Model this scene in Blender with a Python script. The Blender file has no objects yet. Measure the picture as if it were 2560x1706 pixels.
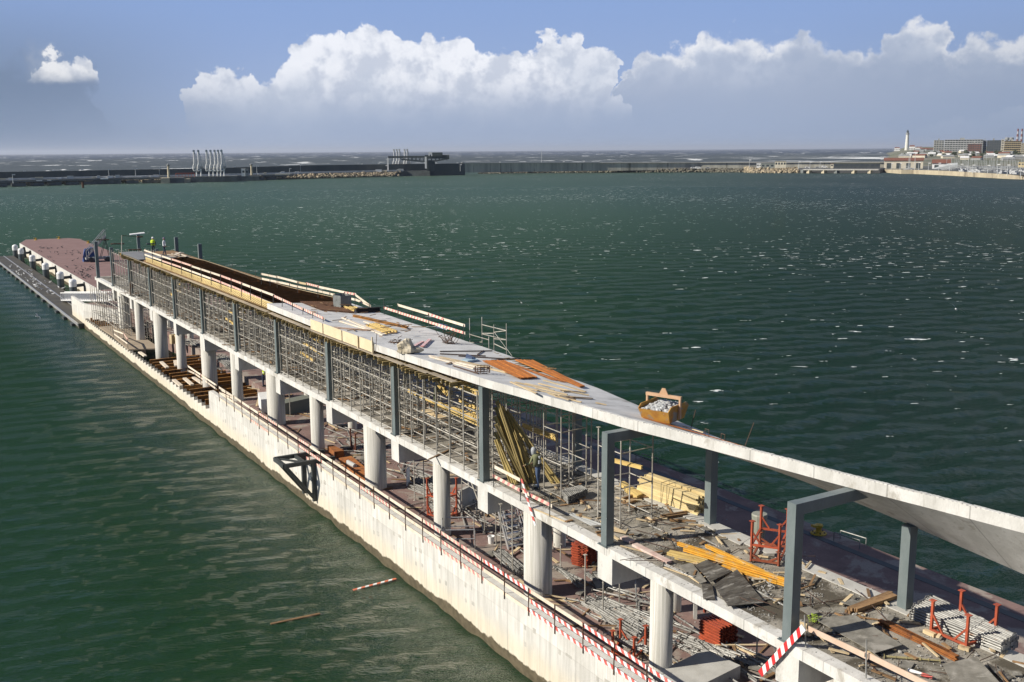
import bpy, math, random
import numpy as np
from mathutils import Vector, Matrix, noise as mnoise
random.seed(7)
C = bpy.context.scene.collection
SC = bpy.context.scene
# ------------------------------------------------------------------ camera, sky, sun, exposure
H0 = 20.4                      # eye height above the water, metres
F = 2620.0                     # focal length in pixels of a 2560 wide frame
YAW, PITCH, ROLL = math.radians(31.262), math.radians(10.308), math.radians(0.40)
fw = np.array([math.sin(YAW)*math.cos(PITCH), math.cos(YAW)*math.cos(PITCH), -math.sin(PITCH)])
rt = np.array([math.cos(YAW), -math.sin(YAW), 0.0]); upv = np.cross(rt, fw)
ix = rt*math.cos(ROLL)-upv*math.sin(ROLL); iy = rt*math.sin(ROLL)+upv*math.cos(ROLL)
RM = np.array([ix, iy, fw])
cam = bpy.data.cameras.new('camera'); co = bpy.data.objects.new('camera', cam); C.objects.link(co)
co.matrix_world = Matrix(((ix[0], iy[0], -fw[0], 0), (ix[1], iy[1], -fw[1], 0), (ix[2], iy[2], -fw[2], H0), (0, 0, 0, 1)))
cam.sensor_width = 36; cam.lens = 36*F/2560; cam.clip_start = .5; cam.clip_end = 90000
SC.camera = co
SUN_EL, SUN_AZ = math.radians(33.0), math.atan2(.955, .29)      # azimuth from +Y towards -X
sd = Vector((-math.sin(SUN_AZ)*math.cos(SUN_EL), math.cos(SUN_AZ)*math.cos(SUN_EL), math.sin(SUN_EL)))
sl = bpy.data.lights.new('sun', 'SUN'); sl.energy = 5.0; sl.angle = math.radians(.53); sl.color = (1, .93, .82)
so = bpy.data.objects.new('sun', sl); C.objects.link(so); so.rotation_euler = sd.to_track_quat('Z', 'Y').to_euler()
SC.view_settings.view_transform = 'Standard'; SC.view_settings.look = 'None'; SC.view_settings.exposure = 0.32; SC.view_settings.gamma = 1
SC.render.resolution_x = 1024; SC.render.resolution_y = 682

class NT:
    def __init__(s, tree): s.t = tree; s.t.nodes.clear()
    def n(s, ty, ins=None, **kw):
        nd = s.t.nodes.new(ty)
        for k, v in kw.items(): setattr(nd, k, v)
        for k, v in (ins or {}).items():
            sk = nd.inputs[k]
            if isinstance(v, tuple) and len(v) == 2 and hasattr(v[0], 'outputs'): s.t.links.new(v[0].outputs[v[1]], sk)
            elif hasattr(v, 'outputs'): s.t.links.new(v.outputs[0], sk)
            else: sk.default_value = v
        return nd
    def m(s, op, a, b=0.0, c=0.0, clamp=False):
        return s.n('ShaderNodeMath', {0: a, 1: b, 2: c}, operation=op, use_clamp=clamp)
    def ss(s, x, lo, hi):
        return s.n('ShaderNodeMapRange', {'Value': x, 'From Min': lo, 'From Max': hi}, interpolation_type='SMOOTHSTEP')
    def mix(s, f, a, b):
        nd = s.n('ShaderNodeMix', data_type='RGBA')
        for k, v in ((0, f), (6, a), (7, b)):
            if hasattr(v, 'outputs'): s.t.links.new(v.outputs[2 if v.bl_idname == 'ShaderNodeMix' else 0], nd.inputs[k])
            elif isinstance(v, tuple) and hasattr(v[0], 'outputs'): s.t.links.new(v[0].outputs[v[1]], nd.inputs[k])
            else: nd.inputs[k].default_value = v if k == 0 else (*v[:3], 1)
        return nd
    def noise(s, vec, sc, det=4, ro=.55, dist=0.0, out=0):
        return s.n('ShaderNodeTexNoise', {'Vector': vec, 'Scale': sc, 'Detail': det, 'Roughness': ro, 'Distortion': dist})
    def link(s, a, ao, b, bi): s.t.links.new(a.outputs[ao], b.inputs[bi])

def fcurve(nt, x, pts):
    nd = nt.n('ShaderNodeFloatCurve', {'Value': x}); cu = nd.mapping.curves[0]
    while len(cu.points) > 2: cu.points.remove(cu.points[1])
    cu.points[0].location = pts[0]; cu.points[1].location = pts[-1]
    for p in pts[1:-1]: cu.points.new(*p)
    for p in cu.points: p.handle_type = 'AUTO_CLAMPED'
    nd.mapping.update(); return nd

def world():
    w = bpy.data.worlds.new('World'); SC.world = w; w.use_nodes = True; nt = NT(w.node_tree)
    sky = nt.n('ShaderNodeTexSky', sky_type='NISHITA', sun_disc=False, sun_elevation=SUN_EL, sun_rotation=-SUN_AZ,
               air_density=1.0, dust_density=.2, ozone_density=2.6, altitude=20)
    d = nt.n('ShaderNodeTexCoord'); D = (d, 'Generated')
    a = nt.n('ShaderNodeVectorMath', {0: D, 1: (rt[0], rt[1], 0)}, operation='DOT_PRODUCT')
    b = nt.n('ShaderNodeVectorMath', {0: D, 1: (math.sin(YAW), math.cos(YAW), 0)}, operation='DOT_PRODUCT')
    az = nt.m('ARCTAN2', (a, 1), (b, 1))                       # bearing from the middle of the bay
    z = nt.n('ShaderNodeSeparateXYZ', {0: D}); el = nt.m('ARCSINE', (z, 2))
    u = nt.m('MULTIPLY_ADD', az, 1.0, .5); P = nt.n('ShaderNodeCombineXYZ', {0: az, 1: el, 2: 0.37})
    A = lambda x: math.atan((x*1.0879-1280)/F)+.5
    E = lambda y, x=1177: math.atan((376.5-(x*1.0879-1280)*.007-y*1.0879)/F)
    K = 6.0
    def prof(pts): return fcurve(nt, u, [(0, 0)]+[(A(x), max(0, E(y, x))*K) for x, y in pts]+[(1, pts[-1][1] and .3)])
    n1 = nt.noise(P, 22, 5, .56, .2); n2 = nt.noise(P, 90, 3, .6)
    vo = nt.n('ShaderNodeTexVoronoi', {'Vector': nt.n('ShaderNodeVectorMath', {0: P, 1: nt.n('ShaderNodeVectorMath', {0: (n2, 1), 3: .012}, operation='SCALE')}, operation='ADD'), 'Scale': 52, 'Detail': 3, 'Roughness': .5}, feature='SMOOTH_F1')
    wob = nt.m('ADD', nt.m('MULTIPLY', nt.m('SUBTRACT', n1, .5), .030), nt.m('MULTIPLY', nt.m('SUBTRACT', .42, vo), .020))
    def shade(off):                                            # relief of the billows seen against the sun
        Q = nt.n('ShaderNodeVectorMath', {0: P, 1: off}, operation='ADD')
        return nt.m('ADD', nt.noise(Q, 15, 4, .55, .2), nt.m('MULTIPLY', nt.noise(Q, 58, 5, .62), .62))
    rel = nt.m('SUBTRACT', shade((0, 0, 0)), shade((-.009, .010, 0)))
    azw = nt.m('ADD', az, nt.m('MULTIPLY', nt.m('SUBTRACT', (n2, 1), .5), 0.0))
    u = nt.m('MULTIPLY_ADD', nt.m('ADD', az, nt.m('MULTIPLY', nt.m('SUBTRACT', nt.noise(nt.n('ShaderNodeVectorMath', {0: P, 1: (3, 1, 2)}, operation='ADD'), 30, 4, .55), .5), .06)), 1.0, .5)
    def cloud(pts, soft, wamp=1.0):
        top = nt.m('DIVIDE', prof(pts), K)
        h = nt.m('SUBTRACT', nt.m('MULTIPLY_ADD', wob, wamp, top), el)
        return nt.ss(h, 0, soft), h
    main = [(400, 330), (440, 300), (468, 185), (496, 156), (560, 160), (620, 168), (660, 148), (720, 95), (780, 66), (850, 54), (900, 60), (960, 80), (1050, 88), (1180, 112), (1240, 92), (1285, 58), (1335, 60), (1352, 94), (1400, 112), (1425, 175), (1450, 290), (1490, 330)]
    right = [(1380, 330), (1435, 160), (1450, 128), (1520, 100), (1590, 92), (1605, 68), (1650, 66), (1700, 80), (1830, 92), (1990, 118), (2030, 88), (2100, 58), (2145, 82), (2168, 118), (2220, 88), (2280, 103), (2353, 85), (2500, 70), (2640, 90)]
    left = [(-240, 60), (-100, 110), (0, 130), (90, 135), (112, 112), (170, 110), (190, 135), (238, 140), (255, 200), (300, 262), (360, 255), (420, 300), (470, 330)]
    lc, lh = cloud(left, .026); mc, mh = cloud(main, .0045); rc, rh = cloud(right, .008)
    elv = el
    tone = nt.m('MULTIPLY_ADD', nt.ss(rel, -.15, .13), .85, .15)
    # distance below the lit tops: bases fall into the grey-blue of their own shade
    def col(h, depth, bright):
        low = nt.ss(nt.m('ADD', elv, nt.m('MULTIPLY', nt.m('SUBTRACT', n1, .5), .02)), depth-.034, depth+.028)
        t = nt.m('MULTIPLY', nt.m('MULTIPLY_ADD', tone, .68, .32), low)
        return nt.mix(t, (.38, .45, .60), bright)
    ELb = E(228)
    cm = col(mh, ELb, (.92, .94, 1.0)); cr = col(rh, E(170), (.68, .73, .83)); cl = nt.mix(.15, (.20, .27, .42), (.3, .36, .5))
    puff = nt.m('MULTIPLY', nt.ss(nt.m('ABSOLUTE', nt.m('SUBTRACT', az, A(172)-.5)), .030, .018), nt.ss(nt.m('ADD', elv, nt.m('MULTIPLY', nt.m('SUBTRACT', n1, .5), .03)), E(205), E(178)))
    cl = nt.mix(nt.m('MULTIPLY', puff, nt.m('MULTIPLY_ADD', tone, .6, .4)), cl, (.92, .92, .93))
    lowf = nt.noise(nt.n('ShaderNodeVectorMath', {0: P, 1: (7, 2, 4)}, operation='ADD'), 9, 4, .6); cr = nt.mix(nt.m('MULTIPLY', nt.ss(lowf, .42, .62), .62), cr, (.38, .45, .60)); cm = nt.mix(nt.m('MULTIPLY', nt.m('MULTIPLY', nt.ss(lowf, .42, .64), .55), nt.ss(elv, .115, .06)), cm, (.50, .57, .70)); br = nt.ss(nt.m('ADD', rh, nt.m('MULTIPLY', nt.m('SUBTRACT', lowf, .5), .06)), .020, .002); cr = nt.mix(nt.m('MULTIPLY', br, nt.m('MULTIPLY_ADD', tone, .75, .1)), cr, (.95, .95, .97))
    skys = nt.n('ShaderNodeVectorMath', {0: sky, 3: .0625}, operation='SCALE')
    blue = nt.n('ShaderNodeVectorMath', {0: skys, 1: (.58, .70, 1.0)}, operation='MULTIPLY')
    bank = nt.ss(nt.m('ADD', elv, nt.m('MULTIPLY', nt.m('SUBTRACT', n1, .5), .012)), .15, .0)
    hi = nt.mix(nt.ss(elv, .30, .14), (blue, 0), (.265, .395, .70)); skyc = nt.mix(nt.m('MULTIPLY', bank, .9), hi, (.37, .46, .655))
    c1 = nt.mix(nt.m('MULTIPLY', lc, .9), skyc, cl); c2 = nt.mix(nt.m('MULTIPLY', rc, .93), c1, cr); c3 = nt.mix(nt.m('MULTIPLY', mc, .97), c2, cm)
    # bases dissolve into the bank of haze over the sea
    hz = nt.ss(nt.m('ADD', elv, nt.m('MULTIPLY', nt.m('SUBTRACT', lowf, .5), .05)), .060, .010); c4 = nt.mix(nt.m('MULTIPLY', hz, .88), c3, (.335, .425, .605))
    pt_ = nt.m('SUBTRACT', nt.m('MULTIPLY_ADD', wob, 1.4, E(110)), nt.m('ADD', el, nt.m('MULTIPLY', nt.m('POWER', nt.m('MULTIPLY', nt.m('ABSOLUTE', nt.m('SUBTRACT', az, A(177)-.5)), 40), 3), .015)))
    pm = nt.m('MULTIPLY', nt.ss(pt_, 0, .004), nt.ss(nt.m('ADD', elv, nt.m('MULTIPLY', nt.m('SUBTRACT', n1, .5), .03)), E(205), E(170)))
    dk = nt.m('ADD', nt.m('MULTIPLY', nt.ss(az, -.20, -.46), .75), nt.m('MULTIPLY', nt.ss(az, .15, .5), .35)); c4 = nt.mix(nt.m('MULTIPLY', dk, nt.ss(elv, .16, .06)), c4, (.165, .235, .36)); c4 = nt.mix(nt.m('MULTIPLY', pm, nt.m('MULTIPLY_ADD', tone, .55, .4)), c4, (.86, .87, .90))
    front = nt.ss((b, 1), -.05, .25); c5 = nt.mix(front, (blue, 0), c4)
    bg = nt.n('ShaderNodeBackground', {'Color': (c5, 2), 'Strength': .80}); out = nt.n('ShaderNodeOutputWorld', {'Surface': bg})
world()

def at(px, py, z=0.0):
    """point on the level plane z that lies under a measured sight line"""
    r = RM.T @ np.array([(px-1280)/F, -(py-853)/F, 1.0]); t = (z-H0)/r[2]
    return Vector((r[0]*t, r[1]*t, z))
def onX(px, py, X):
    r = RM.T @ np.array([(px-1280)/F, -(py-853)/F, 1.0]); t = X/r[0]
    return Vector((X, r[1]*t, r[2]*t+H0))
def topz(p, py):
    """height of a plumb line over p where it meets image row py"""
    k = (853-py)/F; a = RM[1]-k*RM[2]
    return -(a[0]*p[0]+a[1]*p[1])/a[2]+H0
def crop(x0, y0, x1, w=2353):
    s = w/(x1-x0); return lambda x, y: (x0+x/s, y0+y/s)

# ------------------------------------------------------------------ materials
MATS = {}
def mat(name, c1, c2=None, s=1.0, r=.75, bump=0.0, bs=20.0, metal=0.0, stretch=(1, 1, 1), c3=None, t3=.62, s3=.4, isl=0.0, spec=.5, det=5, fine=.12, joint=0):
    if name in MATS: return MATS[name]
    m = bpy.data.materials.new(name); m.use_nodes = True; nt = NT(m.node_tree)
    tc = nt.n('ShaderNodeTexCoord'); oi = nt.n('ShaderNodeObjectInfo')
    off = nt.n('ShaderNodeVectorMath', {0: (oi, 'Random'), 3: 37.0}, operation='SCALE')
    mp = nt.n('ShaderNodeMapping', {'Vector': nt.n('ShaderNodeVectorMath', {0: (tc, 'Object'), 1: off}, operation='ADD'), 'Scale': stretch})
    n = nt.noise(mp, s, det, .6); f = nt.ss(n, .32, .68)
    col = nt.mix(f, c1, c2 or c1)
    if c3:
        n3 = nt.noise(mp, s3, 6, .65, .4); col = nt.mix(nt.ss(n3, t3-.04, t3+.05), col, c3)
    if joint:
        yy = nt.n('ShaderNodeSeparateXYZ', {0: (tc, 'Object')}); jj = nt.ss(nt.m('ABSOLUTE', nt.m('SUBTRACT', nt.m('FRACT', nt.m('DIVIDE', (yy, 1), joint)), .5)), .012, .004); col = nt.mix(nt.m('MULTIPLY', jj, .55), col, (.16, .155, .14))
        dr = nt.noise(nt.n('ShaderNodeMapping', {'Vector': (tc, 'Object'), 'Scale': (4, 4, .4)}), 1.5, 5, .65); col = nt.mix(nt.m('MULTIPLY', nt.ss(dr, .56, .72), .5), col, (.30, .28, .23))
    fn = nt.noise(mp, s*14, 3, .6)
    hsv = nt.n('ShaderNodeHueSaturation', {'Color': (col, 2), 'Value': nt.m('MULTIPLY_ADD', fn, fine*2, 1-fine)})
    if isl:
        ge = nt.n('ShaderNodeNewGeometry'); rr = nt.m('FRACT', nt.m('ADD', (ge, 'Random Per Island'), (oi, 'Random')))
        hsv = nt.n('ShaderNodeHueSaturation', {'Color': hsv, 'Value': nt.m('MULTIPLY_ADD', rr, isl*2, 1-isl)})
    p = nt.n('ShaderNodeBsdfPrincipled', {'Base Color': hsv, 'Roughness': r, 'Metallic': metal, 'Specular IOR Level': spec})
    if bump:
        bn = nt.noise(mp, bs, 5, .6); b = nt.n('ShaderNodeBump', {'Height': bn, 'Strength': bump, 'Distance': .03}); nt.link(b, 0, p, 'Normal')
    nt.n('ShaderNodeOutputMaterial', {'Surface': p}); MATS[name] = m; return m

def wall_mat():
    m = bpy.data.materials.new('quay_wall_concrete'); m.use_nodes = True; nt = NT(m.node_tree)
    tc = nt.n('ShaderNodeTexCoord'); P = (tc, 'Object'); xyz = nt.n('ShaderNodeSeparateXYZ', {0: P}); z = (xyz, 2); y = (xyz, 1)
    st = nt.n('ShaderNodeMapping', {'Vector': P, 'Scale': (1, 2.2, .25)}); n = nt.noise(st, 1.6, 6, .62); n2 = nt.noise(P, .6, 5, .6); n3 = nt.noise(P, 9, 5, .6)
    c = nt.mix(nt.ss(n, .35, .7), (.655, .64, .59), (.48, .465, .42)); c = nt.mix(nt.m('MULTIPLY', nt.ss(n2, .48, .72), .5), c, (.47, .45, .40))
    c = nt.mix(nt.m('MULTIPLY', nt.ss(n3, .55, .75), .25), c, (.45, .43, .38))
    pj = nt.ss(nt.m('ABSOLUTE', nt.m('SUBTRACT', z, 2.1)), .012, .004); c = nt.mix(nt.m('MULTIPLY', pj, .45), c, (.30, .28, .24))
    run = nt.noise(nt.n('ShaderNodeMapping', {'Vector': P, 'Scale': (1, 5, .12)}), 1.3, 4, .6); c = nt.mix(nt.m('MULTIPLY', nt.ss(run, .64, .78), .35), c, (.33, .24, .13)); c = nt.mix(nt.m('MULTIPLY', nt.ss(run, .36, .26), .5), c, (.27, .26, .23))
    pnl = nt.n('ShaderNodeTexWhiteNoise', {'Vector': nt.n('ShaderNodeCombineXYZ', {0: nt.m('FLOOR', nt.m('DIVIDE', y, 2.42)), 1: nt.m('GREATER_THAN', z, 2.1)})}); c = nt.n('ShaderNodeHueSaturation', {'Color': (c, 2), 'Value': nt.m('MULTIPLY_ADD', (pnl, 0), .22, .86)}); c = nt.mix(0.0, c, (1, 1, 1))
    yel = nt.ss(nt.m('ADD', z, nt.m('MULTIPLY', nt.m('SUBTRACT', n, .5), 1.2)), 1.7, .7); c = nt.mix(nt.m('MULTIPLY', yel, .5), c, (.62, .52, .34))
    # panel joints cast into the wall
    jy = nt.m('ABSOLUTE', nt.m('SUBTRACT', nt.m('FRACT', nt.m('DIVIDE', y, 2.42)), .5)); j = nt.ss(jy, .008, .003); c = nt.mix(nt.m('MULTIPLY', j, .7), c, (.20, .19, .17))
    jy2 = nt.m('ABSOLUTE', nt.m('SUBTRACT', nt.m('FRACT', nt.m('DIVIDE', nt.m('ADD', y, .7), 1.21)), .5)); c = nt.mix(nt.m('MULTIPLY', nt.ss(jy2, .006, .002), .3), c, (.3, .28, .25))
    e = nt.n('ShaderNodeCombineXYZ', {0: 0, 1: y, 2: 0}); ed = nt.m('ADD', nt.m('MULTIPLY', nt.noise(e, .35, 3, .6), .75), nt.m('MULTIPLY', nt.noise(P, 2.2, 5, .65), .4))
    wet = nt.ss(nt.m('SUBTRACT', z, nt.m('SUBTRACT', ed, .12)), .05, -.04)
    c = nt.mix(wet, c, nt.mix(nt.ss(nt.noise(P, 3, 4), .4, .6), (.085, .07, .042), (.13, .105, .065)))
    b = nt.n('ShaderNodeBump', {'Height': nt.m('ADD', n3, nt.m('MULTIPLY', j, -2.0)), 'Strength': .35, 'Distance': .02})
    p = nt.n('ShaderNodeBsdfPrincipled', {'Base Color': (c, 2), 'Roughness': nt.m('MULTIPLY_ADD', wet, -.45, .85), 'Normal': b})
    nt.n('ShaderNodeOutputMaterial', {'Surface': p}); return m

def sea_mat():
    m = bpy.data.materials.new('sea_water'); m.use_nodes = True; nt = NT(m.node_tree)
    ge = nt.n('ShaderNodeNewGeometry'); P = (ge, 'Position'); xyz = nt.n('ShaderNodeSeparateXYZ', {0: P}); X = (xyz, 0); Y = (xyz, 1)
    wf = nt.n('ShaderNodeMapping', {'Vector': P, 'Rotation': (0, 0, math.radians(26)), 'Scale': (1, 1, 0)})     # x runs along the crests
    wc = nt.n('ShaderNodeMapping', {'Vector': wf, 'Scale': (.45, 1, 1)})
    dist = nt.n('ShaderNodeVectorMath', {0: P}, operation='LENGTH'); R = (dist, 1)
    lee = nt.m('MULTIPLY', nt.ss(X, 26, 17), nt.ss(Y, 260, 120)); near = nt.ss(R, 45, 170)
    # foam caps: short streaks where a crest breaks, gathered in gusts
    a = nt.noise(nt.n('ShaderNodeMapping', {'Vector': wf, 'Scale': (.34, 1.0, 1)}), 1.0, 3, .6, .1); gust = nt.ss(nt.noise(P, .012, 3, .6), .35, .65)
    thr = nt.m('ADD', nt.m('SUBTRACT', nt.m('MULTIPLY_ADD', near, -.042, .750), nt.m('MULTIPLY', gust, .055)), nt.m('MULTIPLY', lee, .2))
    f1 = nt.ss(nt.m('SUBTRACT', a, thr), -.008, .006)
    bb = nt.noise(nt.n('ShaderNodeMapping', {'Vector': wf, 'Scale': (.11, .26, 1)}), 1.0, 4, .6, 0)
    f2 = nt.m('MULTIPLY', nt.m('MULTIPLY', nt.ss(nt.m('SUBTRACT', bb, nt.m('ADD', thr, .010)), -.008, .006), nt.ss(R, 150, 420)), nt.m('MULTIPLY', nt.ss(a, .44, .56), .75))
    foam = nt.m('MAXIMUM', f1, f2)
    # outer sea: taller, greyer, breaking rollers towards the shore on the right
    outer = nt.ss(R, 1060, 1110)
    fo = nt.ss(nt.noise(nt.n('ShaderNodeMapping', {'Vector': wf, 'Scale': (.012, .014, 1)}), 1.0, 5, .65, .5), .60, .63)
    ang = nt.m('ARCTAN2', X, Y); shore = nt.m('MULTIPLY', nt.ss(ang, .72, .90), nt.ss(R, 3800, 2400))
    fr = nt.m('MULTIPLY', nt.ss(nt.noise(nt.n('ShaderNodeMapping', {'Vector': wf, 'Scale': (.0016, .007, 1)}), 1.0, 6, .68, 1.0), .50, .58), shore)
    foam = nt.m('MULTIPLY_ADD', foam, nt.m('SUBTRACT', 1, outer), nt.m('MULTIPLY', outer, nt.m('MAXIMUM', nt.m('MULTIPLY', fo, .8), fr)))
    tint = nt.noise(P, .02, 2, .6); big = nt.noise(wc, .06, 3, .6)
    c = nt.mix(nt.ss(tint, .35, .65), (.009, .031, .011), (.012, .036, .014))
    c = nt.mix(nt.m('MULTIPLY', nt.ss(big, .45, .7), .5), c, (.020, .050, .020))
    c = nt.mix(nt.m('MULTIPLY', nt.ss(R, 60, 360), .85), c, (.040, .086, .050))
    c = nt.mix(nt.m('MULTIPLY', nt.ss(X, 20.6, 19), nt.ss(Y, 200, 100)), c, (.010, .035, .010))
    bear = nt.m('ARCTAN2', X, Y); c = nt.mix(nt.m('MULTIPLY', nt.m('MULTIPLY', nt.ss(bear, .52, .92), .82), nt.ss(R, 1500, 700)), c, (.006, .020, .012))  # lens falloff put into the water colour, darker toward the right
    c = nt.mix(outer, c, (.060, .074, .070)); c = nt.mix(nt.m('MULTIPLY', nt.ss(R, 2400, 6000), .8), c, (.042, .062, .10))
    r1 = nt.noise(wc, 1.0, 6, .66, .3); far = nt.ss(R, 60, 500)
    h = nt.m('ADD', nt.m('MULTIPLY', r1, nt.m('MULTIPLY_ADD', far, .30, .34)), nt.m('MULTIPLY', nt.noise(wc, 3.7, 4, .68), .13))
    b = nt.n('ShaderNodeBump', {'Height': h, 'Strength': nt.m('MULTIPLY_ADD', lee, -.12, 1.0), 'Distance': 1.0})
    rough = nt.m('MULTIPLY_ADD', nt.ss(R, 60, 900), .35, .035)
    fr_ = nt.n('ShaderNodeFresnel', {'IOR': 1.333, 'Normal': b}); hug = nt.m('MULTIPLY', nt.ss(X, 20.6, 19.5), nt.ss(X, 10, 19)); ks = nt.m('ADD', nt.m('MULTIPLY_ADD', nt.ss(R, 120, 600), .10, .13), nt.m('MULTIPLY', hug, .24))
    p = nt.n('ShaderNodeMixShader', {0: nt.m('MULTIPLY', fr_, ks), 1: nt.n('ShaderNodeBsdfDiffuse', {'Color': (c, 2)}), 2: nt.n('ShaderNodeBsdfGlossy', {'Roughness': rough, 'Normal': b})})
    fp = nt.n('ShaderNodeBsdfDiffuse', {'Color': (.80, .82, .81, 1)})
    mx = nt.n('ShaderNodeMixShader', {0: foam, 1: p, 2: fp}); nt.n('ShaderNodeOutputMaterial', {'Surface': mx}); return m

# ------------------------------------------------------------------ mesh helpers
class MB:
    def __init__(s): s.v = []; s.f = []; s.mi = []; s.k = 0
    def add(s, vs, fs, k=None):
        b = len(s.v); s.v += [tuple(v) for v in vs]; s.f += [tuple(i+b for i in f) for f in fs]; s.mi += [s.k if k is None else k]*len(fs); return s
    def box(s, c, d, M=None, k=None):
        c = Vector(c); M = M or Matrix.Identity(3); vs = []
        for sx, sy, sz in ((-1,-1,-1),(1,-1,-1),(1,1,-1),(-1,1,-1),(-1,-1,1),(1,-1,1),(1,1,1),(-1,1,1)):
            vs.append(c+M@Vector((sx*d[0]/2, sy*d[1]/2, sz*d[2]/2)))
        return s.add(vs, [(3,2,1,0),(4,5,6,7),(0,1,5,4),(1,2,6,5),(2,3,7,6),(3,0,4,7)], k)
    def bb(s, x0, x1, y0, y1, z0, z1, k=None): return s.box(((x0+x1)/2, (y0+y1)/2, (z0+z1)/2), (x1-x0, y1-y0, z1-z0), None, k)
    def frame(s, p0, p1, up=(0, 0, 1)):
        d = (Vector(p1)-Vector(p0)); L = d.length; d.normalize(); u = Vector(up)
        if abs(d.dot(u)) > .99: u = Vector((0, 1, 0))
        sx = d.cross(u).normalized(); uz = sx.cross(d).normalized(); return L, Matrix((sx, d, uz)).transposed()
    def beam(s, p0, p1, w, h, up=(0, 0, 1), k=None):
        L, M = s.frame(p0, p1, up); return s.box((Vector(p0)+Vector(p1))/2, (w, L, h), M, k)
    def ibeam(s, p0, p1, w, h, tf=.04, tw=.03, up=(0, 0, 1), k=None):
        L, M = s.frame(p0, p1, up); c = (Vector(p0)+Vector(p1))/2
        s.box(c+M@Vector((0, 0, h/2-tf/2)), (w, L, tf), M, k); s.box(c-M@Vector((0, 0, h/2-tf/2)), (w, L, tf), M, k)
        return s.box(c, (tw, L, h-2*tf), M, k)
    def tube(s, p0, p1, r, n=6, r1=None, k=None):
        L, M = s.frame(p0, p1); p0 = Vector(p0); p1 = Vector(p1); r1 = r if r1 is None else r1; vs = []
        for p, rr in ((p0, r), (p1, r1)):
            for i in range(n):
                a = 2*math.pi*i/n; vs.append(p+M@Vector((math.cos(a)*rr, 0, math.sin(a)*rr)))
        return s.add(vs, [(i, (i+1) % n, n+(i+1) % n, n+i) for i in range(n)]+[tuple(range(n))[::-1], tuple(range(n, 2*n))], k)
    def path(s, pts, r, n=6, k=None):
        for a, b in zip(pts[:-1], pts[1:]): s.tube(a, b, r, n, None, k)
        return s
    def lathe(s, c, prof, n=16, k=None):
        c = Vector(c); vs = []; m = len(prof)
        for r, z in prof:
            for i in range(n): a = 2*math.pi*i/n; vs.append(c+Vector((r*math.cos(a), r*math.sin(a), z)))
        fs = [(j*n+i, j*n+(i+1) % n, (j+1)*n+(i+1) % n, (j+1)*n+i) for j in range(m-1) for i in range(n)]
        return s.add(vs, fs+[tuple(range(n))[::-1], tuple(range((m-1)*n, m*n))], k)
    def prism(s, poly, z0, z1, k=None):
        n = len(poly); vs = [(x, y, z0) for x, y in poly]+[(x, y, z1) for x, y in poly]
        return s.add(vs, [tuple(range(n))[::-1], tuple(range(n, 2*n))]+[(i, (i+1) % n, n+(i+1) % n, n+i) for i in range(n)], k)
    def quad(s, a, b, c, d, k=None): return s.add([a, b, c, d], [(0, 1, 2, 3)], k)
    def slab(s, pts, th, k=None):
        """thin plate from a loop of 3-D points, thickened downwards"""
        n = len(pts); lo = [Vector(p)-Vector((0, 0, th)) for p in pts]
        return s.add(lo+[Vector(p) for p in pts], [tuple(range(n))[::-1], tuple(range(n, 2*n))]+[(i, (i+1) % n, n+(i+1) % n, n+i) for i in range(n)], k)
    def rock(s, c, r, sq=.7, seed=0, k=None):
        rn = random.Random(seed); t = (1+5**.5)/2
        ico = [(-1,t,0),(1,t,0),(-1,-t,0),(1,-t,0),(0,-1,t),(0,1,t),(0,-1,-t),(0,1,-t),(t,0,-1),(t,0,1),(-t,0,-1),(-t,0,1)]
        fs = [(0,11,5),(0,5,1),(0,1,7),(0,7,10),(0,10,11),(1,5,9),(5,11,4),(11,10,2),(10,7,6),(7,1,8),(3,9,4),(3,4,2),(3,2,6),(3,6,8),(3,8,9),(4,9,5),(2,4,11),(6,2,10),(8,6,7),(9,8,1)]
        a = rn.random()*6.28; ca, sa = math.cos(a), math.sin(a); vs = []
        for x, y, z in ico:
            q = r/1.9*(.65+.6*rn.random()); x, y = x*ca-y*sa, x*sa+y*ca; vs.append((c[0]+x*q, c[1]+y*q*.85, c[2]+z*q*sq))
        return s.add(vs, fs, k)
    def build(s, name, mats, parent=None, smooth=False, loc=None):
        me = bpy.data.meshes.new(name); vs = s.v
        if loc is not None: vs = [(v[0]-loc[0], v[1]-loc[1], v[2]-loc[2]) for v in vs]
        me.from_pydata(vs, [], s.f)
        for m in (mats if isinstance(mats, (list, tuple)) else [mats]): me.materials.append(m)
        if any(s.mi): me.polygons.foreach_set('material_index', s.mi)
        if smooth: me.polygons.foreach_set('use_smooth', [True]*len(me.polygons))
        me.update(); o = bpy.data.objects.new(name, me); C.objects.link(o)
        if loc is not None: o.location = loc
        if parent: o.parent = parent; o.location = (0, 0, 0) if loc is None else loc
        return o
def tag(o, label=None, cat=None, group=None, kind=None):
    if label: o['label'] = label
    if cat: o['category'] = cat
    if group: o['group'] = group
    if kind: o['kind'] = kind
    return o
def empty(name, loc, label, cat, group=None, rz=0):
    o = bpy.data.objects.new(name, None); C.objects.link(o); o.location = loc; o.rotation_euler = (0, 0, rz); o.empty_display_size = .3
    return tag(o, label, cat, group)
def dup(o, loc=None, rot=None, label=None, group=None, cat=None, parent=None):
    c = o.copy(); C.objects.link(c)
    if parent: c.parent = parent
    if loc is not None: c.location = loc
    if rot is not None: c.rotation_euler = rot
    if label: c['label'] = label
    if group: c['group'] = group
    if cat: c['category'] = cat
    for ch in [x for x in o.children]: dup(ch, parent=c)
    return c
def thing(name, mb, mats, label, cat, group=None, smooth=False, loc=None): return tag(mb.build(name, mats, None, smooth, loc), label, cat, group)

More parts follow.
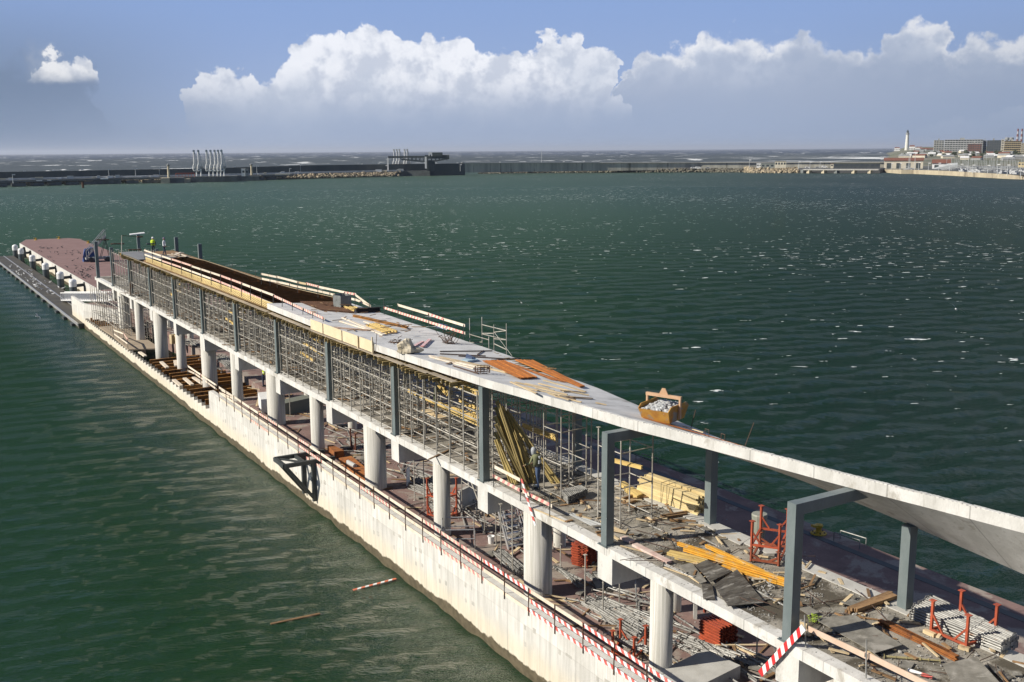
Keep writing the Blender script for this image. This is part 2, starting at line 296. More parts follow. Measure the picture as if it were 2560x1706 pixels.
CONC = mat('pale_concrete', (.50, .49, .45), (.40, .39, .355), 1.3, .9, .35, 30, c3=(.30, .29, .26), s3=.8, t3=.64)
CONCW = mat('white_concrete', (.64, .63, .585), (.50, .49, .45), 1.1, .88, .3, 25, stretch=(1, 1, .5), c3=(.40, .385, .34), s3=1.3, t3=.66)
COLM = mat('column_concrete', (.66, .64, .58), (.44, .43, .375), 3.0, .85, .35, 22, stretch=(5, 5, .10), c3=(.33, .29, .22), s3=1.0, t3=.66)
SLABE = mat('slab_edge_concrete', (.66, .65, .61), (.52, .51, .47), 1.4, .88, .35, 25, stretch=(1, 1, .5), c3=(.42, .40, .35), s3=1.1, t3=.62, joint=2.44)
ROOFC = mat('roof_concrete', (.60, .60, .585), (.47, .47, .455), .9, .92, .35, 22, stretch=(.6, 1.6, 1), c3=(.33, .32, .295), s3=.9, t3=.62)
DECKC = mat('dusty_deck_concrete', (.37, .34, .285), (.20, .185, .15), 1.3, .95, .8, 40, c3=(.085, .072, .05), s3=.5, t3=.545, fine=.45)
REDP2 = mat('pinkish_brown_paving', (.235, .145, .13), (.195, .118, .105), .35, .9, .1, 18, fine=.08)
REDF = mat('red_brown_paving', (.225, .145, .125), (.165, .105, .092), .7, .9, .15, 18, c3=(.29, .245, .205), s3=.45, t3=.53, fine=.25)
STEEL = mat('grey_painted_steel', (.165, .195, .195), (.13, .16, .16), 1.5, .45, 0, c3=(.26, .13, .055), s3=.9, t3=.66, fine=.12, stretch=(1, 1, .45))
GALV = mat('galvanised_steel', (.34, .335, .31), (.21, .205, .185), 3, .5, 0, metal=.2, c3=(.20, .12, .07), s3=.9, t3=.66, isl=.25)
DARKS = mat('dark_steel', (.035, .042, .042), (.05, .056, .055), 2, .55)
RUST = mat('rusty_steel', (.34, .125, .028), (.22, .075, .022), 3, .9, .3, 40, isl=.25, c3=(.11, .045, .02), s3=1.5, t3=.6)
RUSTD = mat('dark_rust', (.11, .05, .022), (.06, .028, .015), 2.5, .9, .3, 30)
BROWN = mat('brown_steel_beam', (.34, .155, .028), (.20, .09, .02), 1.5, .6, isl=.2, c3=(.08, .035, .012), s3=.8, t3=.6)
ORNG = mat('orange_red_paint', (.42, .085, .035), (.30, .06, .028), 3, .55, c3=(.22, .07, .03), s3=2, t3=.63, isl=.15)
WOODY = mat('yellow_timber', (.62, .46, .17), (.50, .36, .13), 2, .8, stretch=(1, .3, 1), c3=(.34, .25, .12), s3=2, t3=.66, isl=.18)
WOODP = mat('pale_timber', (.62, .50, .31), (.50, .38, .22), 2.2, .8, .2, 30, stretch=(1, .3, 1), c3=(.30, .20, .11), s3=1.8, t3=.66, isl=.22)
WOODB = mat('brown_timber', (.28, .17, .08), (.19, .11, .05), 2.2, .85, .2, 30, isl=.3)
WOODW = mat('whitewashed_board', (.72, .64, .52), (.62, .53, .41), 2.5, .8, c3=(.42, .30, .19), s3=1.6, t3=.66, isl=.1)
REDP = mat('faded_red_paint', (.52, .07, .06), (.62, .16, .13), 4, .7, c3=(.66, .42, .36), s3=3, t3=.63)
PLYD = mat('dark_plywood', (.05, .042, .032), (.13, .12, .098), 4, .6, .2, 30, c3=(.26, .245, .215), s3=2.5, t3=.58, fine=.35, stretch=(.5, 2, 1))
PLYG = mat('grey_plywood', (.25, .235, .20), (.15, .14, .115), 3, .75, .15, 30, c3=(.33, .31, .27), s3=.8, t3=.6)
YELP = mat('yellow_beam_paint', (.72, .38, .04), (.60, .29, .03), 3, .6, c3=(.55, .40, .20), s3=1.6, t3=.58, fine=.2)
JOIST = mat('weathered_joist', (.24, .18, .07), (.32, .24, .10), 3, .8, isl=.35, c3=(.06, .045, .02), s3=2, t3=.6)
WHITE = mat('white_paint', (.80, .80, .78), (.72, .72, .70), 2, .5)
ALU = mat('aluminium', (.55, .55, .54), (.45, .45, .44), 3, .35, metal=.5)
GRAVEL = mat('crushed_concrete', (.36, .35, .32), (.25, .24, .215), 4, .95, isl=.35)
# ------------------------------------------------------------------ the sea
def sea():
    na, nr = 1150, 1250; a0, a1 = math.radians(-22), math.radians(92)
    th = np.linspace(a0, a1, na); r = 14*np.exp(np.linspace(0, math.log(60000/14), nr))
    Rr, T = np.meshgrid(r, th, indexing='ij'); X = Rr*np.sin(T); Y = Rr*np.cos(T); Z = np.zeros_like(X)
    rng = np.random.RandomState(5); cell = np.maximum(Rr*(math.log(60000/14)/nr), Rr*(a1-a0)/na)
    wd = math.radians(31-90-24+90)                # waves run roughly along the line of sight
    lee = np.clip((26-X)/8, 0, 1)*np.clip((260-Y)/120, 0, 1); gate = 1-.72*lee
    DX = np.zeros_like(X); DY = np.zeros_like(X)
    for i in range(72):
        lam = .8*(6.5/.8)**rng.rand(); k = 2*math.pi/lam; d = wd+rng.randn()*.42; ax, ay = math.sin(d), math.cos(d)
        amp = .0075*lam**.55*(.6+.8*rng.rand()); w = np.clip((lam/cell-2.2)/2.5, 0, 1)*amp*(1-(.45 if lam < 2.2 else .75)*lee); ph = rng.rand()*6.283
        q = k*(X*ax+Y*ay)+ph; Z += w*np.cos(q); s = w*np.sin(q)*.8; DX -= s*ax; DY -= s*ay
    X = X+DX; Y = Y+DY
    outer = np.clip((Rr-1100)/80, 0, 1)
    for i in range(26):
        lam = 40*(9)**rng.rand(); k = 2*math.pi/lam; d = wd+rng.randn()*.3+.15; w = np.clip((lam/cell-2.2)/2.5, 0, 1)*.0045*lam**.85*outer
        Z += w*np.cos(k*(X*math.sin(d)+Y*math.cos(d))+rng.rand()*6.28)
    # keep waves below the quay's own footprint
    V = np.stack([X, Y, Z], -1).reshape(-1, 3).astype(np.float32)
    i = np.arange(nr-1)[:, None]*na+np.arange(na-1)[None, :]; Q = np.stack([i, i+na, i+na+1, i+1], -1).reshape(-1).astype(np.int32); nq = len(Q)//4
    me = bpy.data.meshes.new('sea'); me.vertices.add(len(V)); me.vertices.foreach_set('co', V.ravel()); me.loops.add(len(Q)); me.loops.foreach_set('vertex_index', Q)
    me.polygons.add(nq); me.polygons.foreach_set('loop_start', np.arange(0, nq*4, 4, dtype=np.int32)); me.polygons.foreach_set('loop_total', np.full(nq, 4, np.int32))
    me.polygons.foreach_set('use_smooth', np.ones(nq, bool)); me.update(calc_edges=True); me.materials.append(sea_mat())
    o = bpy.data.objects.new('sea', me); C.objects.link(o); o['kind'] = 'structure'
sea()
# ------------------------------------------------------------------ pier: floor slabs (setting)
XW, XD, XS, XE = 20.3, 22.0, 27.15, 38.7       # wall face, deck edge, deck sea edge, pier sea edge
ZF, ZD, ZU = 1.9, 5.95, 10.3
def struct(name, mb, m): return tag(mb.build(name, m), kind='structure')
f = MB(); f.bb(XW+.42, XE, -30, 77.6, -3, ZF); f.bb(25.4, XE, 77.6, 139.3, -3, ZF); f.bb(XW+.42, 25.4, 131.2, 139.3, -3, ZF)
f.bb(XW+.42, 25.4, 77.6, 131.2, -3, -.9)
struct('pier_floor', f, REDF)
e = MB(); e.bb(37.35, 37.75, -30, 139, ZF+.004, ZF+.012); struct('drain_channel', e, DARKS)
f = MB(); f.prism([(25.35, 139.3), (37.9, 139.3), (38.0, 227), (38.05, 243), (36.5, 246.5), (28, 247.8), (25.65, 238), (25.4, 190)], -3, 2.2)
struct('mooring_pier_floor', f, REDP2)
f = MB(); f.bb(25.3, 38.0, 184.6, 184.75, 2.204, 2.208); struct('pier_joint', f, DARKS)
# concrete wall along the water
WM = wall_mat()
w = empty('quay_wall', (XW, 40, 0), 'long pale concrete quay wall rising straight from the green water', 'wall')
def wchild(name, mb, m, **k): mb.v = [(v[0]-XW, v[1]-40, v[2]) for v in mb.v]; return mb.build(name, m, w, **k)
wchild('wall_body', MB().bb(XW, XW+.42, -30, 77.3, -3, 2.8), WM)
wchild('coping', MB().bb(XW+.05, XW+.36, -30, 77.2, 2.803, 2.86), CONCW)
pt = MB(); rn = random.Random(3)
for y in np.arange(10, 76, 2.42):
    for dz in (1.95, 1.25):
        if rn.random() < .75: pt.bb(XW-.004, XW+.01, y+rn.random()*.3, y+.17+rn.random()*.3, dz+rn.random()*.1, dz+.2+rn.random()*.1); pt.bb(XW-.004, XW+.01, y+.75, y+.9, dz-.05, dz+.14)
wchild('repair_patch', pt, mat('patch_mortar', (.36, .35, .31), (.47, .45, .40), 3, .9, fine=.25))
w = empty('stepped_wall', (XW, 104, 0), 'low concrete retaining wall with a saw-toothed top beside the open pit', 'wall')
sw = MB(); y = 77.3; i = 0
while y < 130.8:
    L = 1.12; h = 1.33-.17*((y-77.3)/53); a, b = y, min(y+L, 131)
    sw.add([(0, a, -3), (.3, a, -3), (.3, b, -3), (0, b, -3), (0, a, h+.16), (.3, a, h+.16), (.3, b, h-.12), (0, b, h-.12)], [(3,2,1,0),(4,5,6,7),(0,1,5,4),(1,2,6,5),(2,3,7,6),(3,0,4,7)]); y += L
sw.v = [(v[0], v[1]-104, v[2]) for v in sw.v]; sw.build('wall_body', WM, w)
w = empty('end_wall', (XW, 131, 0), 'short upright white wall closing the far end of the pit beside the pontoon', 'wall')
MB().prism([(0, 0), (0, 8.3), (.3, 8.3), (.3, .2), (3.3, -9.5), (3.1, -9.9)], -3, 2.95).build('wall_body', WM, w)
w = empty('mooring_wall', (25.35, 139, 0), 'white concrete side wall of the far mooring pier behind the dark piles', 'wall')
a = MB(); a.prism([(-.05, 0), (0.0, 51), (.27, 99), (.37, 99), (.1, 51), (.05, 0)], -3, 2.25)
a.v = [(v[0], v[1], v[2]) for v in a.v]; a.build('wall_body', WM, w)

# ------------------------------------------------------------------ raised deck and its columns
d = empty('raised_deck', (XD, 70, ZD), 'long raised concrete deck standing on round columns above the quay floor', 'deck')
def dch(name, mb, m, par=d, **k): mb.v = [(v[0]-XD, v[1]-70, v[2]-ZD) for v in mb.v]; return mb.build(name, m, par, **k)
dch('slab', MB().bb(XD+.45, XS, -25, 131.8, ZD-.3, ZD-.012), DECKC)
eb = MB(); y = -25.0
while y < 131: L = 2.6; eb.bb(XD, XD+.447, y+.006, min(y+L, 131.8)-.006, ZD-.335, ZD+(.012 if int(y*7) % 3 else .0)); y += L
dch('edge_beam', eb, SLABE)
dch('far_kerb', MB().bb(XS-.62, XS+.02, -25, 131.8, ZD-.008, ZD+.03), CONC)
STY = [20.67-9.15*k for k in (1, 2, 3)]+[20.67+9.15*k for k in range(13)]
for y in STY:
    if y > 131: continue
    xb = MB(); xb.bb(XD+.012, XS-.3, y-.55, y+.35, ZD-1.38, ZD-.338); dch('cross_beam', xb, CONCW)
RCY = [26.9+8.36*k for k in range(-2, 12)]
big = small = None
for k, y in enumerate(RCY):
    wide = (k % 2 == 1); R = .6 if wide else .41; x = XD+R+.01
    if wide and big: o = dup(big, (x, y, ZF))
    elif not wide and small: o = dup(small, (x, y, ZF))
    else:
        m = MB(); m.lathe((0, 0, 0), [(R, -4.5 if wide else -4.5), (R, ZD-.34-ZF)], 40 if wide else 32); o = m.build('round_column', COLM, None, False)
        for p in o.data.polygons: p.use_smooth = abs(p.normal.z) < .5
        o.location = (x, y, ZF); tag(o, None, 'column', 'round concrete columns under the raised deck')
        if wide: big = o
        else: small = o
    n = k-1
    o['label'] = ('wide' if wide else 'slim')+' round concrete column under deck edge, '+(['nearest', 'second', 'third', 'fourth', 'fifth', 'sixth', 'seventh'][max(0, k//2-(0 if wide else 1)) if k else 0])+' '+('wide' if wide else 'slim')+' one from the right'
    if k < 1: o['label'] = 'slim round concrete column under the deck at the bottom right corner'
inner = None
for k, y in enumerate(RCY[1:]):
    if inner is None:
        m = MB(); m.lathe((0, 0, 0), [(.3, -2.8), (.3, ZD-.34-ZF)], 20); inner = m.build('rear_column', COLM); inner.location = (26.4, y+4, ZF)
        for p in inner.data.polygons: p.use_smooth = abs(p.normal.z) < .5
        tag(inner, 'slender concrete column in the shade under the sea side of the deck', 'column', 'rear columns in shade under the deck')
    else: dup(inner, (26.4, y+4, ZF))
# steel columns along both edges of the deck
PS = .34
def steel_post(h):
    m = MB(); m.bb(-PS/2, PS/2, -PS/2, PS/2, .02, h); m.bb(-.27, .27, -.27, .27, 0, .02)
    for sx in (-.22, .22):
        for sy in (-.22, .22): m.tube((sx, sy, .02), (sx, sy, .07), .02, 6)
    return m
h0 = ZU-ZD-.02; sp = None
names = ['first', 'second', 'third', 'fourth', 'fifth', 'sixth', 'seventh', 'eighth', 'ninth', 'tenth', 'eleventh', 'twelfth', 'thirteenth']
for k in range(0, 13):
    y = 20.67+9.15*k; x = XD+.19
    if k < 2:                          # portal arms that reach in to the roof edge
        fr = empty('steel_portal', (x, y, ZD), ('nearest' if k == 0 else 'second')+' grey steel portal, a post with an arm reaching in to the roof slab', 'steel frame', 'steel portals carrying the near roof edge')
        h = h0-.01
        steel_post(h).build('post', STEEL, fr)
        xe = (25.2 if k == 0 else 24.4); MB().bb(PS/2, xe-x, -PS/2+.005, PS/2-.005, h-.36, h-.004).build('arm', STEEL, fr)
    else:
        lab = names[k]+' grey steel post along the near deck edge, counted from the right'
        if sp is None: sp = steel_post(h0-.05).build('steel_column', STEEL); sp.location = (x, y, ZD); tag(sp, lab, 'steel post', 'grey steel posts between deck and roof'); o = sp
        else: o = dup(sp, (x, y, ZD), label=lab)
sp2 = None
for k in range(0, 13):
    y = 20.4+9.15*k-.05; hh = {9: topz((26.95, y), 560+185/3.677), 10: topz((26.95, y), 560+122/3.677), 12: topz((26.95, y), 560+92/3.677)}.get(k, (8.72, 8.90, 9.35, 9.8)[min(k, 3)])-ZD
    o = steel_post(hh).build('steel_column', STEEL); o.location = (26.95, y, ZD)
    tag(o, names[k]+' grey steel post along the sea side of the deck, counted from the right', 'steel post', 'grey steel posts on the sea side of the deck')
# ------------------------------------------------------------------ roof slab
NE = [(12.5, 26.2), (14, 25.8), (15.6, 25.35), (18.1, 24.95), (20, 24.6), (21.1, 24.4), (24.3, 23.95), (26.6, 23.6), (29.9, 22.98), (32.6, 22.76), (35.5, 22.42), (38.5, 22.05), (42, 21.85), (48.5, 21.5), (56, 21.45), (66.3, 21.6), (80, 21.75), (104, 21.9), (114.5, 21.9)]
SE = [(12.5, 7.85, 27.3), (16.7, 8.31, 27.3), (19, 8.46, 27.3), (20.9, 8.59, 27.3), (24.05, 8.75, 27.3), (27.8, 8.95, 27.3), (31.4, 9.16, 27.3), (35, 9.33, 27.3), (37.4, 9.50, 27.3), (40.6, 9.58, 27.3), (45, 9.72, 27.3), (54, 9.85, 27.3), (66, 9.95, 27.3), (82, 9.95, 27.0), (98, 9.98, 26.8), (107, 9.98, 25.5), (114.5, 9.98, 23.2)]
def ip(tab, y, j=1): return float(np.interp(y, [t[0] for t in tab], [t[j] for t in tab]))
def nearX(y): return ip(NE, y)
def roofz(x, y):                                # top surface of the roof
    xn, xs = nearX(y), ip(SE, y, 2); zs = ip(SE, y, 1)+.3; t = (x-xn)/max(.1, xs-xn); return 10.65+(zs-10.65)*t
rf = empty('roof_slab', (24, 50, 10.3), 'curving white concrete roof slab over the raised deck, tilting toward the sea at its near end', 'roof')
ys = list(np.arange(8.5, 66.6, .5)); nx = 10; tp = []; bt = []
for y in ys:
    yy = max(y, 12.5)
    for i in range(nx+1):
        t = i/nx; xn, xs = nearX(yy), ip(SE, yy, 2)
        if y < 12.5: xn += (12.5-y)*.26
        x = xn+(xs-xn)*t; zt = 10.65+(ip(SE, yy, 1)+.3-10.65)*t; th = .36-.06*t
        tp.append((x-24, y-50, zt-10.3+.012*mnoise.noise(Vector((x*2, y*2, 0))))); bt.append((x-24, y-50, zt-th-10.3))
N = nx+1; M_ = len(ys); b0 = len(tp); fs = []; mi = []
for j in range(M_-1):
    for i in range(nx):
        a = j*N+i; fs.append((a, a+1, a+N+1, a+N)); fs.append((b0+a+N, b0+a+N+1, b0+a+1, b0+a)); mi += [0, 1]
    a = j*N; fs.append((a, a+N, b0+a+N, b0+a)); mi.append(1); a = j*N+nx; fs.append((b0+a, b0+a+N, a+N, a)); mi.append(1)
for i in range(nx): fs.append((b0+i, b0+i+1, i+1, i)); a = (M_-1)*N+i; fs.append((a, a+1, b0+a+1, b0+a)); mi += [1, 1]
m = MB(); m.v = tp+bt; m.f = fs; m.mi = mi; m.build('slab', [ROOFC, SLABE], rf)
# ragged top of the slab edge
eg = MB(); rn = random.Random(9)
for y0 in np.arange(9, 33, .13):
    x = nearX(max(y0, 12.5))+(max(0, 12.5-y0))*.26; eg.box((x-24+.085, y0-50+.065, 10.65-10.3), (.11+rn.random()*.04, .134, .02+rn.random()*.03))
eg.build('rough_edge', CONCW, rf)
# ------------------------------------------------------------------ crops of the photograph used for measuring
R1=crop(0,560,640);R2=crop(560,560,1200);R3=crop(1100,740,1740);R4=crop(700,960,1340);R5=crop(1200,1280,1840);R6=crop(1500,900,2140);R7=crop(1920,1180,2560);R9=crop(1660,1280,2300)
R10=crop(1980,1400,2560);R8=crop(1180,900,1620,1699);Z1=crop(1260,1420,1560,2352);Z2=crop(1160,1280,1400,2352);Z3=crop(1380,1180,1680,2352);Z4=crop(820,1180,1120,2352);Z5=crop(560,900,860,2352);Z6=crop(1080,820,1380,2352)
Z7=crop(1560,960,1860,2352);Z8=crop(180,560,480,2352);E1=crop(0,580,240,2352);E2=crop(190,740,430,2352);E3=crop(400,840,640,2352);E4=crop(700,1080,940,2352);E5=crop(840,720,1140,2352);E6=crop(1540,1480,1880);E7=crop(1660,1320,2000);E8=crop(980,1180,1220,2352)
def onroof(p):
    q = at(*p, 10.5)
    for _ in range(6): q = at(*p, roofz(q.x, q.y) if q.y < 67 else 10.35)
    return q
# ------------------------------------------------------------------ boards and guard rails
def board(m, a, b, w=.14, th=.028, stripe=False, up=(0, 0, 1), ph=0):
    a, b = Vector(a), Vector(b)
    if not stripe: return m.beam(a, b, th, w, up, 0)
    L, M = m.frame(a, b, up); n = max(2, int(L/.19)); sh = w*.35
    for i in range(n):
        t0, t1 = L*i/n, L*(i+1)/n; vs = []
        for s, z in ((-1, -w/2), (1, -w/2), (1, w/2), (-1, w/2)):
            for t in (t0, t1):
                tt = t+(sh if z > 0 else -sh)*(0 if (t == 0 or t >= L-1e-6) else 1); vs.append(a+M@Vector((s*th/2, tt, z)))
        m.add(vs, [(0, 1, 3, 2), (2, 3, 5, 4), (4, 5, 7, 6), (6, 7, 1, 0), (0, 2, 4, 6), (1, 7, 5, 3)], 1+(i+ph) % 2)
    return m
BM = [WOODW, REDP, WHITE]; PKP = mat('bleached_red_paint', (.60, .20, .18), (.66, .32, .28), 4, .8, c3=(.68, .50, .44), s3=3, t3=.6)
def rail(name, label, posts, boards, cat='guard rail', group=None, r=.022, pm=None):
    o0 = Vector(posts[0][0]); e = empty(name, o0, label, cat, group)
    for a, b in posts: MB().tube(Vector(a)-o0, Vector(b)-o0, r, 6).build('post', pm or DARKS, e)
    for bd in boards:
        i, j, t, st = bd[:4]; t2 = bd[4] if len(bd) > 4 else t; kind = bd[5] if len(bd) > 5 else None
        pa, pb = Vector(posts[i][0]), Vector(posts[j][0]); ha, hb = Vector(posts[i][1])-pa, Vector(posts[j][1])-pb
        a = pa+ha*t-o0; b = pb+hb*t2-o0; dv = (b-a).normalized()*.12; m = MB(); off = Vector((.04, 0, 0)); rr = random.Random(i*7+j+int(t*10))
        board(m, a-dv+off+Vector((0, 0, rr.uniform(-.015, .015))), b+dv+off+Vector((0, 0, rr.uniform(-.015, .015))), .145, .028, st, ph=rr.randint(0, 1))
        m.build('board', [kind or WOODW, REDP if o0.y < 20 and posts[i][0][1] < 34 else PKP, WOODW if posts[i][0][1] > 34 else WHITE], e)
    return e
# rail along the quay wall
ys = [14.0+1.83*k for k in range(34)]; ys = [y for y in ys if y < 76]; rr = random.Random(11)
posts = [((20.27, y, 2.62), (20.27+rr.uniform(-.02, .02), y+rr.uniform(-.03, .03), 3.78)) for y in ys]
def near(y): return min(range(len(ys)), key=lambda i: abs(ys[i]-y))
bd = []
for a, b, t, s in [(14,17.7,.90,1),(17.7,21.3,.90,1),(21.3,25,.9,1),(25,28.6,.90,1),(28.6,32.3,.90,0),(32.3,36,.90,1),(36,41.4,.90,1),(41.4,47,.9,0),(47,52,.9,0),(52,56,.9,0),(56,58.5,.9,1),(58.5,61.5,.9,0),(61.5,65,.9,1),(65,68.9,.9,0),(68.9,71,.9,0),(71,76,.9,0),
                   (14,19.5,.55,1),(19.5,24,.55,1),(24,28.6,.55,1),(28.6,32.3,.55,1),(32.3,36,.55,0),(36,39.6,.55,1),(39.6,45,.55,0),(45,49,.55,1),(49,54,.55,0),(54,58.5,.55,1),(58.5,65,.55,0),(65,71,.55,0),(71,76,.55,0),
                   (14,20,.17,0),(20,25,.17,0),(25,28.6,.19,1),(28.6,32.3,.19,1),(32.3,36,.17,0),(36,41,.19,1),(41,47,.17,0),(47,54,.17,0),(54,58.5,.19,1),(58.5,63,.17,0),(63,67,.17,1),(67,76,.17,0)]:
    i, j = near(a), near(b); bd.append((i, j, t, s))
rail('guard_rail', 'long guard rail of white and red striped boards along the top of the quay wall', posts, bd, pm=RUSTD)
# near side of the roof
P = [R2(65,630),R2(160,670),R2(243,700),R2(343,750),R2(452,790),R2(535,840),R2(628,880),R2(725,930),R2(815,970),R2(912,1020)]
T = [R2(65,500),R2(160,540),R2(243,570),R2(343,620),R2(452,650),R2(535,690),R2(628,730),R2(725,775),R2(815,815),R2(912,860)]
ps = [(onX(*p, 21.98), onX(*t, 21.98)) for p, t in zip(P, T)][::-1]
far = [((21.98, y, 10.3), (21.98, y, 11.35)) for y in (78.4, 81, 83.8, 86.8, 90, 93.4, 97, 100.6, 104)]
ps = ps+far; n = len(ps)
bd = []
for i, j, t, s, t2 in [(0,2,.93,1,.93),(2,5,.93,1,.93),(5,8,.93,0,.93),(8,10,.93,1,.93),(10,13,.93,0,.9),(13,15,.93,1,.93),(15,18,.9,0,.9),(0,2,.45,1,.45),(2,4,.45,0,.45),(4,6,.42,0,.4),(6,9,.42,1,.42),(9,11,.4,1,.5),(11,14,.45,0,.5),(14,16,.5,1,.5),(16,18,.5,0,.5)]: bd.append((i, j, t, s, t2))
rail('guard_rail', 'guard rail with drooping striped boards on the near edge of the roof', ps, bd)
def prail(cr, base, top, zb, boards, label, **k):
    posts = []
    for b, t in zip(base, top):
        p = at(*cr(*b), zb); posts.append((p, Vector((p.x, p.y, topz(p, cr(*t)[1])))))
    return rail('guard_rail', label, posts, boards, **k)
prail(R2, [(345,560),(425,575),(490,590),(605,610),(680,640),(762,650),(865,685),(975,700),(1110,735),(1205,755),(1340,800)], [(345,450),(425,470),(490,480),(605,515),(680,530),(762,545),(865,570),(975,590),(1110,625),(1205,640),(1340,680)], 10.25,
      [(0,2,.9,0),(2,4,.92,0),(3,4,.92,1),(4,5,.92,0,.92,WOODP),(5,6,.95,1),(6,8,.93,0),(8,9,.93,1),(9,10,.9,0,.38),(0,3,.52,0),(3,5,.52,0),(5,7,.52,0),(7,9,.5,0),(9,10,.5,0,.4)], 'guard rail of pale boards on the sea side of the roof beside the dark trough')
prail(R2, [(1472,835),(1600,872),(1738,912),(1882,962),(2018,1002),(2203,1065)], [(1478,700),(1605,742),(1745,775),(1885,825),(2022,872),(2203,925)], 10.25,
      [(1,3,.95,0),(3,4,.95,1),(4,5,.95,0),(0,1,.45,1),(1,3,.45,1,.43),(3,5,.42,1,.45)], 'short striped guard rail on the sea side of the roof above the open water')
# rail on the deck beside the worker
P = [R8(208,1310), R8(467,1460), R8(750,1610)]; T = [R8(208,1012), R8(467,1145), R8(750,1295)]
ps = [(onX(*p, 22.05), onX(*t, 22.05)) for p, t in zip(P, T)]
e = rail('guard_rail', 'guard rail with a white and a striped board beside the leaning timbers', ps, [(0,1,.93,0),(0,1,.62,1,.62),(1,2,.62,1,.66)])
m = MB(); o0 = ps[0][0]; board(m, onX(*R8(478,1150), 21.9)-o0, onX(*R8(612,1600), 21.9)-o0, .13, .03, True); m.build('brace_board', BM, e)
# pink timber rail at the lower right corner
b = [onX(*R10(140,885), 22.2), onX(*R10(750,1200), 22.2)]; t = [onX(*R10(128,560), 22.2), onX(*R10(755,805), 22.2)]
e = rail('guard_rail', 'rail of long pinkish planks on two thin steel pins in the lower right corner', list(zip(b, t)), [], pm=GALV)
m = MB(); o0 = b[0]; q = lambda x, y: onX(*R10(x, y), 22.3)-o0
board(m, q(85,650), q(160,675), .15, .03); m.build('board', [WOODP], e)
m = MB(); board(m, q(150,690), q(770,985), .17, .03); m.build('board', [mat('pinkish_plank', (.62,.47,.36), (.55,.40,.29), 2, .8)], e)
m = MB(); board(m, q(740,955), q(1480,1320), .17, .03); m.build('board', [mat('pinkish_plank', (.5,.4,.3))], e)
m = MB(); a, c = onX(*R9(885,1490), 21.9), onX(*R9(1285,1062), 21.9); board(m, a, c, .21, .03, True)
thing('barrier_board', m, [WOODW, mat('fresh_red_paint', (.62,.03,.035), (.50,.03,.03), 3, .5), WHITE], 'red and white striped barrier board leaning against the deck edge at the lower right', 'barrier board')
# ------------------------------------------------------------------ roof formwork
def formwork(y0, y1, n, label):
    e = empty('roof_formwork', (21.3, y0, 10), label, 'formwork'); o = Vector((21.3, y0, 10)); rn = random.Random(int(y0)); proto = {}
    for i in range(n):
        y = y0+(y1-y0)*i/(n-1); v = rn.choice((0, 0, 1, 2))
        if v not in proto:
            L = 5.6; m = MB(); x = (-.12, -.3, .05)[v]; m.ibeam((x, 0, -.02), (x+L, 0, -.02), .085, .2, .042, .03); c = m.build('joist', JOIST, e); proto[v] = c
        else: c = dup(proto[v], parent=e)
        c.location = (rn.uniform(-.05, .05)+(nearX(y)-21.55 if y > 50 else (nearX(y)-21.5)*.6), y-y0, rn.uniform(-.012, .012)); c.rotation_euler = (0, 0, rn.uniform(-.01, .01))
    m = MB(); y = y0
    while y < y1-.2:
        b = min(y+2.4, y1); x = nearX(y+1)-21.3; m.bb(x-.14, x+.16, y-y0+.01, b-y0-.01, .085, .108); y += 2.4
    m.build('ledge_plank', mat('dusty_ledge', (.40,.34,.26), (.30,.26,.20), 2, .9, isl=.2), e)
    m = MB(); m.bb(.75, 5.55, 0, y1-y0, .09, .27) if y0 > 60 else m.bb(.9, 3.2, 0, y1-y0, .085, .13); m.build('deck_panel', WOODB, e)
    m = MB()
    for x in (.95, 2.1, 3.2, 4.3, 5.1): m.bb(x-.04, x+.04, 0, y1-y0, -.33, -.125)
    m.build('bearer', WOODY, e)
    return e, o
ea, _ = formwork(41, 66, 58, 'timber formwork with rows of joist ends under the poured middle of the roof')
eb_, _ = formwork(66.4, 113, 98, 'timber formwork with yellow edge board and bent bars under the unpoured far roof')
m = MB(); y = 66.4
while y < 103: b = min(y+2.5, 103.6); m.bb(.70, .74, y-66.4+.01, b-66.4-.01, .12, .62); y += 2.5
m.build('edge_board', mat('yellow_edge_board', (.62,.49,.22), (.52,.41,.18), 2, .7, isl=.12), eb_)
y = 66.8; sb = None
while y < 103:
    if sb is None: x = .70; sb = MB().path([(x, 0, .52), (x-.32, -.05, .35), (x-.34, -.05, .24), (x, 0, .2)], .014, 4).build('starter_bar', mat('pinkish_rust', (.35,.2,.13), (.25,.14,.09), 3, .8), eb_); sb.location = (0, y-66.4, 0)
    else: dup(sb, (0, y-66.4, 0), parent=eb_)
    y += .42
# dark trough
TR = mat('black_brown_membrane', (.012, .008, .005), (.022, .012, .007), 1.6, 1, .4, 30, c3=(.05, .022, .01), s3=.6, t3=.62, spec=.0)
U = [(66.8, 26.75), (74, 26.0), (81, 25.75), (90, 25.95), (98, 26.05), (104.5, 25.4)]
m = MB()
for (a, xa), (b, xb) in zip(U[:-1], U[1:]): m.add([(.75, a-66.4, .275), (xa-21.3, a-66.4, .275), (xb-21.3, b-66.4, .275), (.75, b-66.4, .275)], [(0, 1, 2, 3)])
m.build('trough_lining', TR, eb_)
m = MB()
for (a, xa), (b, xb) in zip(U[:-1], U[1:]):
    xa -= 21.3; xb -= 21.3; a -= 66.4; b -= 66.4
    m.add([(xa, a, .27), (xb, b, .27), (xb, b, .52), (xa, a, .52)], [(3, 2, 1, 0)], 0); m.add([(xa, a, .52), (xb, b, .52), (xb+.1, b, .52), (xa+.1, a, .52)], [(0, 3, 2, 1)], 1); m.add([(xa+.1, a, .05), (xb+.1, b, .05), (xb+.1, b, .52), (xa+.1, a, .52)], [(0, 1, 2, 3)], 1)
m.build('trough_side', [TR, WOODP], eb_)
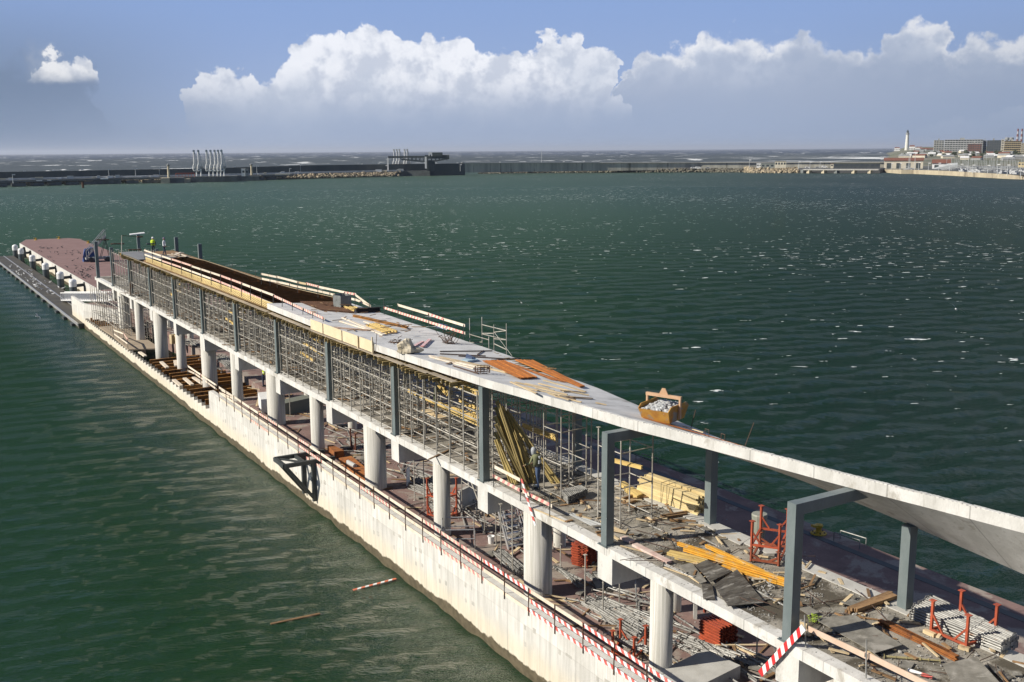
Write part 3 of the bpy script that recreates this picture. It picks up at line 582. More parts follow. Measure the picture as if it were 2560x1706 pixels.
m = MB(); m.prism([(.3, 38.2), (3.9, 38.2), (3.6, 41), (1.9, 47.2), (.3, 47.2)], .275, .33); m.build('far_platform', mat('grey_platform', (.21,.215,.22), (.16,.165,.17), 1.5, .8), eb_)
# pale shutter boards at the poured edge
m = MB()
for a, b in ((49.1, 50.9), (51.0, 53.2), (53.3, 56.0), (56.1, 58.0)): m.bb(nearX(a)-21.3-.06, nearX(a)-21.3-.03, a-41, b-41, .17, .76)
for yy in (49.1, 50.95): m.bb(nearX(yy)-21.3-.12, nearX(yy)-21.3-.061, yy-41, yy-41+.07, .12, 1.0 if yy < 50 else .8)
m.build('shutter_board', mat('pale_plywood', (.72,.60,.40), (.64,.53,.34), 1.2, .7, c3=(.55,.42,.25), s3=1, t3=.65), ea)
# ------------------------------------------------------------------ shoring scaffold
def std_mesh(h):
    m = MB(); m.tube((0, 0, 0), (0, 0, h), .031, 6); m.box((0, 0, .01), (.14, .14, .015)); z = .2
    while z < h-.1: m.tube((0, 0, z-.02), (0, 0, z+.02), .045, 6); z += 1.2
    m.box((0, 0, h-.01), (.14, .14, .015)); return m
SCM = mat('scaffold_tube', (.44,.42,.37), (.28,.26,.215), 2.5, .6, c3=(.22,.13,.08), s3=1.2, t3=.68, isl=.2)
_sm = {}
def scaffold(x0, y0, z0, xs, ysl, hf, lv, label, group='scaffold bays propping the roof', tl=None):
    e = empty('shoring_scaffold', (x0, y0, z0), label, 'scaffold', group); rn = random.Random(int(y0*10+x0))
    def cp(key, mk, nm):
        if key not in _sm: _sm[key] = mk().build(nm, SCM, e); return _sm[key]
        c = _sm[key].copy(); C.objects.link(c); c.parent = e; c.name = nm; return c
    for x in xs:
        h = round(hf(x), 2)
        for y in ysl: c = cp(('s', h), lambda: std_mesh(h), 'standard'); c.location = (x, y, 0); c.rotation_euler = (rn.uniform(-.004, .004), rn.uniform(-.004, .004), rn.random())
        for z in lv:
            if z < h: L = round(ysl[-1]-ysl[0], 2); c = cp(('l', L), lambda: MB().tube((0, 0, 0), (0, L, 0), .028, 6), 'ledger'); c.location = (x+.03, ysl[0], z)
    W = round(xs[-1]-xs[0], 2)
    for y in ysl:
        for z in (tl or lv[:3]): c = cp(('t', W), lambda: MB().tube((0, 0, 0), (W, 0, 0), .027, 6), 'transom'); c.location = (xs[0], y+.03, z+.06)
    return e
XS_ = [0, .75, 1.5, 2.2, 2.9, 3.6, 4.25]
for k in range(9):
    y0 = 38.95+9.15*k+.45; nn = 7; ysl = [i*1.36 for i in range(nn)]
    hf = lambda x, y=y0: (9.95-ZD) if x < 4 else (9.62-ZD if y < 50 else 9.85-ZD)
    pos = ['nearest', 'second', 'third', 'fourth', 'fifth', 'sixth', 'seventh', 'eighth', 'farthest'][k]
    scaffold(22.12, y0, ZD, XS_, ysl, lambda x: round(hf(x)-.0, 1), [.2, 1.38, 2.65, 3.75], pos+' bay of the dense tube scaffold between the steel posts under the roof')
scaffold(20.75, 113.5, -.4, [0, .7, 1.4, 3.0, 3.8], [i*1.3 for i in range(12)], lambda x: 5.9, [.3, 1.5, 2.8, 4.1, 5.2], 'tall tube scaffold standing in the far pit beside the pontoon gangway', None)
def tower(ps, z, h, lv, label, zs=None, grp=None):
    e = empty('scaffold_tower', ps[0], label, 'scaffold', grp); o = Vector(ps[0])
    for i, p in enumerate(ps): m = std_mesh(h if not zs else zs[i]); c = m.build('standard', SCM, e); c.location = Vector(p)-o
    n = len(ps)
    for i in range(n):
        for l in lv: a, b = Vector(ps[i])-o+Vector((0, 0, l)), Vector(ps[(i+1) % n])-o+Vector((0, 0, l+(.05 if i % 2 else 0))); MB().tube(a, b, .022, 6).build('ledger', SCM, e)
    return e
V = Vector
tower([V((23.56,36.25,ZD)), V((23.58,34.96,ZD)), V((24.87,34.96,ZD)), V((24.87,36.25,ZD))], ZD, 4.1, [.12, 1.5, 2.9, 3.6], 'slender scaffold tower beside the worker, prop bundle at its foot')
tower([V((23.58,32.33,ZD)), V((23.6,30.9,ZD)), V((25.15,30.9,ZD)), V((25.15,32.33,ZD))], ZD, 3.75, [.3, 1.6, 3.0], 'slender scaffold tower behind the second portal, a plank across it')
tower([V((25.3,37.9,ZD)), V((25.3,36.6,ZD)), V((26.3,36.6,ZD)), V((26.3,37.9,ZD))], ZD, 3.7, [.15, 1.4, 2.8], 'scaffold tower at the sea side of the deck behind the worker')
tower([V((25.6,41.5,ZD)), V((25.6,40.0,ZD)), V((26.7,40.0,ZD)), V((26.7,41.5,ZD))], ZD, 3.7, [.15, 1.4, 2.8], 'scaffold tower on the sea side behind the leaning timbers')
m = MB(); 
for i in range(3): m.beam(at(*R8(1275,935+12*i), 8.55-.03*i), at(*R8(1640,1030+10*i), 8.5-.03*i), .12, .05)
thing('plank_bundle', m, WOODY, 'yellow planks lying across a tower tube behind the second portal', 'planks')
# small scaffold outside the roof
b = [(275,420),(388,440),(497,495),(612,530),(450,478)]; t = [(275,205),(382,195),(495,265),(610,255),(450,375)]
ps = []
for i, (p, q) in enumerate(zip(b, t)): g = at(*R3(*p), 9.9); ps.append((g-V((0, 0, 1.6)), V((g.x, g.y, topz(g, R3(*q)[1])))))
e = empty('scaffold_tower', ps[0][0], 'small open scaffold rising over the sea edge of the roof beyond the guard rail', 'scaffold'); o0 = ps[0][0]
for a, c in ps: MB().tube(a-o0, c-o0, .026, 6).build('standard', SCM, e)
def pt_on(i, y, X=None): a = ps[i][0]; return V((a.x, a.y, topz(a, R3(0, y)[1])))-o0
for (i, y1, j, y2) in [(1,265,3,320),(0,355,4,405),(1,350,3,405),(2,440,3,495),(2,345,1,345),(3,320,2,335),(0,430,1,425),(3,405,2,395)]: MB().tube(pt_on(i, y1), pt_on(j, y2), .024, 6).build('ledger', SCM, e)
MB().tube(pt_on(2, 330), at(*R3(660,550), 10)-o0, .012, 5).build('stay_wire', SCM, e)
# ------------------------------------------------------------------ far shore of the harbour
A1=crop(0,340,500);A2=crop(380,350,780);A3=crop(900,350,1300);A4=crop(1250,350,1750);A5=crop(1700,350,2200);A6=crop(2160,300,2560)
def far(px, d, z=0.0):
    r = RM.T @ np.array([(px-1280)/F, (853-400)/F, 1.0]); k = d/math.hypot(r[0], r[1]); return Vector((r[0]*k, r[1]*k, z))
def rz(cr, x, y, z=3.2): return at(*cr(x, y), z)
def dist(p): return math.hypot(p[0], p[1])
def tz(p, cr, y, x=0): return topz(p, cr(x, y)[1])
def ang(p): return math.atan2(-p[0], p[1])            # turn a mesh so that its front (-Y) faces the eye
TAN = mat('tan_stone_wall', (.46,.40,.28), (.33,.28,.20), .15, .9, stretch=(1,1,.4), c3=(.20,.17,.12), s3=.12, t3=.6)
STONEW = mat('dark_breakwater', (.075,.095,.10), (.11,.125,.125), .08, .9, stretch=(1,1,.3))  # shade on the left run is put into this darker wall colour
LWALL = mat('streaked_breakwater', (.55,.53,.43), (.32,.31,.26), .12, .9, stretch=(1,1,.05), c3=(.16,.16,.13), s3=.3, t3=.6)  # sunlit right run, its light put into a paler wall colour
CREAM = mat('cream_render', (.62,.57,.45), (.52,.48,.38), .3, .9); FW = mat('far_white', (.78,.78,.76), (.68,.68,.66), .5, .7)
GREYB = mat('grey_render', (.30,.31,.30), (.24,.25,.25), .3, .9); DGL = mat('dark_glass', (.04,.05,.06), None, 1, .3)
ROOFR = mat('red_tile_roof', (.20,.08,.052), (.15,.066,.045), .4, .85); PIPE = mat('pale_grey_pipe', (.55,.57,.57), (.45,.47,.47), .4, .5)
CRD = mat('conveyor_dark', (.04,.055,.06), (.06,.075,.08), .4, .7); ASPH = mat('asphalt', (.085,.088,.09), (.065,.068,.07), .1, .9)
CPIL = mat('jetty_concrete', (.17,.185,.18), (.12,.13,.125), .3, .9); TANC = mat('dolphin_concrete', (.55,.48,.34), (.42,.37,.27), .3, .9)
def poly(pts): return [Vector(p) for p in pts]
def wallrun(name, label, pts, th, z0, m, cat='wall', cap=None):
    """pts: (pixel, distance, image row of the top)"""
    P = [far(p, d, z0) for p, d, r in pts]; Z = [topz(q, r) for q, (p, d, r) in zip(P, pts)]; o0 = P[0]
    e = empty(name, o0, label, cat); mb = MB(); cp = MB()
    for i in range(len(P)-1):
        a, b = P[i]-o0, P[i+1]-o0; n = Vector((a.x+o0.x, a.y+o0.y, 0)).normalized()*th; vs = []
        for q, z in ((a, Z[i]), (b, Z[i+1])): vs += [q, q+n, V((q.x, q.y, z-z0)), V((q.x, q.y, z-z0))+n]
        mb.add(vs, [(0,4,6,2),(1,3,7,5),(2,6,7,3)]); f = .9
        c = [V((v.x, v.y, v.z)) for v in (vs[2], vs[6])]; k = n.normalized()*-f
        cp.add([c[0]+k, c[1]+k, c[1]+n, c[0]+n, c[0]+k+V((0,0,.7)), c[1]+k+V((0,0,.7)), c[1]+n+V((0,0,.7)), c[0]+n+V((0,0,.7))], [(0,1,5,4),(4,5,6,7),(3,2,1,0),(2,3,7,6)])
    mb.build('wall_body', m, e)
    if cap: cp.build('coping', cap, e)
    return e
wallrun('breakwater_wall', 'dark breakwater wall across the horizon at the left behind the oil jetty', [(-120,760,432),(20,772,430),(200,790,427),(500,830,421.5),(780,862,413.5),(1000,890,410.6),(1162,905,408.8)], 6, 0, STONEW)
wallrun('breakwater_wall', 'streaked concrete breakwater wall with a pale parapet running to the right shore', [(1162,905,409.5),(1300,925,408.8),(1500,950,408.2),(1750,972,407.6),(1950,985,407.4),(2230,1000,407)], 5, 2, LWALL, cap=CONC)
# rubble mounds
def rocks(name, pts, n, w, h, m, r=(.6, 1.5)):
    rn = random.Random(len(pts)*n); mb = MB(); L = len(pts)-1
    for i in range(n):
        t = rn.random()*L; j = int(t); u = t-j; a, b = pts[j], pts[j+1]; p = a.lerp(b, u); back = Vector((p.x, p.y, 0)).normalized(); s = rn.random(); q = p+back*(w*s)
        mb.rock((q.x, q.y, p.z+h*s+rn.uniform(-.3, .3)), rn.uniform(*r), .8, i)
    o = mb.build(name, m); return tag(o, kind='stuff')
RK = mat('pale_boulders', (.40,.33,.22), (.20,.17,.12), 1.5, .95, isl=.5); RK2 = mat('shade_painted_boulders', (.20,.18,.13), (.09,.09,.07), 1.5, .95, isl=.5)  # second boulder colour is a darker copy with shade put into it
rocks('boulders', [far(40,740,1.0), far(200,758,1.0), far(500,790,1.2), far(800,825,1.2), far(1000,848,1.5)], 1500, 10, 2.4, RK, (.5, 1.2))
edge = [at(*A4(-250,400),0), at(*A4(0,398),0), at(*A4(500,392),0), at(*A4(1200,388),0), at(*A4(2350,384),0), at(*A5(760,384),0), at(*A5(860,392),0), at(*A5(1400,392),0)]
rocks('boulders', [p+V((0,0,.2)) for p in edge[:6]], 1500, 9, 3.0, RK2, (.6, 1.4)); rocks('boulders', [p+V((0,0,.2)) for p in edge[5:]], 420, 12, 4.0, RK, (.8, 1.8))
# roadway behind the boulders
edge2 = edge+[at(*A5(1450,394),0), at(*A5(2353,394),0), at(*A6(300,775),0)]
g = MB(); ZQ = 3.2
for a, b in zip(edge2[:-1], edge2[1:]):
    pa, pb = a+Vector((a.x,a.y,0)).normalized()*9, b+Vector((b.x,b.y,0)).normalized()*9; qa, qb = Vector((a.x,a.y,0)).normalized()*996, Vector((b.x,b.y,0)).normalized()*996
    g.add([(pa.x,pa.y,ZQ),(pb.x,pb.y,ZQ),(qb.x,qb.y,ZQ),(qa.x,qa.y,ZQ),(pa.x,pa.y,-2),(pb.x,pb.y,-2)], [(0,1,2,3),(4,5,1,0)])
struct('harbour_road', g, ASPH)
# low causeway with open spans at the right of the rocks
m = MB(); a, b = at(*A5(1450,394),0), at(*A5(2340,396),0); o0 = a.copy(); e = empty('causeway', o0, 'low concrete causeway with open spans at the water between boulders and tan quay wall', 'bridge')
n = Vector((a.x,a.y,0)).normalized(); mb = MB(); mb.beam(V((0,0,3.0))+n*3, (b-a)+V((0,0,3.0))+n*3, 8, .9); mb.build('deck', CONC, e)
for t in (.0,.08,.28,.45,.68,.89): mb = MB(); c = (b-a)*t+n*1; mb.box((c.x, c.y, 1), (3.4, 3, 3.6)); mb.build('pier', TANC if t in (.08,.28,.68,.89) else CPIL, e)
# oil jetty: deck on pairs of piles
J = [at(*A1(-200,612),0), at(*A1(0,605),0), at(*A1(1130,572),0), at(*A1(1900,556),0), at(*A2(1560,598),0), at(*A2(2353,570),0), at(*A3(460,540),0), at(*A3(1010,522),0), at(*A3(1560,500),0)]
e = empty('oil_jetty', J[1], 'long dark jetty deck on paired piles running across the water to the oil berths', 'jetty'); o0 = J[1]; mb = MB(); pr = MB(); cnt = 0; pil = None
for a, b in zip(J[:-1], J[1:]):
    ba = Vector((a.x,a.y,0)).normalized()*5; mb.beam(a-o0+ba+V((0,0,3.3)), b-o0+ba+V((0,0,3.3)), 7, 1.3); L = (b-a).length; k = 0
    pr.tube(a-o0+ba+V((0,0,4.4)), b-o0+ba+V((0,0,4.4)), .35, 5); pr.tube(a-o0+ba*1.3+V((0,0,5.0)), b-o0+ba*1.3+V((0,0,5.0)), .25, 5)
    while k < L:
        p = a.lerp(b, k/L)-o0+ba
        if pil is None: q = MB(); q.box((0,0,1.2), (8,6,2.0)); q.tube((-2,-1,-2),(-2,-1,1),.9,8); q.tube((2.4,-1,-2),(2.4,-1,1),.9,8); pil = q.build('pile_cap', CPIL, e); pil.location = p
        else: dup(pil, p, parent=e)
        k += 11.5
mb.build('deck', CPIL, e); pr.build('pipeline', PIPE, e)
# concrete berthing islands
def block(name, cr, x0, x1, yb, yt, depth, m, label, cat, z0=0, mt=None, group=None):
    a, b = at(*cr(x0,yb),z0), at(*cr(x1,yb),z0); c = (a+b)/2; zt = topz(c, cr(0,yt)[1]); w = (b-a).length
    mb = MB(); mb.bb(-w/2, w/2, 0, depth, (-2 if z0 == 0 else 0), zt-z0); o = mb.build(name, m); o.location = c; o.rotation_euler = (0,0,ang(c)); return tag(o, label, cat, group)
block('berth_island', A2, 140, 255, 642, 562, 14, TANC, 'cream concrete dolphin at the left end of the oil berth, red railing on top', 'dolphin')
block('berth_island', A2, 256, 462, 636, 560, 12, CPIL, 'dark concrete platform between the cream dolphin and the loading arms', 'platform')
block('berth_island', A2, 465, 560, 632, 575, 14, TANC, 'cream concrete block at the foot of the first pair of loading arms', 'dolphin')
block('berth_island', A2, 562, 1225, 622, 535, 16, CPIL, 'wide dark concrete platform carrying the row of seven loading arms', 'platform')
block('berth_island', A2, 1240, 1560, 604, 535, 14, CPIL, 'dark platform with a white cabin right of the seven loading arms', 'platform')
block('berth_island', A3, 405, 460, 542, 475, 12, TANC, 'cream concrete dolphin at the left end of the second oil berth', 'dolphin')
block('berth_island', A3, 461, 1010, 532, 455, 16, CPIL, 'dark concrete platform carrying the five loading arms', 'platform')
block('berth_island', A1, 1130, 1400, 568, 515, 10, CPIL, 'low dark pump platform halfway along the jetty', 'platform')
def cabin(cr, x0, x1, yb, yt, z0, label, m=FW, roof=None, dep=4, cat='cabin', name='cabin', win=None, group=None):
    a, b = at(*cr(x0,yb),z0), at(*cr(x1,yb),z0); c = (a+b)/2; h = topz(c, cr(0,yt)[1])-z0; w = (b-a).length
    e = empty(name, c, label, cat, group, ang(c)); mb = MB(); mb.bb(-w/2, w/2, 0, dep, 0, h); mb.build('wall', m, e)
    mb = MB(); mb.bb(-w/2-.2, w/2+.2, -.2, dep+.2, h, h+.25); mb.build('roof', roof or m, e)
    k = max(1, int(w/2.6)) if win is None else win
    for i in range(k): mb = MB(); x = -w/2+w*(i+.5)/k; mb.bb(x-w/k*.28, x+w/k*.28, -.06, .02, h*.5, h*.8); mb.build('window', DGL, e)
    return e
cabin(A2, 1322, 1372, 535, 432, 4.3, 'white control cabin tower on the platform right of the loading arms')
cabin(A2, 1376, 1420, 535, 435, 4.3, 'slim grey cabin beside the white control tower', GREYB)
cabin(A3, 752, 816, 418, 368, 4.3, 'white control cabin behind the five loading arms')
block('pipe_cover', A3, 268, 376, 520, 484, 3, FW, 'white boxed launch moored at the second berth', 'boat')
block('deck_box', A1, 435, 490, 532, 524, 2, FW, 'white gangway section on the left jetty, larger of two', 'gangway', 4)
block('deck_box', A1, 560, 600, 528, 520, 2, FW, 'white gangway section on the left jetty, smaller of two', 'gangway', 4)
block('deck_box', A1, 1190, 1265, 512, 499, 4, FW, 'white roofed shelter on the pump platform', 'shelter', 4)
block('deck_box', A2, 1825, 2020, 516, 500, 5, CREAM, 'long pale shed on the jetty right of the platforms', 'shed', 4)
block('deck_box', A3, 150, 380, 470, 452, 6, TANC, 'long tan pipe rack cover left of the second berth', 'shed', 4)
# red railing
a, b = at(*A1(2070,490),5), at(*A1(2290,486),5); e = empty('railing', a, 'thin red railing along the top of the left berth', 'railing'); d = b-a
for i in range(7): MB().tube(d*(i/6), d*(i/6)+V((0,0,topz(a,A1(0,442)[1])-5)), .12, 4).build('post', ORNG, e)
MB().tube(V((0,0,topz(a,A1(0,442)[1])-5)), d+V((0,0,topz(a,A1(0,442)[1])-5)), .15, 4).build('handrail', ORNG, e)
# marine loading arms
def arm(cr, x, yb, yt, label, proto=[None]):
    p = at(*cr(x+18, yb), 4.3); h = topz(p, cr(0,yt)[1])-4.3
    if proto[0]: return dup(proto[0], p, (0,0,ang(p)), label)
    e = empty('loading_arm', p, label, 'loading arm', 'white loading arms standing on the oil berths', ang(p)); H = h
    m = MB(); m.tube((0,0,0),(0,0,H*.28),.42,8); m.build('riser', FW, e)
    m = MB(); m.path([(0,0,H*.26),(-1.6,-.4,H*.20),(-2.2,-.4,H*.27),(-1.9,-.4,H*.40),(-1.5,-.4,H*.46)],.36,8); m.build('swivel_pipe', FW, e)
    m = MB(); m.tube((-1.3,0,H*.27),(-1.3,0,H*.94),.34,8,.28); m.tube((-.35,0,H*.27),(-.8,0,H*.94),.16,5)
    for i in range(14): z = H*(.3+.63*i/14); m.tube((-1.3,0,z),(-.5,0,z+H*.02),.12,4)
    m.build('inboard_arm', FW, e)
    m = MB(); m.tube((-1.0,-.4,H*.96),(-1.0,.4,H*.96),.85,12); m.build('sheave', PIPE, e)
    m = MB(); m.tube((-.6,.3,H*.93),(1.4,.3,H*.40),.30,6); m.tube((1.4,.3,H*.40),(.5,.3,H*.24),.28,6); m.build('outboard_arm', PIPE, e)
    m = MB(); m.box((.6,0,H*.33),(1.6,1.2,1.6)); m.build('counterweight', GREYB, e)
    proto[0] = e; return e
W7 = ['first','second','third','fourth','fifth','sixth','seventh']
for i, x in enumerate((640,705,825,885,945,995,1045)): arm(A2, x, 535, 150, W7[i]+' of seven tall white loading arms at the left oil berth')
for i, x in enumerate((507,548,586,663,702)): arm(A3, x, 452, 190, W7[i]+' of five white loading arms at the oil berth by the dark conveyor')
# conveyor bridge with machine house
c = at(*A3(1040,455), 4.3); k = dist(c)/F*400/2353; zz = lambda y: topz(c, A3(0,y)[1])-4.3; xx = lambda x: (x-1040)*k
e = empty('ship_unloader', c, 'dark steel bulk loader with a long lattice boom and machine house over the second berth', 'harbour crane', rz=ang(c))
m = MB()
for yy in (-2, 2):
    m.beam((xx(435),yy,zz(250)),(xx(960),yy,zz(250)),.8,1.6); m.beam((xx(620),yy,zz(285)),(xx(960),yy,zz(318)),.8,1.2); m.beam((xx(960),yy,zz(250)),(xx(1310),yy,zz(250)),.8,3.0); m.beam((xx(1110),yy,zz(312)),(xx(1310),yy,zz(275)),.8,1.2)
    for i in range(24): x = 620+i*28; m.beam((xx(x),yy,zz(255)),(xx(x+(14 if i%2 else -14)),yy,zz(285+min(30,i*2.2) if x < 960 else 305)),.45,.45)
m.build('boom', CRD, e)
m = MB(); m.bb(xx(985),xx(1105),-3,3,0,zz(300)); m.build('tower', CRD, e); m = MB(); m.bb(xx(1066),xx(1215),-3,3,zz(240),zz(187)); m.build('machine_house', GREYB if 0 else CRD, e)
m = MB(); m.bb(xx(1015),xx(1028),-3,-2,zz(240),zz(187)); m.bb(xx(1052),xx(1066),-3,-2,zz(240),zz(187)); m.bb(xx(1015),xx(1066),-3,-2,zz(200),zz(183)); m.build('white_portal', FW, e)
m = MB(); m.bb(xx(958),xx(984),-5,-3.5,zz(420),zz(248)); m.build('stair_tower', FW, e); m = MB(); m.bb(xx(418),xx(438),-3,-1,-1,zz(262)); m.bb(xx(395),xx(418),-3,-1,zz(380),zz(368)); m.build('mast_tower', FW, e)
# lamp posts, masts and beacons
lamp0 = [None]
def lamp(cr, x, yb, yt, z, label, head=True):
    p = at(*cr(x, yb), z) if z is not None else None; h = topz(p, cr(0,yt)[1])-z
    if lamp0[0] and head: o = dup(lamp0[0], p, (0,0,ang(p)), label); o.scale = (1,1,h/lamp0[1]); return o
    e = empty('street_lamp' if head else 'mast', p, label, 'lamp post' if head else 'mast', 'lamp posts along jetty and breakwater' if head else None, ang(p))
    m = MB(); m.tube((0,0,0),(0,0,h),.22,6,.12); m.build('pole', PIPE, e)
    if head: m = MB(); m.bb(-.3,1.5,-.3,.3,h-.1,h+.3); m.build('lamp_head', FW, e); lamp0[0] = e; lamp0.append(h)
    return e
L = [(A1,155,560,460),(A1,285,512,418),(A1,630,508,412),(A1,963,500,402),(A1,1284,498,398),(A1,1598,492,390),(A1,1878,480,382),(A2,480,510,412),(A2,585,520,400),(A2,1205,505,398),(A2,1545,512,390),(A2,1860,500,382),(A2,2025,510,425),(A2,2185,498,368),(A3,20,470,357),(A3,270,445,350),(A3,1108,442,335),(A3,1425,440,342),(A3,1475,462,368),(A3,1738,425,345),(A3,2050,418,330),(A4,743,340,258),(A4,983,338,255),(A5,815,340,240),(A5,1395,345,262),(A5,1528,340,265),(A5,1648,335,260)]
for i, (cr, x, yb, yt) in enumerate(L): lamp(cr, x, yb, yt, 3.4, 'slim pale lamp post along the jetty and breakwater')
lamp(A4, 490, 335, 118, 3.4, 'very tall thin white mast in the middle of the breakwater', False)
def beacon(cr, x, yb, yt, z, label, m_=TANC, r=.9):
    p = at(*cr(x,yb),z); h = topz(p, cr(0,yt)[1])-z; e = empty('beacon', p, label, 'beacon'); MB().lathe((0,0,0),[(r,0),(r*.8,h*.86)],10).build('shaft', m_, e); MB().lathe((0,0,h*.86),[(r*1.5,0),(r*1.5,.5),(r*.6,.5),(r*.6,h*.1),(.1,h*.14)],10).build('lantern', GREYB, e)
beacon(A2, 248, 552, 350, 4.5, 'white beacon column on the cream dolphin left of the arms'); beacon(A2, 1468, 520, 345, 4.5, 'brown and white beacon column right of the white cabin'); beacon(A3, 1505, 455, 325, 3.4, 'yellow-green beacon column where jetty meets breakwater', mat('mossy_yellow', (.40,.36,.13)))
m = MB(); p = at(*A1(978,612),0); m.tube((0,0,-1),(0,0,topz(p,A1(0,545)[1])),.7,8); o = thing('mooring_pile', m, RUSTD, 'dark rusty pile standing alone in the water in front of the left jetty', 'pile'); o.location = p
# buildings and vehicles on the breakwater road
cabin(A4, 48, 72, 336, 316, ZQ, 'small white box kiosk left of the low buildings on the breakwater', FW, win=1)
cabin(A4, 150, 236, 334, 310, ZQ, 'low cream building with white doors on the breakwater', CREAM, dep=8, cat='building', name='building')
cabin(A4, 296, 322, 345, 296, ZQ, 'narrow white tower building on the breakwater', FW, dep=6, cat='building', name='building', win=1)
cabin(A4, 325, 402, 342, 302, ZQ, 'cream two-part building right of the narrow white tower', CREAM, dep=8, cat='building', name='building')
cabin(A5, 900, 950, 340, 280, ZQ, 'white gable end of the grey shed on the boulders', FW, dep=10, cat='building', name='shed_end', win=3)
cabin(A5, 951, 1216, 342, 283, ZQ, 'long grey shed with panel bays above the boulders', mat('grey_green_panels', (.26,.28,.25), (.20,.22,.20), .3, .85), dep=14, cat='building', name='shed', win=5)
cabin(A5, 1115, 1245, 330, 252, ZQ+3, 'cream upper building rising behind the long grey shed', CREAM, roof=CRD, dep=8, cat='building', name='building', win=4)
cabin(A5, 1808, 2353, 338, 278, ZQ, 'long low dark shed on the causeway end of the breakwater', mat('dark_shed', (.045,.055,.062), (.06,.07,.075), .3, .8), roof=mat('mossy_roof', (.13,.14,.09)), dep=12, cat='building', name='shed', win=9)
cabin(A5, 1770, 1802, 335, 282, ZQ, 'tiny hut with a red roof left of the long dark shed', CREAM, roof=ROOFR, win=1)
carp = {}
def car(cr, x, y, label, kind='van', col=FW):
    p = at(*cr(x,y),ZQ); key = (kind, col.name)
    if key in carp: return dup(carp[key], p, (0,0,ang(p)), label)
    e = empty('parked_van' if kind == 'van' else 'parked_car', p, label, kind, 'vehicles parked on the breakwater', ang(p)); L = 5.2 if kind == 'van' else 4.2
    m = MB(); h = 2.0 if kind == 'van' else 1.4; pr = [(-L/2,.35),(L/2,.35),(L/2,.95),(L/2-.9,1.05),(L/2-1.6,h),(-L/2+(.1 if kind == 'van' else .7),h),(-L/2,1.0)]
    n = len(pr); m.add([(a,-.9,b) for a,b in pr]+[(a,.9,b) for a,b in pr], [tuple(range(n)),tuple(range(n,2*n))[::-1]]+[(i,n+i,n+(i+1)%n,(i+1)%n) for i in range(n)]); m.build('body', col, e)
    m = MB(); m.bb(-L/2+.9,L/2-1.5,-.92,.92,h-.75,h-.2); m.build('window', DGL, e)
    for sx in (-L/2+.9, L/2-.9):
        for sy in (-.8,.8): MB().tube((sx,sy-.1,.33),(sx,sy+.1,.33),.33,10).build('wheel', DARKS, e)
    carp[key] = e; return e
for x, y, lb, kd in [(130,352,'small white van nearest the left on the breakwater road','van'),(312,352,'white van in front of the narrow white tower','van'),(380,350,'white van right of the narrow white tower','van'),(420,350,'white car behind the white vans','car'),(515,350,'white car at the foot of the tall mast','car'),(560,330,'white van parked against the breakwater wall','van'),(1690,342,'white car alone on the right half of the breakwater','car'),(2270,340,'white car near the right end of the breakwater road','car')]: car(A4, x, y, lb, kd)
GRC = mat('silver_car_paint', (.35,.36,.37), None, 1, .4)
for x, y, lb, kd in [(215,342,'white van left of the boulder shore','van'),(330,340,'silver car left of the boulder shore','car'),(1440,325,'long white van right of the grey shed','van'),(1500,335,'silver car beside the long white van','car'),(1620,335,'silver car near the lamp posts by the causeway','car'),(1700,330,'white van beside the tiny red-roofed hut','van')]: car(A5, x, y, lb, kd, FW if 'white' in lb else GRC)
# ------------------------------------------------------------------ right shore: land, marina wall, town
LAND = mat('coastal_land', (.15,.15,.10), (.20,.185,.14), .012, .95, c3=(.10,.115,.075), s3=.006, t3=.5, fine=.3)
g = MB(); rows = [(1060,1.2),(1250,3.5),(1500,6),(1900,10),(2300,14.5),(2700,18.5),(3300,21.5),(4500,24)]; cols = list(range(2140,3400,30)); vs = []
for d, z in rows:
    for px in cols:
        left = 2235 if d < 1300 else (2240 if d < 1700 else (2190 if d < 2200 else 2215)); t = min(1, max(0, (px-left)/50)); q = far(px, d, 0); nz = mnoise.noise(Vector((q.x*.004, q.y*.004, 0)))*3; vs.append((q.x, q.y, -4+(z+4+nz)*t))
nc = len(cols); g.add(vs, [(j*nc+i, j*nc+i+1, (j+1)*nc+i+1, (j+1)*nc+i) for j in range(len(rows)-1) for i in range(nc-1)]); o = struct('coast_land', g, LAND)
for p in o.data.polygons: p.use_smooth = True
g = MB(); q = [at(*A6(300,775),0), at(*A6(545,795),0), at(*A6(725,795),0), at(*A6(1220,818),0), at(*A6(2075,868),0), at(*A6(2400,880),0), at(*A6(2800,905),0)]
top = [V((p.x,p.y,2.6))+Vector((p.x,p.y,0)).normalized()*2.4 for p in q]; back = [Vector((p.x,p.y,0)).normalized()*1120+V((0,0,2.6)) for p in q]
for i in range(len(q)-1): g.add([top[i],top[i+1],back[i+1],back[i]], [(0,1,2,3)])
struct('marina_ground', g, mat('marina_yard', (.115,.12,.11), (.085,.09,.085), .05, .9, fine=.3))
e = empty('marina_wall', q[0], 'tan stone quay wall with rust streaks along the water in front of the marina', 'wall'); m = MB(); o0 = q[0]
for i in range(len(q)-1):
    a, b = q[i]-o0, q[i+1]-o0; d = .8 if i == 1 else 0; n = Vector((q[i].x,q[i].y,0)).normalized()*-d; H = [topz(q[i], A6(0,[730,732,735,752,800,835,845][i])[1]), topz(q[i+1], A6(0,[730,732,735,752,800,835,845][i+1])[1])]
    k = Vector((q[i].x,q[i].y,0)).normalized()*3; m.add([a-V((0,0,2)), b-V((0,0,2)), b+V((0,0,H[1])), a+V((0,0,H[0])), a+k-V((0,0,2)), b+k-V((0,0,2)), b+k+V((0,0,H[1])), a+k+V((0,0,H[0]))], [(0,1,2,3),(5,4,7,6),(3,2,6,7),(4,0,3,7),(1,5,6,2)])
m.build('wall_body', TAN, e)
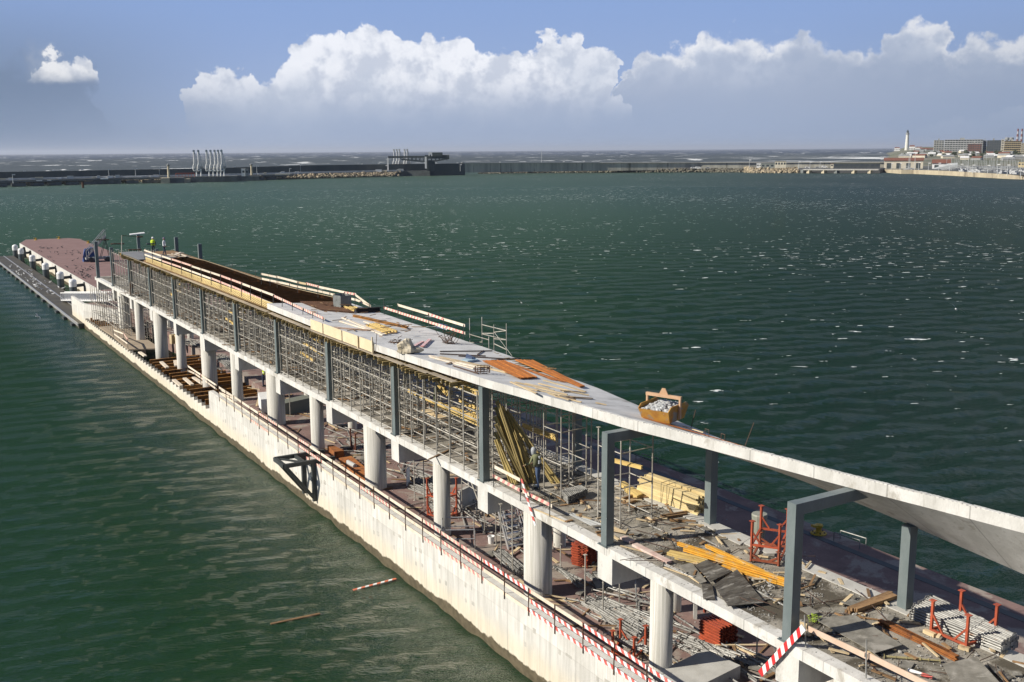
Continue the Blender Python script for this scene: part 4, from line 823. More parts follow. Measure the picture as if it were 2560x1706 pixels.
def gable(cr, x0, x1, yb, ye, yr, z, label, dep=12, m=CREAM, name='shed', skew=0):
    a, b = at(*cr(x0,yb),z), at(*cr(x1,yb),z); c = (a+b)/2; w = (b-a).length; h = topz(c, cr(0,ye)[1])-z; r = topz(c, cr(0,yr)[1])-z; e = empty(name, c, label, 'building', rz=ang(c)+skew)
    MB().prism([(-w/2,0),(w/2,0),(w/2,dep),(-w/2,dep)],0,h).build('wall', m, e)
    mb = MB(); mb.add([(-w/2-.5,-.8,h),(w/2+.5,-.8,h),(w/2+.5,dep+.8,h),(-w/2-.5,dep+.8,h),(-w/2-.5,dep/2,r),(w/2+.5,dep/2,r)], [(0,1,5,4),(2,3,4,5),(3,0,4),(1,2,5),(3,2,1,0)]); mb.build('roof', ROOFR, e)
    k = max(2, int(w/7))
    for i in range(k): mb = MB(); x = -w/2+w*(i+.5)/k; mb.bb(x-1.8, x+1.8, -.08, .02, .2, h*.7); mb.build('door', CRD, e)
    return e
gable(A6, 292, 865, 718, 600, 558, 2.6, 'long shed with a red tiled roof and cream gable at the marina', 14, CREAM)
gable(A6, 1000, 1265, 720, 640, 583, 2.6, 'smaller white building with a red roof behind the marina tent', 12, FW, 'boat_house')
p = at(*A6(1200,725),2.6); m = MB(); m.add([(-9,0,0),(9,0,0),(9,8,0),(-9,8,0),(-9,4,.8),(2,4,4.6),(9,4,5.2),(9,0,3.4),(2,0,3.2)],[(0,1,7,8),(0,8,5,4),(8,7,6,5),(3,2,6,5,4),(1,2,6,7)]); o = thing('tent', m, mat('grey_canvas', (.42,.44,.44), (.34,.36,.36), .3, .8), 'pale grey sloping tent roof in front of the smaller red-roofed building', 'tent'); o.location = p; o.rotation_euler = (0,0,ang(p))
cabin(A6, 2262, 2353, 700, 628, 2.6, 'small yellow-cream building at the right edge behind the marina', mat('yellow_render', (.62,.50,.26)), dep=8, cat='building', name='building', win=2)
# lighthouse and keepers' houses
c = far(2160+618/5.8825, 2450, 13.5); e = empty('lighthouse', c, 'tall slim white lighthouse standing above the headland at the right', 'lighthouse'); hh = topz(c, A6(0,150)[1])-13.5
MB().lathe((0,0,0),[(4.4,0),(2.9,hh*.80)],18).build('tower', mat('lighthouse_white', (.66,.66,.60), (.58,.58,.53), .1, .8), e)
MB().lathe((0,0,hh*.80),[(4.6,0),(4.6,1.2),(3.0,1.2),(3.0,3.2)],14).build('gallery', GREYB, e); MB().lathe((0,0,hh*.80+3.2),[(2.2,0),(2.2,3.5),(1.4,4.6),(.3,6.2)],12).build('lantern_room', CRD, e)
def house(x0, x1, yb, ye, yr, label, d=2420, z=13.5):
    a, b = far(2160+x0/5.8825, d, z), far(2160+x1/5.8825, d, z); c = (a+b)/2; w = (b-a).length; h = topz(c, A6(0,ye)[1])-z; r = topz(c, A6(0,yr)[1])-z; e = empty('keepers_house', c, label, 'house', rz=ang(c))
    MB().bb(-w/2,w/2,0,14,0,h).build('wall', FW, e); mb = MB(); mb.add([(-w/2,-.4,h),(w/2,-.4,h),(w/2,14.4,h),(-w/2,14.4,h),(-w/3,7,r),(w/3,7,r)],[(0,1,5,4),(2,3,4,5),(3,0,4),(1,2,5)]); mb.build('roof', ROOFR, e)
    for i in range(4):
        x = -w/2+w*(i+.5)/4; MB().bb(x-.9,x+.9,-.1,.02,h*.25,h*.7).build('window', GREYB, e)
house(435,520,440,415,402,'low white house with a red roof left of the lighthouse'); house(650,742,440,392,372,'taller white house with a red roof just right of the lighthouse'); house(745,850,440,408,395,'long low white house at the right of the lighthouse group')
# apartment blocks
def flats(x0, x1, yb, yt, d, m, label, floors=7, bays=10, bal=True, dep=16, band=None, z=None, name='apartment_block'):
    band = band or mat('pale_flats', (.46,.47,.46)); pa, pb = 2160+x0/5.8825, 2160+x1/5.8825; z = np.interp(d, [r[0] for r in rows], [r[1] for r in rows]) if z is None else z
    c = far((pa+pb)/2, d, z); w = (far(pb,d)-far(pa,d)).length; H = topz(c, A6(0,yt)[1])-z; e = empty(name, c, label, 'apartment block', rz=ang(c)); fh = H/floors
    MB().bb(-w/2,w/2,0,dep,-6,H).build('wall', m, e); MB().bb(-w*.1,w*.02,2,dep-2,H,H+3).build('roof_house', GREYB, e)
    pw = None
    for f in range(floors):
        if bal: MB().bb(-w/2,w/2,-1.4,-.02,f*fh+fh*.92,f*fh+fh*1.3 if f < floors-1 else H+.3).build('balcony', band, e)
        for i in range(bays):
            x = -w/2+w*(i+.5)/bays; ww = w/bays*.36
            if pw is None: pw = MB().bb(-ww,ww,-.15,.02,0,fh*.52).build('window', DGL, e); pw.location = (x,0,f*fh+fh*.28)
            else: dup(pw, (x,0,f*fh+fh*.28), parent=e)
    return e
PF = mat('pale_flats', (.46,.47,.46), (.38,.39,.38), .2, .85); flats(1165, 1732, 470, 292, 1950, PF, 'long white apartment block with rows of balconies at the right', 7, 14)
flats(1012, 1163, 455, 302, 2000, CREAM, 'narrower cream block joined to the left of the long white apartments', 7, 4, True)
flats(1512, 1716, 478, 352, 1850, mat('brick_red_flats', (.20,.10,.075), (.15,.08,.06), .2, .85), 'low red-brown block in front of the long white apartments', 5, 6, False)
flats(1732, 1785, 460, 300, 1960, GREYB, 'thin grey block at the right end of the white apartments', 7, 2, False)
flats(1790, 1998, 480, 300, 2050, mat('dark_flats', (.07,.085,.09), (.09,.10,.105), .2, .85), 'dark grey-green block between the white and the tan apartments', 7, 6, False)  # dark grey-green wall tone of this block
flats(2000, 2042, 480, 290, 2100, CREAM, 'plain tan end block between the dark and the tan apartments', 7, 1, False)
flats(2044, 2290, 490, 312, 1800, mat('tan_flats', (.42,.34,.20), (.34,.28,.17), .2, .85), 'tan apartment block with upright window bands at the right edge', 7, 9, True, band=mat('tan_band', (.36,.30,.19)))
flats(2291, 2600, 500, 345, 1750, mat('ochre_flats', (.45,.38,.22), (.36,.30,.18), .2, .85), 'ochre apartment block cut by the right edge of the view', 6, 9, True, band=CREAM)
for i, x in enumerate((2232, 2292)):
    c = far(2160+x/5.8825, 3200, 20); h = topz(c, A6(0,132)[1])-20; e = empty('chimney', c, ('left' if i == 0 else 'right')+' of two banded refinery chimneys behind the apartments', 'chimney', 'two refinery chimneys'); n = 7
    for j in range(n): MB().lathe((0,0,h*j/n),[(3.4-.2*j,0),(3.2-.2*j,h/n)],12).build('band', mat('chimney_red', (.16,.06,.06)) if j % 2 == 0 else mat('chimney_grey', (.36,.36,.38)), e)
for i, x in enumerate((2082, 2145)):
    c = far(2160+x/5.8825, 3000, 20); h = topz(c, A6(0,258)[1])-20; o = thing('water_tower', MB().lathe((0,0,0),[(1.5,0),(1.5,h-9),(5.5,h-6),(5.5,h-1),(3,h)],12), GREYB, ('left' if i == 0 else 'right')+' of two dark mushroom water towers behind the tan apartments', 'water tower', 'two water towers'); o.location = c
# low houses and trees scattered over the land
rn = random.Random(21)
for i in range(46):
    px = rn.uniform(2245,2560); d = rn.uniform(1350,2300); z = float(np.interp(d,[r[0] for r in rows],[r[1] for r in rows])); p = far(px,d,z-1); w, h = rn.uniform(8,18), rn.uniform(3,5)
    e = empty('low_house', p, 'small low house among the fields behind the marina', 'house', 'low houses scattered behind the marina', ang(p)+rn.uniform(-.4,.4)); MB().bb(-w/2,w/2,0,10,0,h).build('wall', rn.choice((CREAM,GREYB,GREYB)), e); MB().add([(-w/2,-.3,h),(w/2,-.3,h),(w/2,10.3,h),(-w/2,10.3,h),(-w/2,5,h+2),(w/2,5,h+2)],[(0,1,5,4),(2,3,4,5),(3,0,4),(1,2,5)]).build('roof', rn.choice((ROOFR,GREYB,GREYB,FW)), e)
LEAF = mat('dark_foliage', (.045,.06,.035), (.07,.085,.045), 1, .9, isl=.4); BARK = mat('bark', (.06,.045,.03))
def tree(px, d, h, label, grp):
    z = float(np.interp(d,[r[0] for r in rows],[r[1] for r in rows])); p = far(px,d,z-.5); r = random.Random(int(px*7+d)); e = empty('tree', p, label, 'tree', grp); MB().tube((0,0,0),(0,0,h*.6),.4,6,.15).build('trunk', BARK, e); m = MB()
    for i in range(60):
        a = r.random()*6.28; q = r.random()**.5*h*.42; m.rock((math.cos(a)*q, math.sin(a)*q, h*(.35+.6*r.random()*(1-q/h))), h*.09*(.6+r.random()), .8, i)
    m.build('crown', LEAF, e)
for i in range(34): px = rn.uniform(2250,2560) if i < 12 else rn.uniform(2380,2560); tree(px, rn.uniform(1500,1950), rn.uniform(5,9), 'dark bushy tree among the houses behind the marina', 'trees behind the marina')
# marina: boats with masts, lamp standards on the wall
boat0 = [None]
def boat(x, yb, yt, col=FW):
    p = at(*A6(x, yb), 2.8); h = topz(p, A6(0,yt)[1])-2.8
    if boat0[0]: o = dup(boat0[0], p, (0,0,ang(p)+rn.uniform(-.5,.5))); o.scale = (1,1,1); o.children[0]; 
    else:
        e = empty('sailing_boat', p, 'white sailing yacht with a bare mast laid up in the marina', 'sailing boat', 'sailing yachts in the marina', ang(p)); m = MB()
        pr = [(-4.5,-1),(2,-1.3),(5,0),(2,1.3),(-4.5,1)]; m.add([(x_,y_*.6,0) for x_,y_ in pr]+[(x_*1.03,y_,1.3) for x_,y_ in pr],[(4,3,2,1,0),(5,6,7,8,9)]+[(i,(i+1)%5,5+(i+1)%5,5+i) for i in range(5)]); m.v = [(v[0]*.7, v[1]*.7, v[2]*.6) for v in m.v]; m.build('hull', mat('dull_white_hull', (.50,.51,.51), (.36,.37,.38), 1, .6), e)
        MB().bb(-1.4,1,-.5,.5,.75,1.2).build('cabin', GREYB, e); MB().tube((.5,0,1.3),(.5,0,12),.10,5).build('mast', PIPE, e); MB().tube((.5,0,2.4),(-3.8,0,2.3),.09,5).build('boom', PIPE, e); boat0[0] = e; o = e
    for ch in o.children:
        if ch.name.startswith('mast'): ch.scale = (1,1,max(.4,(h-1.3)/10.7)); ch.location = (0,0,1.3-1.3*ch.scale[2])
xs = [1320,1345,1370,1395,1440,1455,1475,1490,1508,1545,1560,1578,1610,1625,1640,1660,1690,1712,1735,1755,1775,1790,1830,1850,1875,1890,1905,1930,1945,1985,2000,2020,2050,2070,2090,2125,2140,2165,2185,2210,2230,2250,2290,2320,2340,640,668,1200,1268]
for x in xs:
    t = max(0,(x-1300)/1050); boat(x, rn.uniform(700,745)+t*35, (rn.uniform(545,620) if x > 1300 else 560) if x != 1775 else 478)
for i in range(14):
    x = rn.uniform(1330,2353); p = at(*A6(x, rn.uniform(735,765)+max(0,(x-1300)/1050)*40), 2.8); o = dup(boat0[0], p, (0,0,rn.random()*3)) if 0 else None
    m = MB(); m.add([(-3,-.9,0),(3,0,0),(-3,.9,0),(-3,-1.1,1.1),(3.6,0,1.3),(-3,1.1,1.1)],[(2,1,0),(3,4,5),(0,1,4,3),(1,2,5,4),(2,0,3,5)]); m.bb(-1.4,.8,-.7,.7,1.1,1.9); o = thing('motor_boat', m, mat('dull_white_hull', (.5,.5,.5)), 'small white motor boat laid up in the marina yard', 'motor boat', 'motor boats in the marina'); o.location = p; o.rotation_euler = (0,0,rn.random()*6)
for x, yb, yt in [(400,730,640),(528,735,640),(660,735,520),(742,740,495),(800,745,628),(945,750,640),(1095,755,640),(1255,765,655),(1420,775,655),(1525,775,515),(1595,785,668),(1815,795,672),(1958,805,660),(2105,820,668),(2300,850,758)]: lamp(A6, x, yb, yt, 2.6, 'slim white standard on the marina quay wall', True)

q = random.Random(31)
for i in range(34):
    t = q.random(); j = int(t*7); p = J[j+1].lerp(J[j+2] if j < 6 else J[j+1], q.random()) if j < 6 else J[6].lerp(J[7], q.random()); k = Vector((p.x,p.y,0)).normalized()*5; m = MB(); w, h = q.uniform(1.2,5), q.uniform(.7,1.8); m.bb(-w/2,w/2,-1,1,0,h); m.bb(-w/2-.1,w/2+.1,-1.1,1.1,h,h+.15); o = thing('valve_box', m, (FW, CREAM, PIPE)[i % 3], 'small pale equipment box on the long jetty deck', 'equipment box', 'equipment boxes along the oil jetty'); o.location = p+k+V((0,0,3.96)); o.rotation_euler = (0,0,ang(p))
# ------------------------------------------------------------------ things on roof, deck and floor
def onY(px, py, Y):
    r = RM.T @ np.array([(px-1280)/F, -(py-853)/F, 1.0]); t = Y/r[1]; return Vector((r[0]*t, Y, r[2]*t+H0))
rn = random.Random(77)
def spread(name, label, cat, group, mk, L, ends, m, dz=0.0):
    """copies of one long piece laid between pairs of points"""
    base = None
    if group == 'stuff':
        tot = MB()
        for a, b in ends:
            a, b = Vector(a), Vector(b); one = mk(MB(), (b-a).length); Q = (b-a).to_track_quat('Y','Z').to_matrix(); c = (a+b)/2; tot.add([Q@Vector(v)+c for v in one.v], one.f)
        return tag(tot.build(name, m), kind='stuff')
    for a, b in ends:
        a, b = Vector(a), Vector(b); d = b-a; c = (a+b)/2+V((0,0,dz)); q = d.to_track_quat('Y','Z').to_euler()
        if base is None: base = mk(MB(), L).build(name, m); tag(base, label, cat, group); o = base
        else: o = dup(base)
        o.location = c; o.rotation_euler = q; o.scale = (1, d.length/L, 1)
    return base
bar = lambda r: (lambda mb, L: mb.tube((0,-L/2,0),(0,L/2,0),r,6))
plank = lambda w, h: (lambda mb, L: mb.box((0,0,0),(w,L,h)))
hbeam = lambda w, h: (lambda mb, L: mb.ibeam((0,-L/2,0),(0,L/2,0),w,h,.045,.03))
def prop(mb, L):
    mb.tube((0,-L/2,0),(0,L*.12,0),.034,7); mb.tube((0,L*.1,0),(0,L/2,0),.026,6); mb.tube((0,L*.10,0),(0,L*.16,0),.048,7); mb.box((0,-L/2,0),(.12,.012,.12)); mb.box((0,L/2,0),(.12,.012,.12))
    for t in (-.3,-.1,.3): mb.tube((0,L*t-.02,0),(0,L*t+.02,0),.046,7)
    return mb
def line(cr, x0, y0, x1, y1, z, z2=None): return at(*cr(x0,y0),z), at(*cr(x1,y1),z if z2 is None else z2)
def fan(cr, a0, a1, b0, b1, n, z, jit=.03, layers=1, dz=.06):
    """n pieces whose starts run from a0 to a1 and ends from b0 to b1"""
    P = [at(*cr(*p), z) for p in (a0,a1,b0,b1)]; out = []
    for k in range(layers):
        for i in range(n):
            t = i/max(1,n-1); j = lambda: V((rn.uniform(-jit,jit), rn.uniform(-jit,jit), 0)); h = V((0,0,dz*k+.04)); s = rn.uniform(-.25,.25)*jit*10; a = P[0].lerp(P[1],t)+j()+h; b = P[2].lerp(P[3],t)+j()+h; d = (b-a).normalized()*s; out.append((a+d,b+d))
    return out
RT = lambda cr, *p: [onroof(cr(*q)) for q in p]
def rfan(cr, a0, a1, b0, b1, n, lift=.03, jit=.05, layers=1, dz=.03):
    P = RT(cr, a0, a1, b0, b1); out = []
    for k in range(layers):
        for i in range(n): t = i/max(1,n-1); j = lambda: V((rn.uniform(-jit,jit), rn.uniform(-jit,jit), lift+dz*k+rn.uniform(0,.015))); out.append((P[0].lerp(P[1],t)+j(), P[2].lerp(P[3],t)+j()))
    return out
ORUST = mat('orange_rust', (.50,.175,.03), (.34,.11,.02), 3, .85, .2, 40, isl=.25)
flat = lambda w: (lambda mb, L: mb.box((0,0,0),(w,L,.025)))
spread('rebar', 'long orange rusty bar in the fanned bundle left of centre on the roof', 'steel bar', 'rusty bars in the left bundle on the roof', flat(.055), 6, rfan(R3,(400,612),(590,608),(735,770),(890,765),26,.05,.05,2), ORUST)
spread('rebar', 'long orange rusty bar in the bright bundle beside the sea edge of the roof', 'steel bar', 'rusty bars in the right bundle on the roof', flat(.055), 6, rfan(R3,(690,605),(850,608),(1290,850),(1320,848),22,.06,.04,2), ORUST)
spread('rebar', 'dark brown bar lying between the two orange bundles on the roof', 'steel bar', 'loose bars between the bundles', bar(.016), 5, rfan(R3,(570,605),(640,620),(1050,780),(1150,800),12,.03,.12), RUST)
ROD = mat('dark_brown_rod', (.10,.055,.035), (.06,.035,.025), 3, .85)
spread('rod', 'long dark rod lying across the roof toward the sea edge', 'rod', 'dark rods on the roof', bar(.03), 5, [tuple(RT(R3,(0,518),(480,512))), tuple(RT(R3,(170,560),(700,592))), tuple(RT(R3,(0,540),(420,560))), tuple(RT(R3,(345,545),(400,510))), tuple(RT(R3,(470,600),(740,580))), tuple(RT(R3,(120,650),(350,722)))], ROD, .04)
spread('plank', 'pale timber lying lengthwise on the roof left of the orange bars', 'plank', 'pale planks left of the orange bars', plank(.13,.06), 4, [tuple(RT(R3,(0,572),(475,672))), tuple(RT(R3,(0,590),(440,668))), tuple(RT(R3,(-60,575),(330,640))), tuple(RT(R3,(460,680),(620,715)))], WOODP, .05)
ends = [((650,798),(890,905)),((780,812),(1000,862)),((905,812),(1230,890)),((950,782),(1340,890)),((690,800),(1050,880)),((870,870),(1250,945)),((1060,930),(1300,985)),((1090,925),(1400,950)),((1200,890),(1370,920)),((1430,990),(1530,1010)),((880,850),(1170,915)),((1000,905),(1190,965)),((1130,885),(1330,893)),((770,845),(900,880))]
spread('plank', 'loose pale batten scattered on the roof below the orange bundles', 'plank', 'battens scattered below the orange bundles', plank(.10,.03), 2, [tuple(RT(R3,a,b)) for a,b in ends], WOODP, .04)
spread('plank', 'dark weathered batten among the pale battens on the roof', 'plank', 'dark battens on the roof', plank(.10,.03), 2, [tuple(RT(R3,a,b)) for a,b in [((1060,930),(1250,965)),((1110,880),(1290,895)),((1200,940),(1400,952)),((560,700),(640,722)),((1000,668),(1070,680)),((60,635),(110,620))]], WOODB, .05)
# upper part of the roof
spread('steel_beam', 'long rusty brown steel beam lying alone on the clean part of the roof', 'steel beam', None, hbeam(.16,.14), 6, [tuple(RT(R2,(1190,855),(1690,965)))], BROWN, .08)
spread('steel_beam', 'black steel beam lying crosswise by the sea edge of the roof near the grey box', 'steel beam', None, hbeam(.2,.3), 2, [tuple(RT(R2,(1215,820),(1435,808)))], mat('black_steel', (.02,.012,.01)), .16)
spread('timber_beam', 'yellow timber beam in the small pile at the middle of the roof', 'timber beam', 'yellow beams piled in the middle of the roof', hbeam(.09,.12), 4, [tuple(RT(R2,a,b)) for a,b in [((1310,945),(1500,1020)),((1340,938),(1530,1012)),((1365,935),(1560,1012)),((1390,930),(1590,1005))]], WOODY, .09)
spread('plank', 'long off-white board lying beside the yellow beams on the roof', 'plank', 'off-white boards by the yellow beams', plank(.14,.05), 5, [tuple(RT(R2,a,b)) for a,b in [((1090,870),(1480,1025)),((1140,890),(1465,1030)),((1060,900),(1340,985)),((1290,905),(1500,980)),((1890,1220),(2353,1330)),((1900,1230),(2300,1340))]], WOODW, .05)
spread('plank', 'stained striped plank lying flat behind the pale shutter boards', 'plank', None, plank(.2,.06), 3, [tuple(RT(R2,(1010,960),(1320,985)))], mat('stained_striped', (.55,.42,.33), (.42,.28,.2), 4, .8), .05)
spread('timber_beam', 'yellow timber beam in the pile at the foot of the grey steel box', 'timber beam', 'yellow beams by the grey box', hbeam(.09,.14), 2, [tuple(RT(R2,a,b)) for a,b in [((1090,775),(1190,805)),((1110,765),(1210,800)),((1130,757),(1230,795)),((1110,780),(1200,812))]], WOODY, .12)
m = MB(); a, b = RT(R2,(1740,1135),(1830,1085)); board(m, a-a+V((0,0,.05)), b-a+V((0,0,.05)), .03, .16, True); o = thing('barrier_board', m, BM, 'left of two short striped boards lying flat on the roof', 'barrier board', 'two short striped boards on the roof'); o.location = a
m = MB(); a, b = RT(R2,(1820,1140),(1895,1070)); board(m, a-a+V((0,0,.08)), b-a+V((0,0,.08)), .03, .18, True); o = thing('barrier_board', m, BM, 'right of two short striped boards lying flat on the roof', 'barrier board', 'two short striped boards on the roof'); o.location = a
# grey steel box by the trough
c = onroof(R2(1090,770)); e = empty('steel_box', c, 'open grey steel box standing at the end of the dark trough on the roof', 'box', rz=.35); e.scale = (.72,.72,.85); BX = mat('grey_sheet_steel', (.22,.235,.225), (.16,.17,.165), 2, .7, c3=(.08,.08,.07), s3=2, t3=.62)
m = MB(); m.bb(-.65,.65,-.5,-.46,0,.95); m.bb(-.65,.65,.46,.5,0,1.05); m.bb(-.65,-.61,-.458,.458,0,1.0); m.bb(.61,.65,-.458,.458,0,1.0); m.bb(-.608,.608,-.458,.458,.02,.06); m.build('shell', BX, e); m = MB(); m.tube((-.3,-.52,1.0),(-.3,-.4,1.1),.04,6); m.tube((.3,-.52,1.0),(.3,-.4,1.1),.04,6); m.build('lifting_lug', DARKS, e)
# canvas bag, tangles, cages, mats
c = onroof(R2(1700,1190)); m = MB(); n = 16; prof = []
for j in range(9):
    t = j/8
    for i in range(n):
        a = 2*math.pi*i/n; r = .34*math.sin(math.pi*min(1,(t*.85+.1)))**.7*(1+.25*math.sin(3*a+j)); w = 1.0 if t < .55 else .55; m.v.append((-.55+1.25*t+.05*math.sin(i), math.cos(a)*r*w, max(.01, .28*w+math.sin(a)*r*w*1.15)))
m.f = [(j*n+i, j*n+(i+1)%n, (j+1)*n+(i+1)%n, (j+1)*n+i) for j in range(8) for i in range(n)]+[tuple(range(n))[::-1], tuple(range(8*n,9*n))]; m.mi = [0]*len(m.f); o = thing('canvas_sack', m, mat('cream_canvas', (.56,.50,.38), (.42,.36,.25), 3, .9, .5, 12), 'crumpled cream canvas sack lying by the near roof edge', 'sack'); o.location = c; o.rotation_euler = (0,0,-.5)
def tangle(p, r, h, n, label, k=0):
    q = random.Random(k); m = MB()
    for i in range(n):
        pts = [V((q.uniform(-r,r)*.7, q.uniform(-r,r)*.7, .02))]; 
        for _ in range(3): pts.append(pts[-1]+V((q.uniform(-.3,.3), q.uniform(-.3,.3), q.uniform(-.15,.35)*h/.4)))
        for z in pts: z.z = max(.02, z.z)
        m.path(pts, .013, 4)
    o = thing('wire_tangle', m, RUSTD, label, 'wire tangle'); o.location = p
tangle(onroof(R3(75,435)), .5, .5, 26, 'tangle of bent rusty wire standing up near the sea edge of the roof', 1)
tangle(onroof(R2(1600,1095)), .5, .12, 18, 'flat tangle of dark chain and wire in the middle of the roof', 2)
c = onroof(R3(390,712)); m = MB()
for z in (.04,.13,.22,.31): 
    for i in range(14): a, b = 6.283*i/14, 6.283*(i+1)/14; m.tube((math.cos(a)*.36,math.sin(a)*.28,z),(math.cos(b)*.36,math.sin(b)*.28,z),.014,4)
for i in range(14): a = 6.283*i/14; m.tube((math.cos(a)*.36,math.sin(a)*.28,.02),(math.cos(a)*.36,math.sin(a)*.28,.33),.012,4)
o = thing('rebar_cage', m, RUSTD, 'small round cage of rusty bars near the roof edge', 'rebar cage'); o.location = c
for (x0,y0,x1,y1,th,cl,lb) in [(195,570,350,612,.08,(.42,.55,.60),'pale blue foam sheet lying on the roof left of the orange bars'),(235,562,305,600,.16,(.08,.11,.19),'dark blue mat propped on the pale blue foam sheet')]:
    P = RT(R3,(x0,y1-8),(x1-60,y0),(x1,y1-10),(x0+60,y1+3)); m = MB(); m.slab([p+V((0,0,th+.02)) for p in P], th); thing('foam_sheet', m, mat('sheet_'+str(x0), cl, None, 2, .8), lb, 'sheet')
P = RT(R2,(1900,965),(1925,950),(2005,968),(2000,985)); m = MB(); m.slab([p+V((.35,0,.22)) for p in P], .2); thing('foam_block', m, mat('ice_blue', (.50,.60,.66)), 'ice-blue foam block at the sea edge of the roof below the striped rail', 'foam block')
# brown mat of bars between trough and clean slab
m = MB(); P = RT(R2,(700,722),(1010,725),(1200,825),(900,800)); 
for i in range(26): t = i/25; m.tube(P[0].lerp(P[3],t)+V((0,0,.05)), P[1].lerp(P[2],t)+V((0,0,.05)), .02, 4)
for i in range(20): t = i/19; m.tube(P[0].lerp(P[1],t)+V((0,0,.08)), P[3].lerp(P[2],t)+V((0,0,.08)), .02, 4)
thing('rebar_mat', m, RUSTD, 'flat rusty mat of crossed bars between the dark trough and the clean roof', 'rebar mat')
m = MB(); m.slab([p+V((0,0,.035)) for p in P], .03); thing('plywood_sheet', m, RUSTD, 'rust-stained sheet under the mat of crossed bars on the roof', 'plywood sheet')
# skip filled with rubble, on the slope of the roof
c = V((24.75, 29.75, roofz(24.75,29.75)+.02)); a = Z7(330,640); p0, p1 = onroof(Z7(330,645)), onroof(Z7(860,800)); dy = (p1-p0); rzk = math.atan2(dy.y, dy.x)+math.pi; Ls = dy.length
e = empty('rubble_skip', (p0+p1)/2+V((.55,.12,-.02)), 'rusty yellow steel skip heaped with broken concrete, on the roof slope', 'skip', rz=rzk-math.pi); SK = mat('rusty_yellow_steel', (.50,.27,.045), (.38,.17,.03), 3, .75, .15, 40, c3=(.30,.26,.20), s3=1.3, t3=.56); W, H_ = .95, .50
m = MB(); L2 = Ls/2
def wedge(m, x0, x1, yb0, yb1, yt0, yt1, h): m.add([(x0,yb0,0),(x1,yb0,0),(x1,yb1,0),(x0,yb1,0),(x0-.06,yt0,h),(x1+.06,yt0,h),(x1+.06,yt1,h),(x0-.06,yt1,h)],[(3,2,1,0),(0,1,5,4),(1,2,6,5),(2,3,7,6),(3,0,4,7)])
wedge(m,-L2,L2,-.58,.58,-.82,.82,H_); m.add([(-L2-.04,-.78,H_-.05),(L2+.04,-.78,H_-.05),(L2+.04,.78,H_-.05),(-L2-.04,.78,H_-.05)],[(0,1,2,3)])
for sx in (-1,1): m.add([(sx*(L2+.07),-.83,H_),(sx*(L2+.07),.83,H_),(sx*(L2+.07),.6,H_+.16),(sx*(L2+.07),-.6,H_+.16),(sx*(L2+.04),-.83,H_),(sx*(L2+.04),.83,H_),(sx*(L2+.04),.6,H_+.16),(sx*(L2+.04),-.6,H_+.16)],[(0,1,2,3),(7,6,5,4),(0,4,5,1),(1,5,6,2),(2,6,7,3),(3,7,4,0)])
m.build('tub', SK, e)
m = MB()
for sx in (-1,1): x = sx*(L2+.12); m.beam((x,0,.1),(x,0,H_+.38),.11,.07,(1,0,0))
m.beam((-L2-.17,0,H_+.42),(L2+.17,0,H_+.42),.12,.12); m.build('lifting_bow', mat('bleached_rust', (.55,.36,.22), (.45,.27,.15), 3, .8), e)
m = MB(); m.prism([(-.2,0),(.2,0),(.07,.24),(-.07,.24)],-.02,.02); m.v = [(v[0],v[2],H_+.48+v[1]) for v in m.v]; m.build('lifting_eye', mat('bleached_rust', (.5,.3,.2)), e)
m = MB(); q = random.Random(4); RUB = mat('broken_concrete', (.46,.47,.46), (.34,.345,.34), 3, .95, isl=.35)
for i in range(260): x, y = q.uniform(-L2,L2)*.95, q.uniform(-.72,.72); m.rock((x,y,H_-.08+.28*(1-(x/L2)**2)*(1-(y/.85)**2)*q.uniform(.4,1)), q.uniform(.05,.12), .8, i)
o = tag(m.build('rubble', RUB, e), kind='stuff')
def pin(a, b, r, label, m_=ROD): a, b = Vector(a), Vector(b); o = thing('steel_pin', MB().tube((0,0,0), b-a, r, 5), m_, label, 'steel pin'); o.location = a
def rpin(cr, x, y, x2, y2, label): p = onroof(cr(x,y)); q = onY(*cr(x2,y2), p.y); pin(p, q, .015, label)
rpin(R6,832,640,880,458,'thin upright rod just right of the rubble skip'); rpin(R6,1328,805,1415,578,'tilted rusty rod at the narrow tip of the visible roof top')
rpin(R2,50,432,82,362,'short leaning rod at the far sea edge of the dark trough'); rpin(R2,285,500,292,430,'upright rod on the sea edge of the trough near the pale rail'); rpin(R2,1392,1180,1405,1008,'dark upright pin at the end of the pale shutter boards')
for i, (x, y) in enumerate(((965,700),(1112,745))):
    p, q = onroof(R6(x,y)), onroof(R6(x+35,y+12)); m = MB(); m.path([V((0,0,0)),V((0,0,.28)),q-p+V((0,0,.28)),q-p], .014, 5); o = thing('starter_loop', m, ROD, ('left' if i == 0 else 'right')+' of two small dark bar loops cast into the roof tip', 'bar loop', 'two bar loops in the roof tip'); o.location = p
m = MB(); P = RT(R6,(395,535),(420,530),(1330,800),(1250,775)); m.slab([p+V((0,0,.02)) for p in P], .02); thing('slot_channel', m, RUST, 'long narrow rusty channel running along the tilted tip of the roof', 'channel')
spread('plank', 'thin pale lath lying right of the skip along the rusty channel', 'plank', None, plank(.05,.03), 2, [tuple(RT(R6,(760,620),(950,680)))], WOODP, .05)
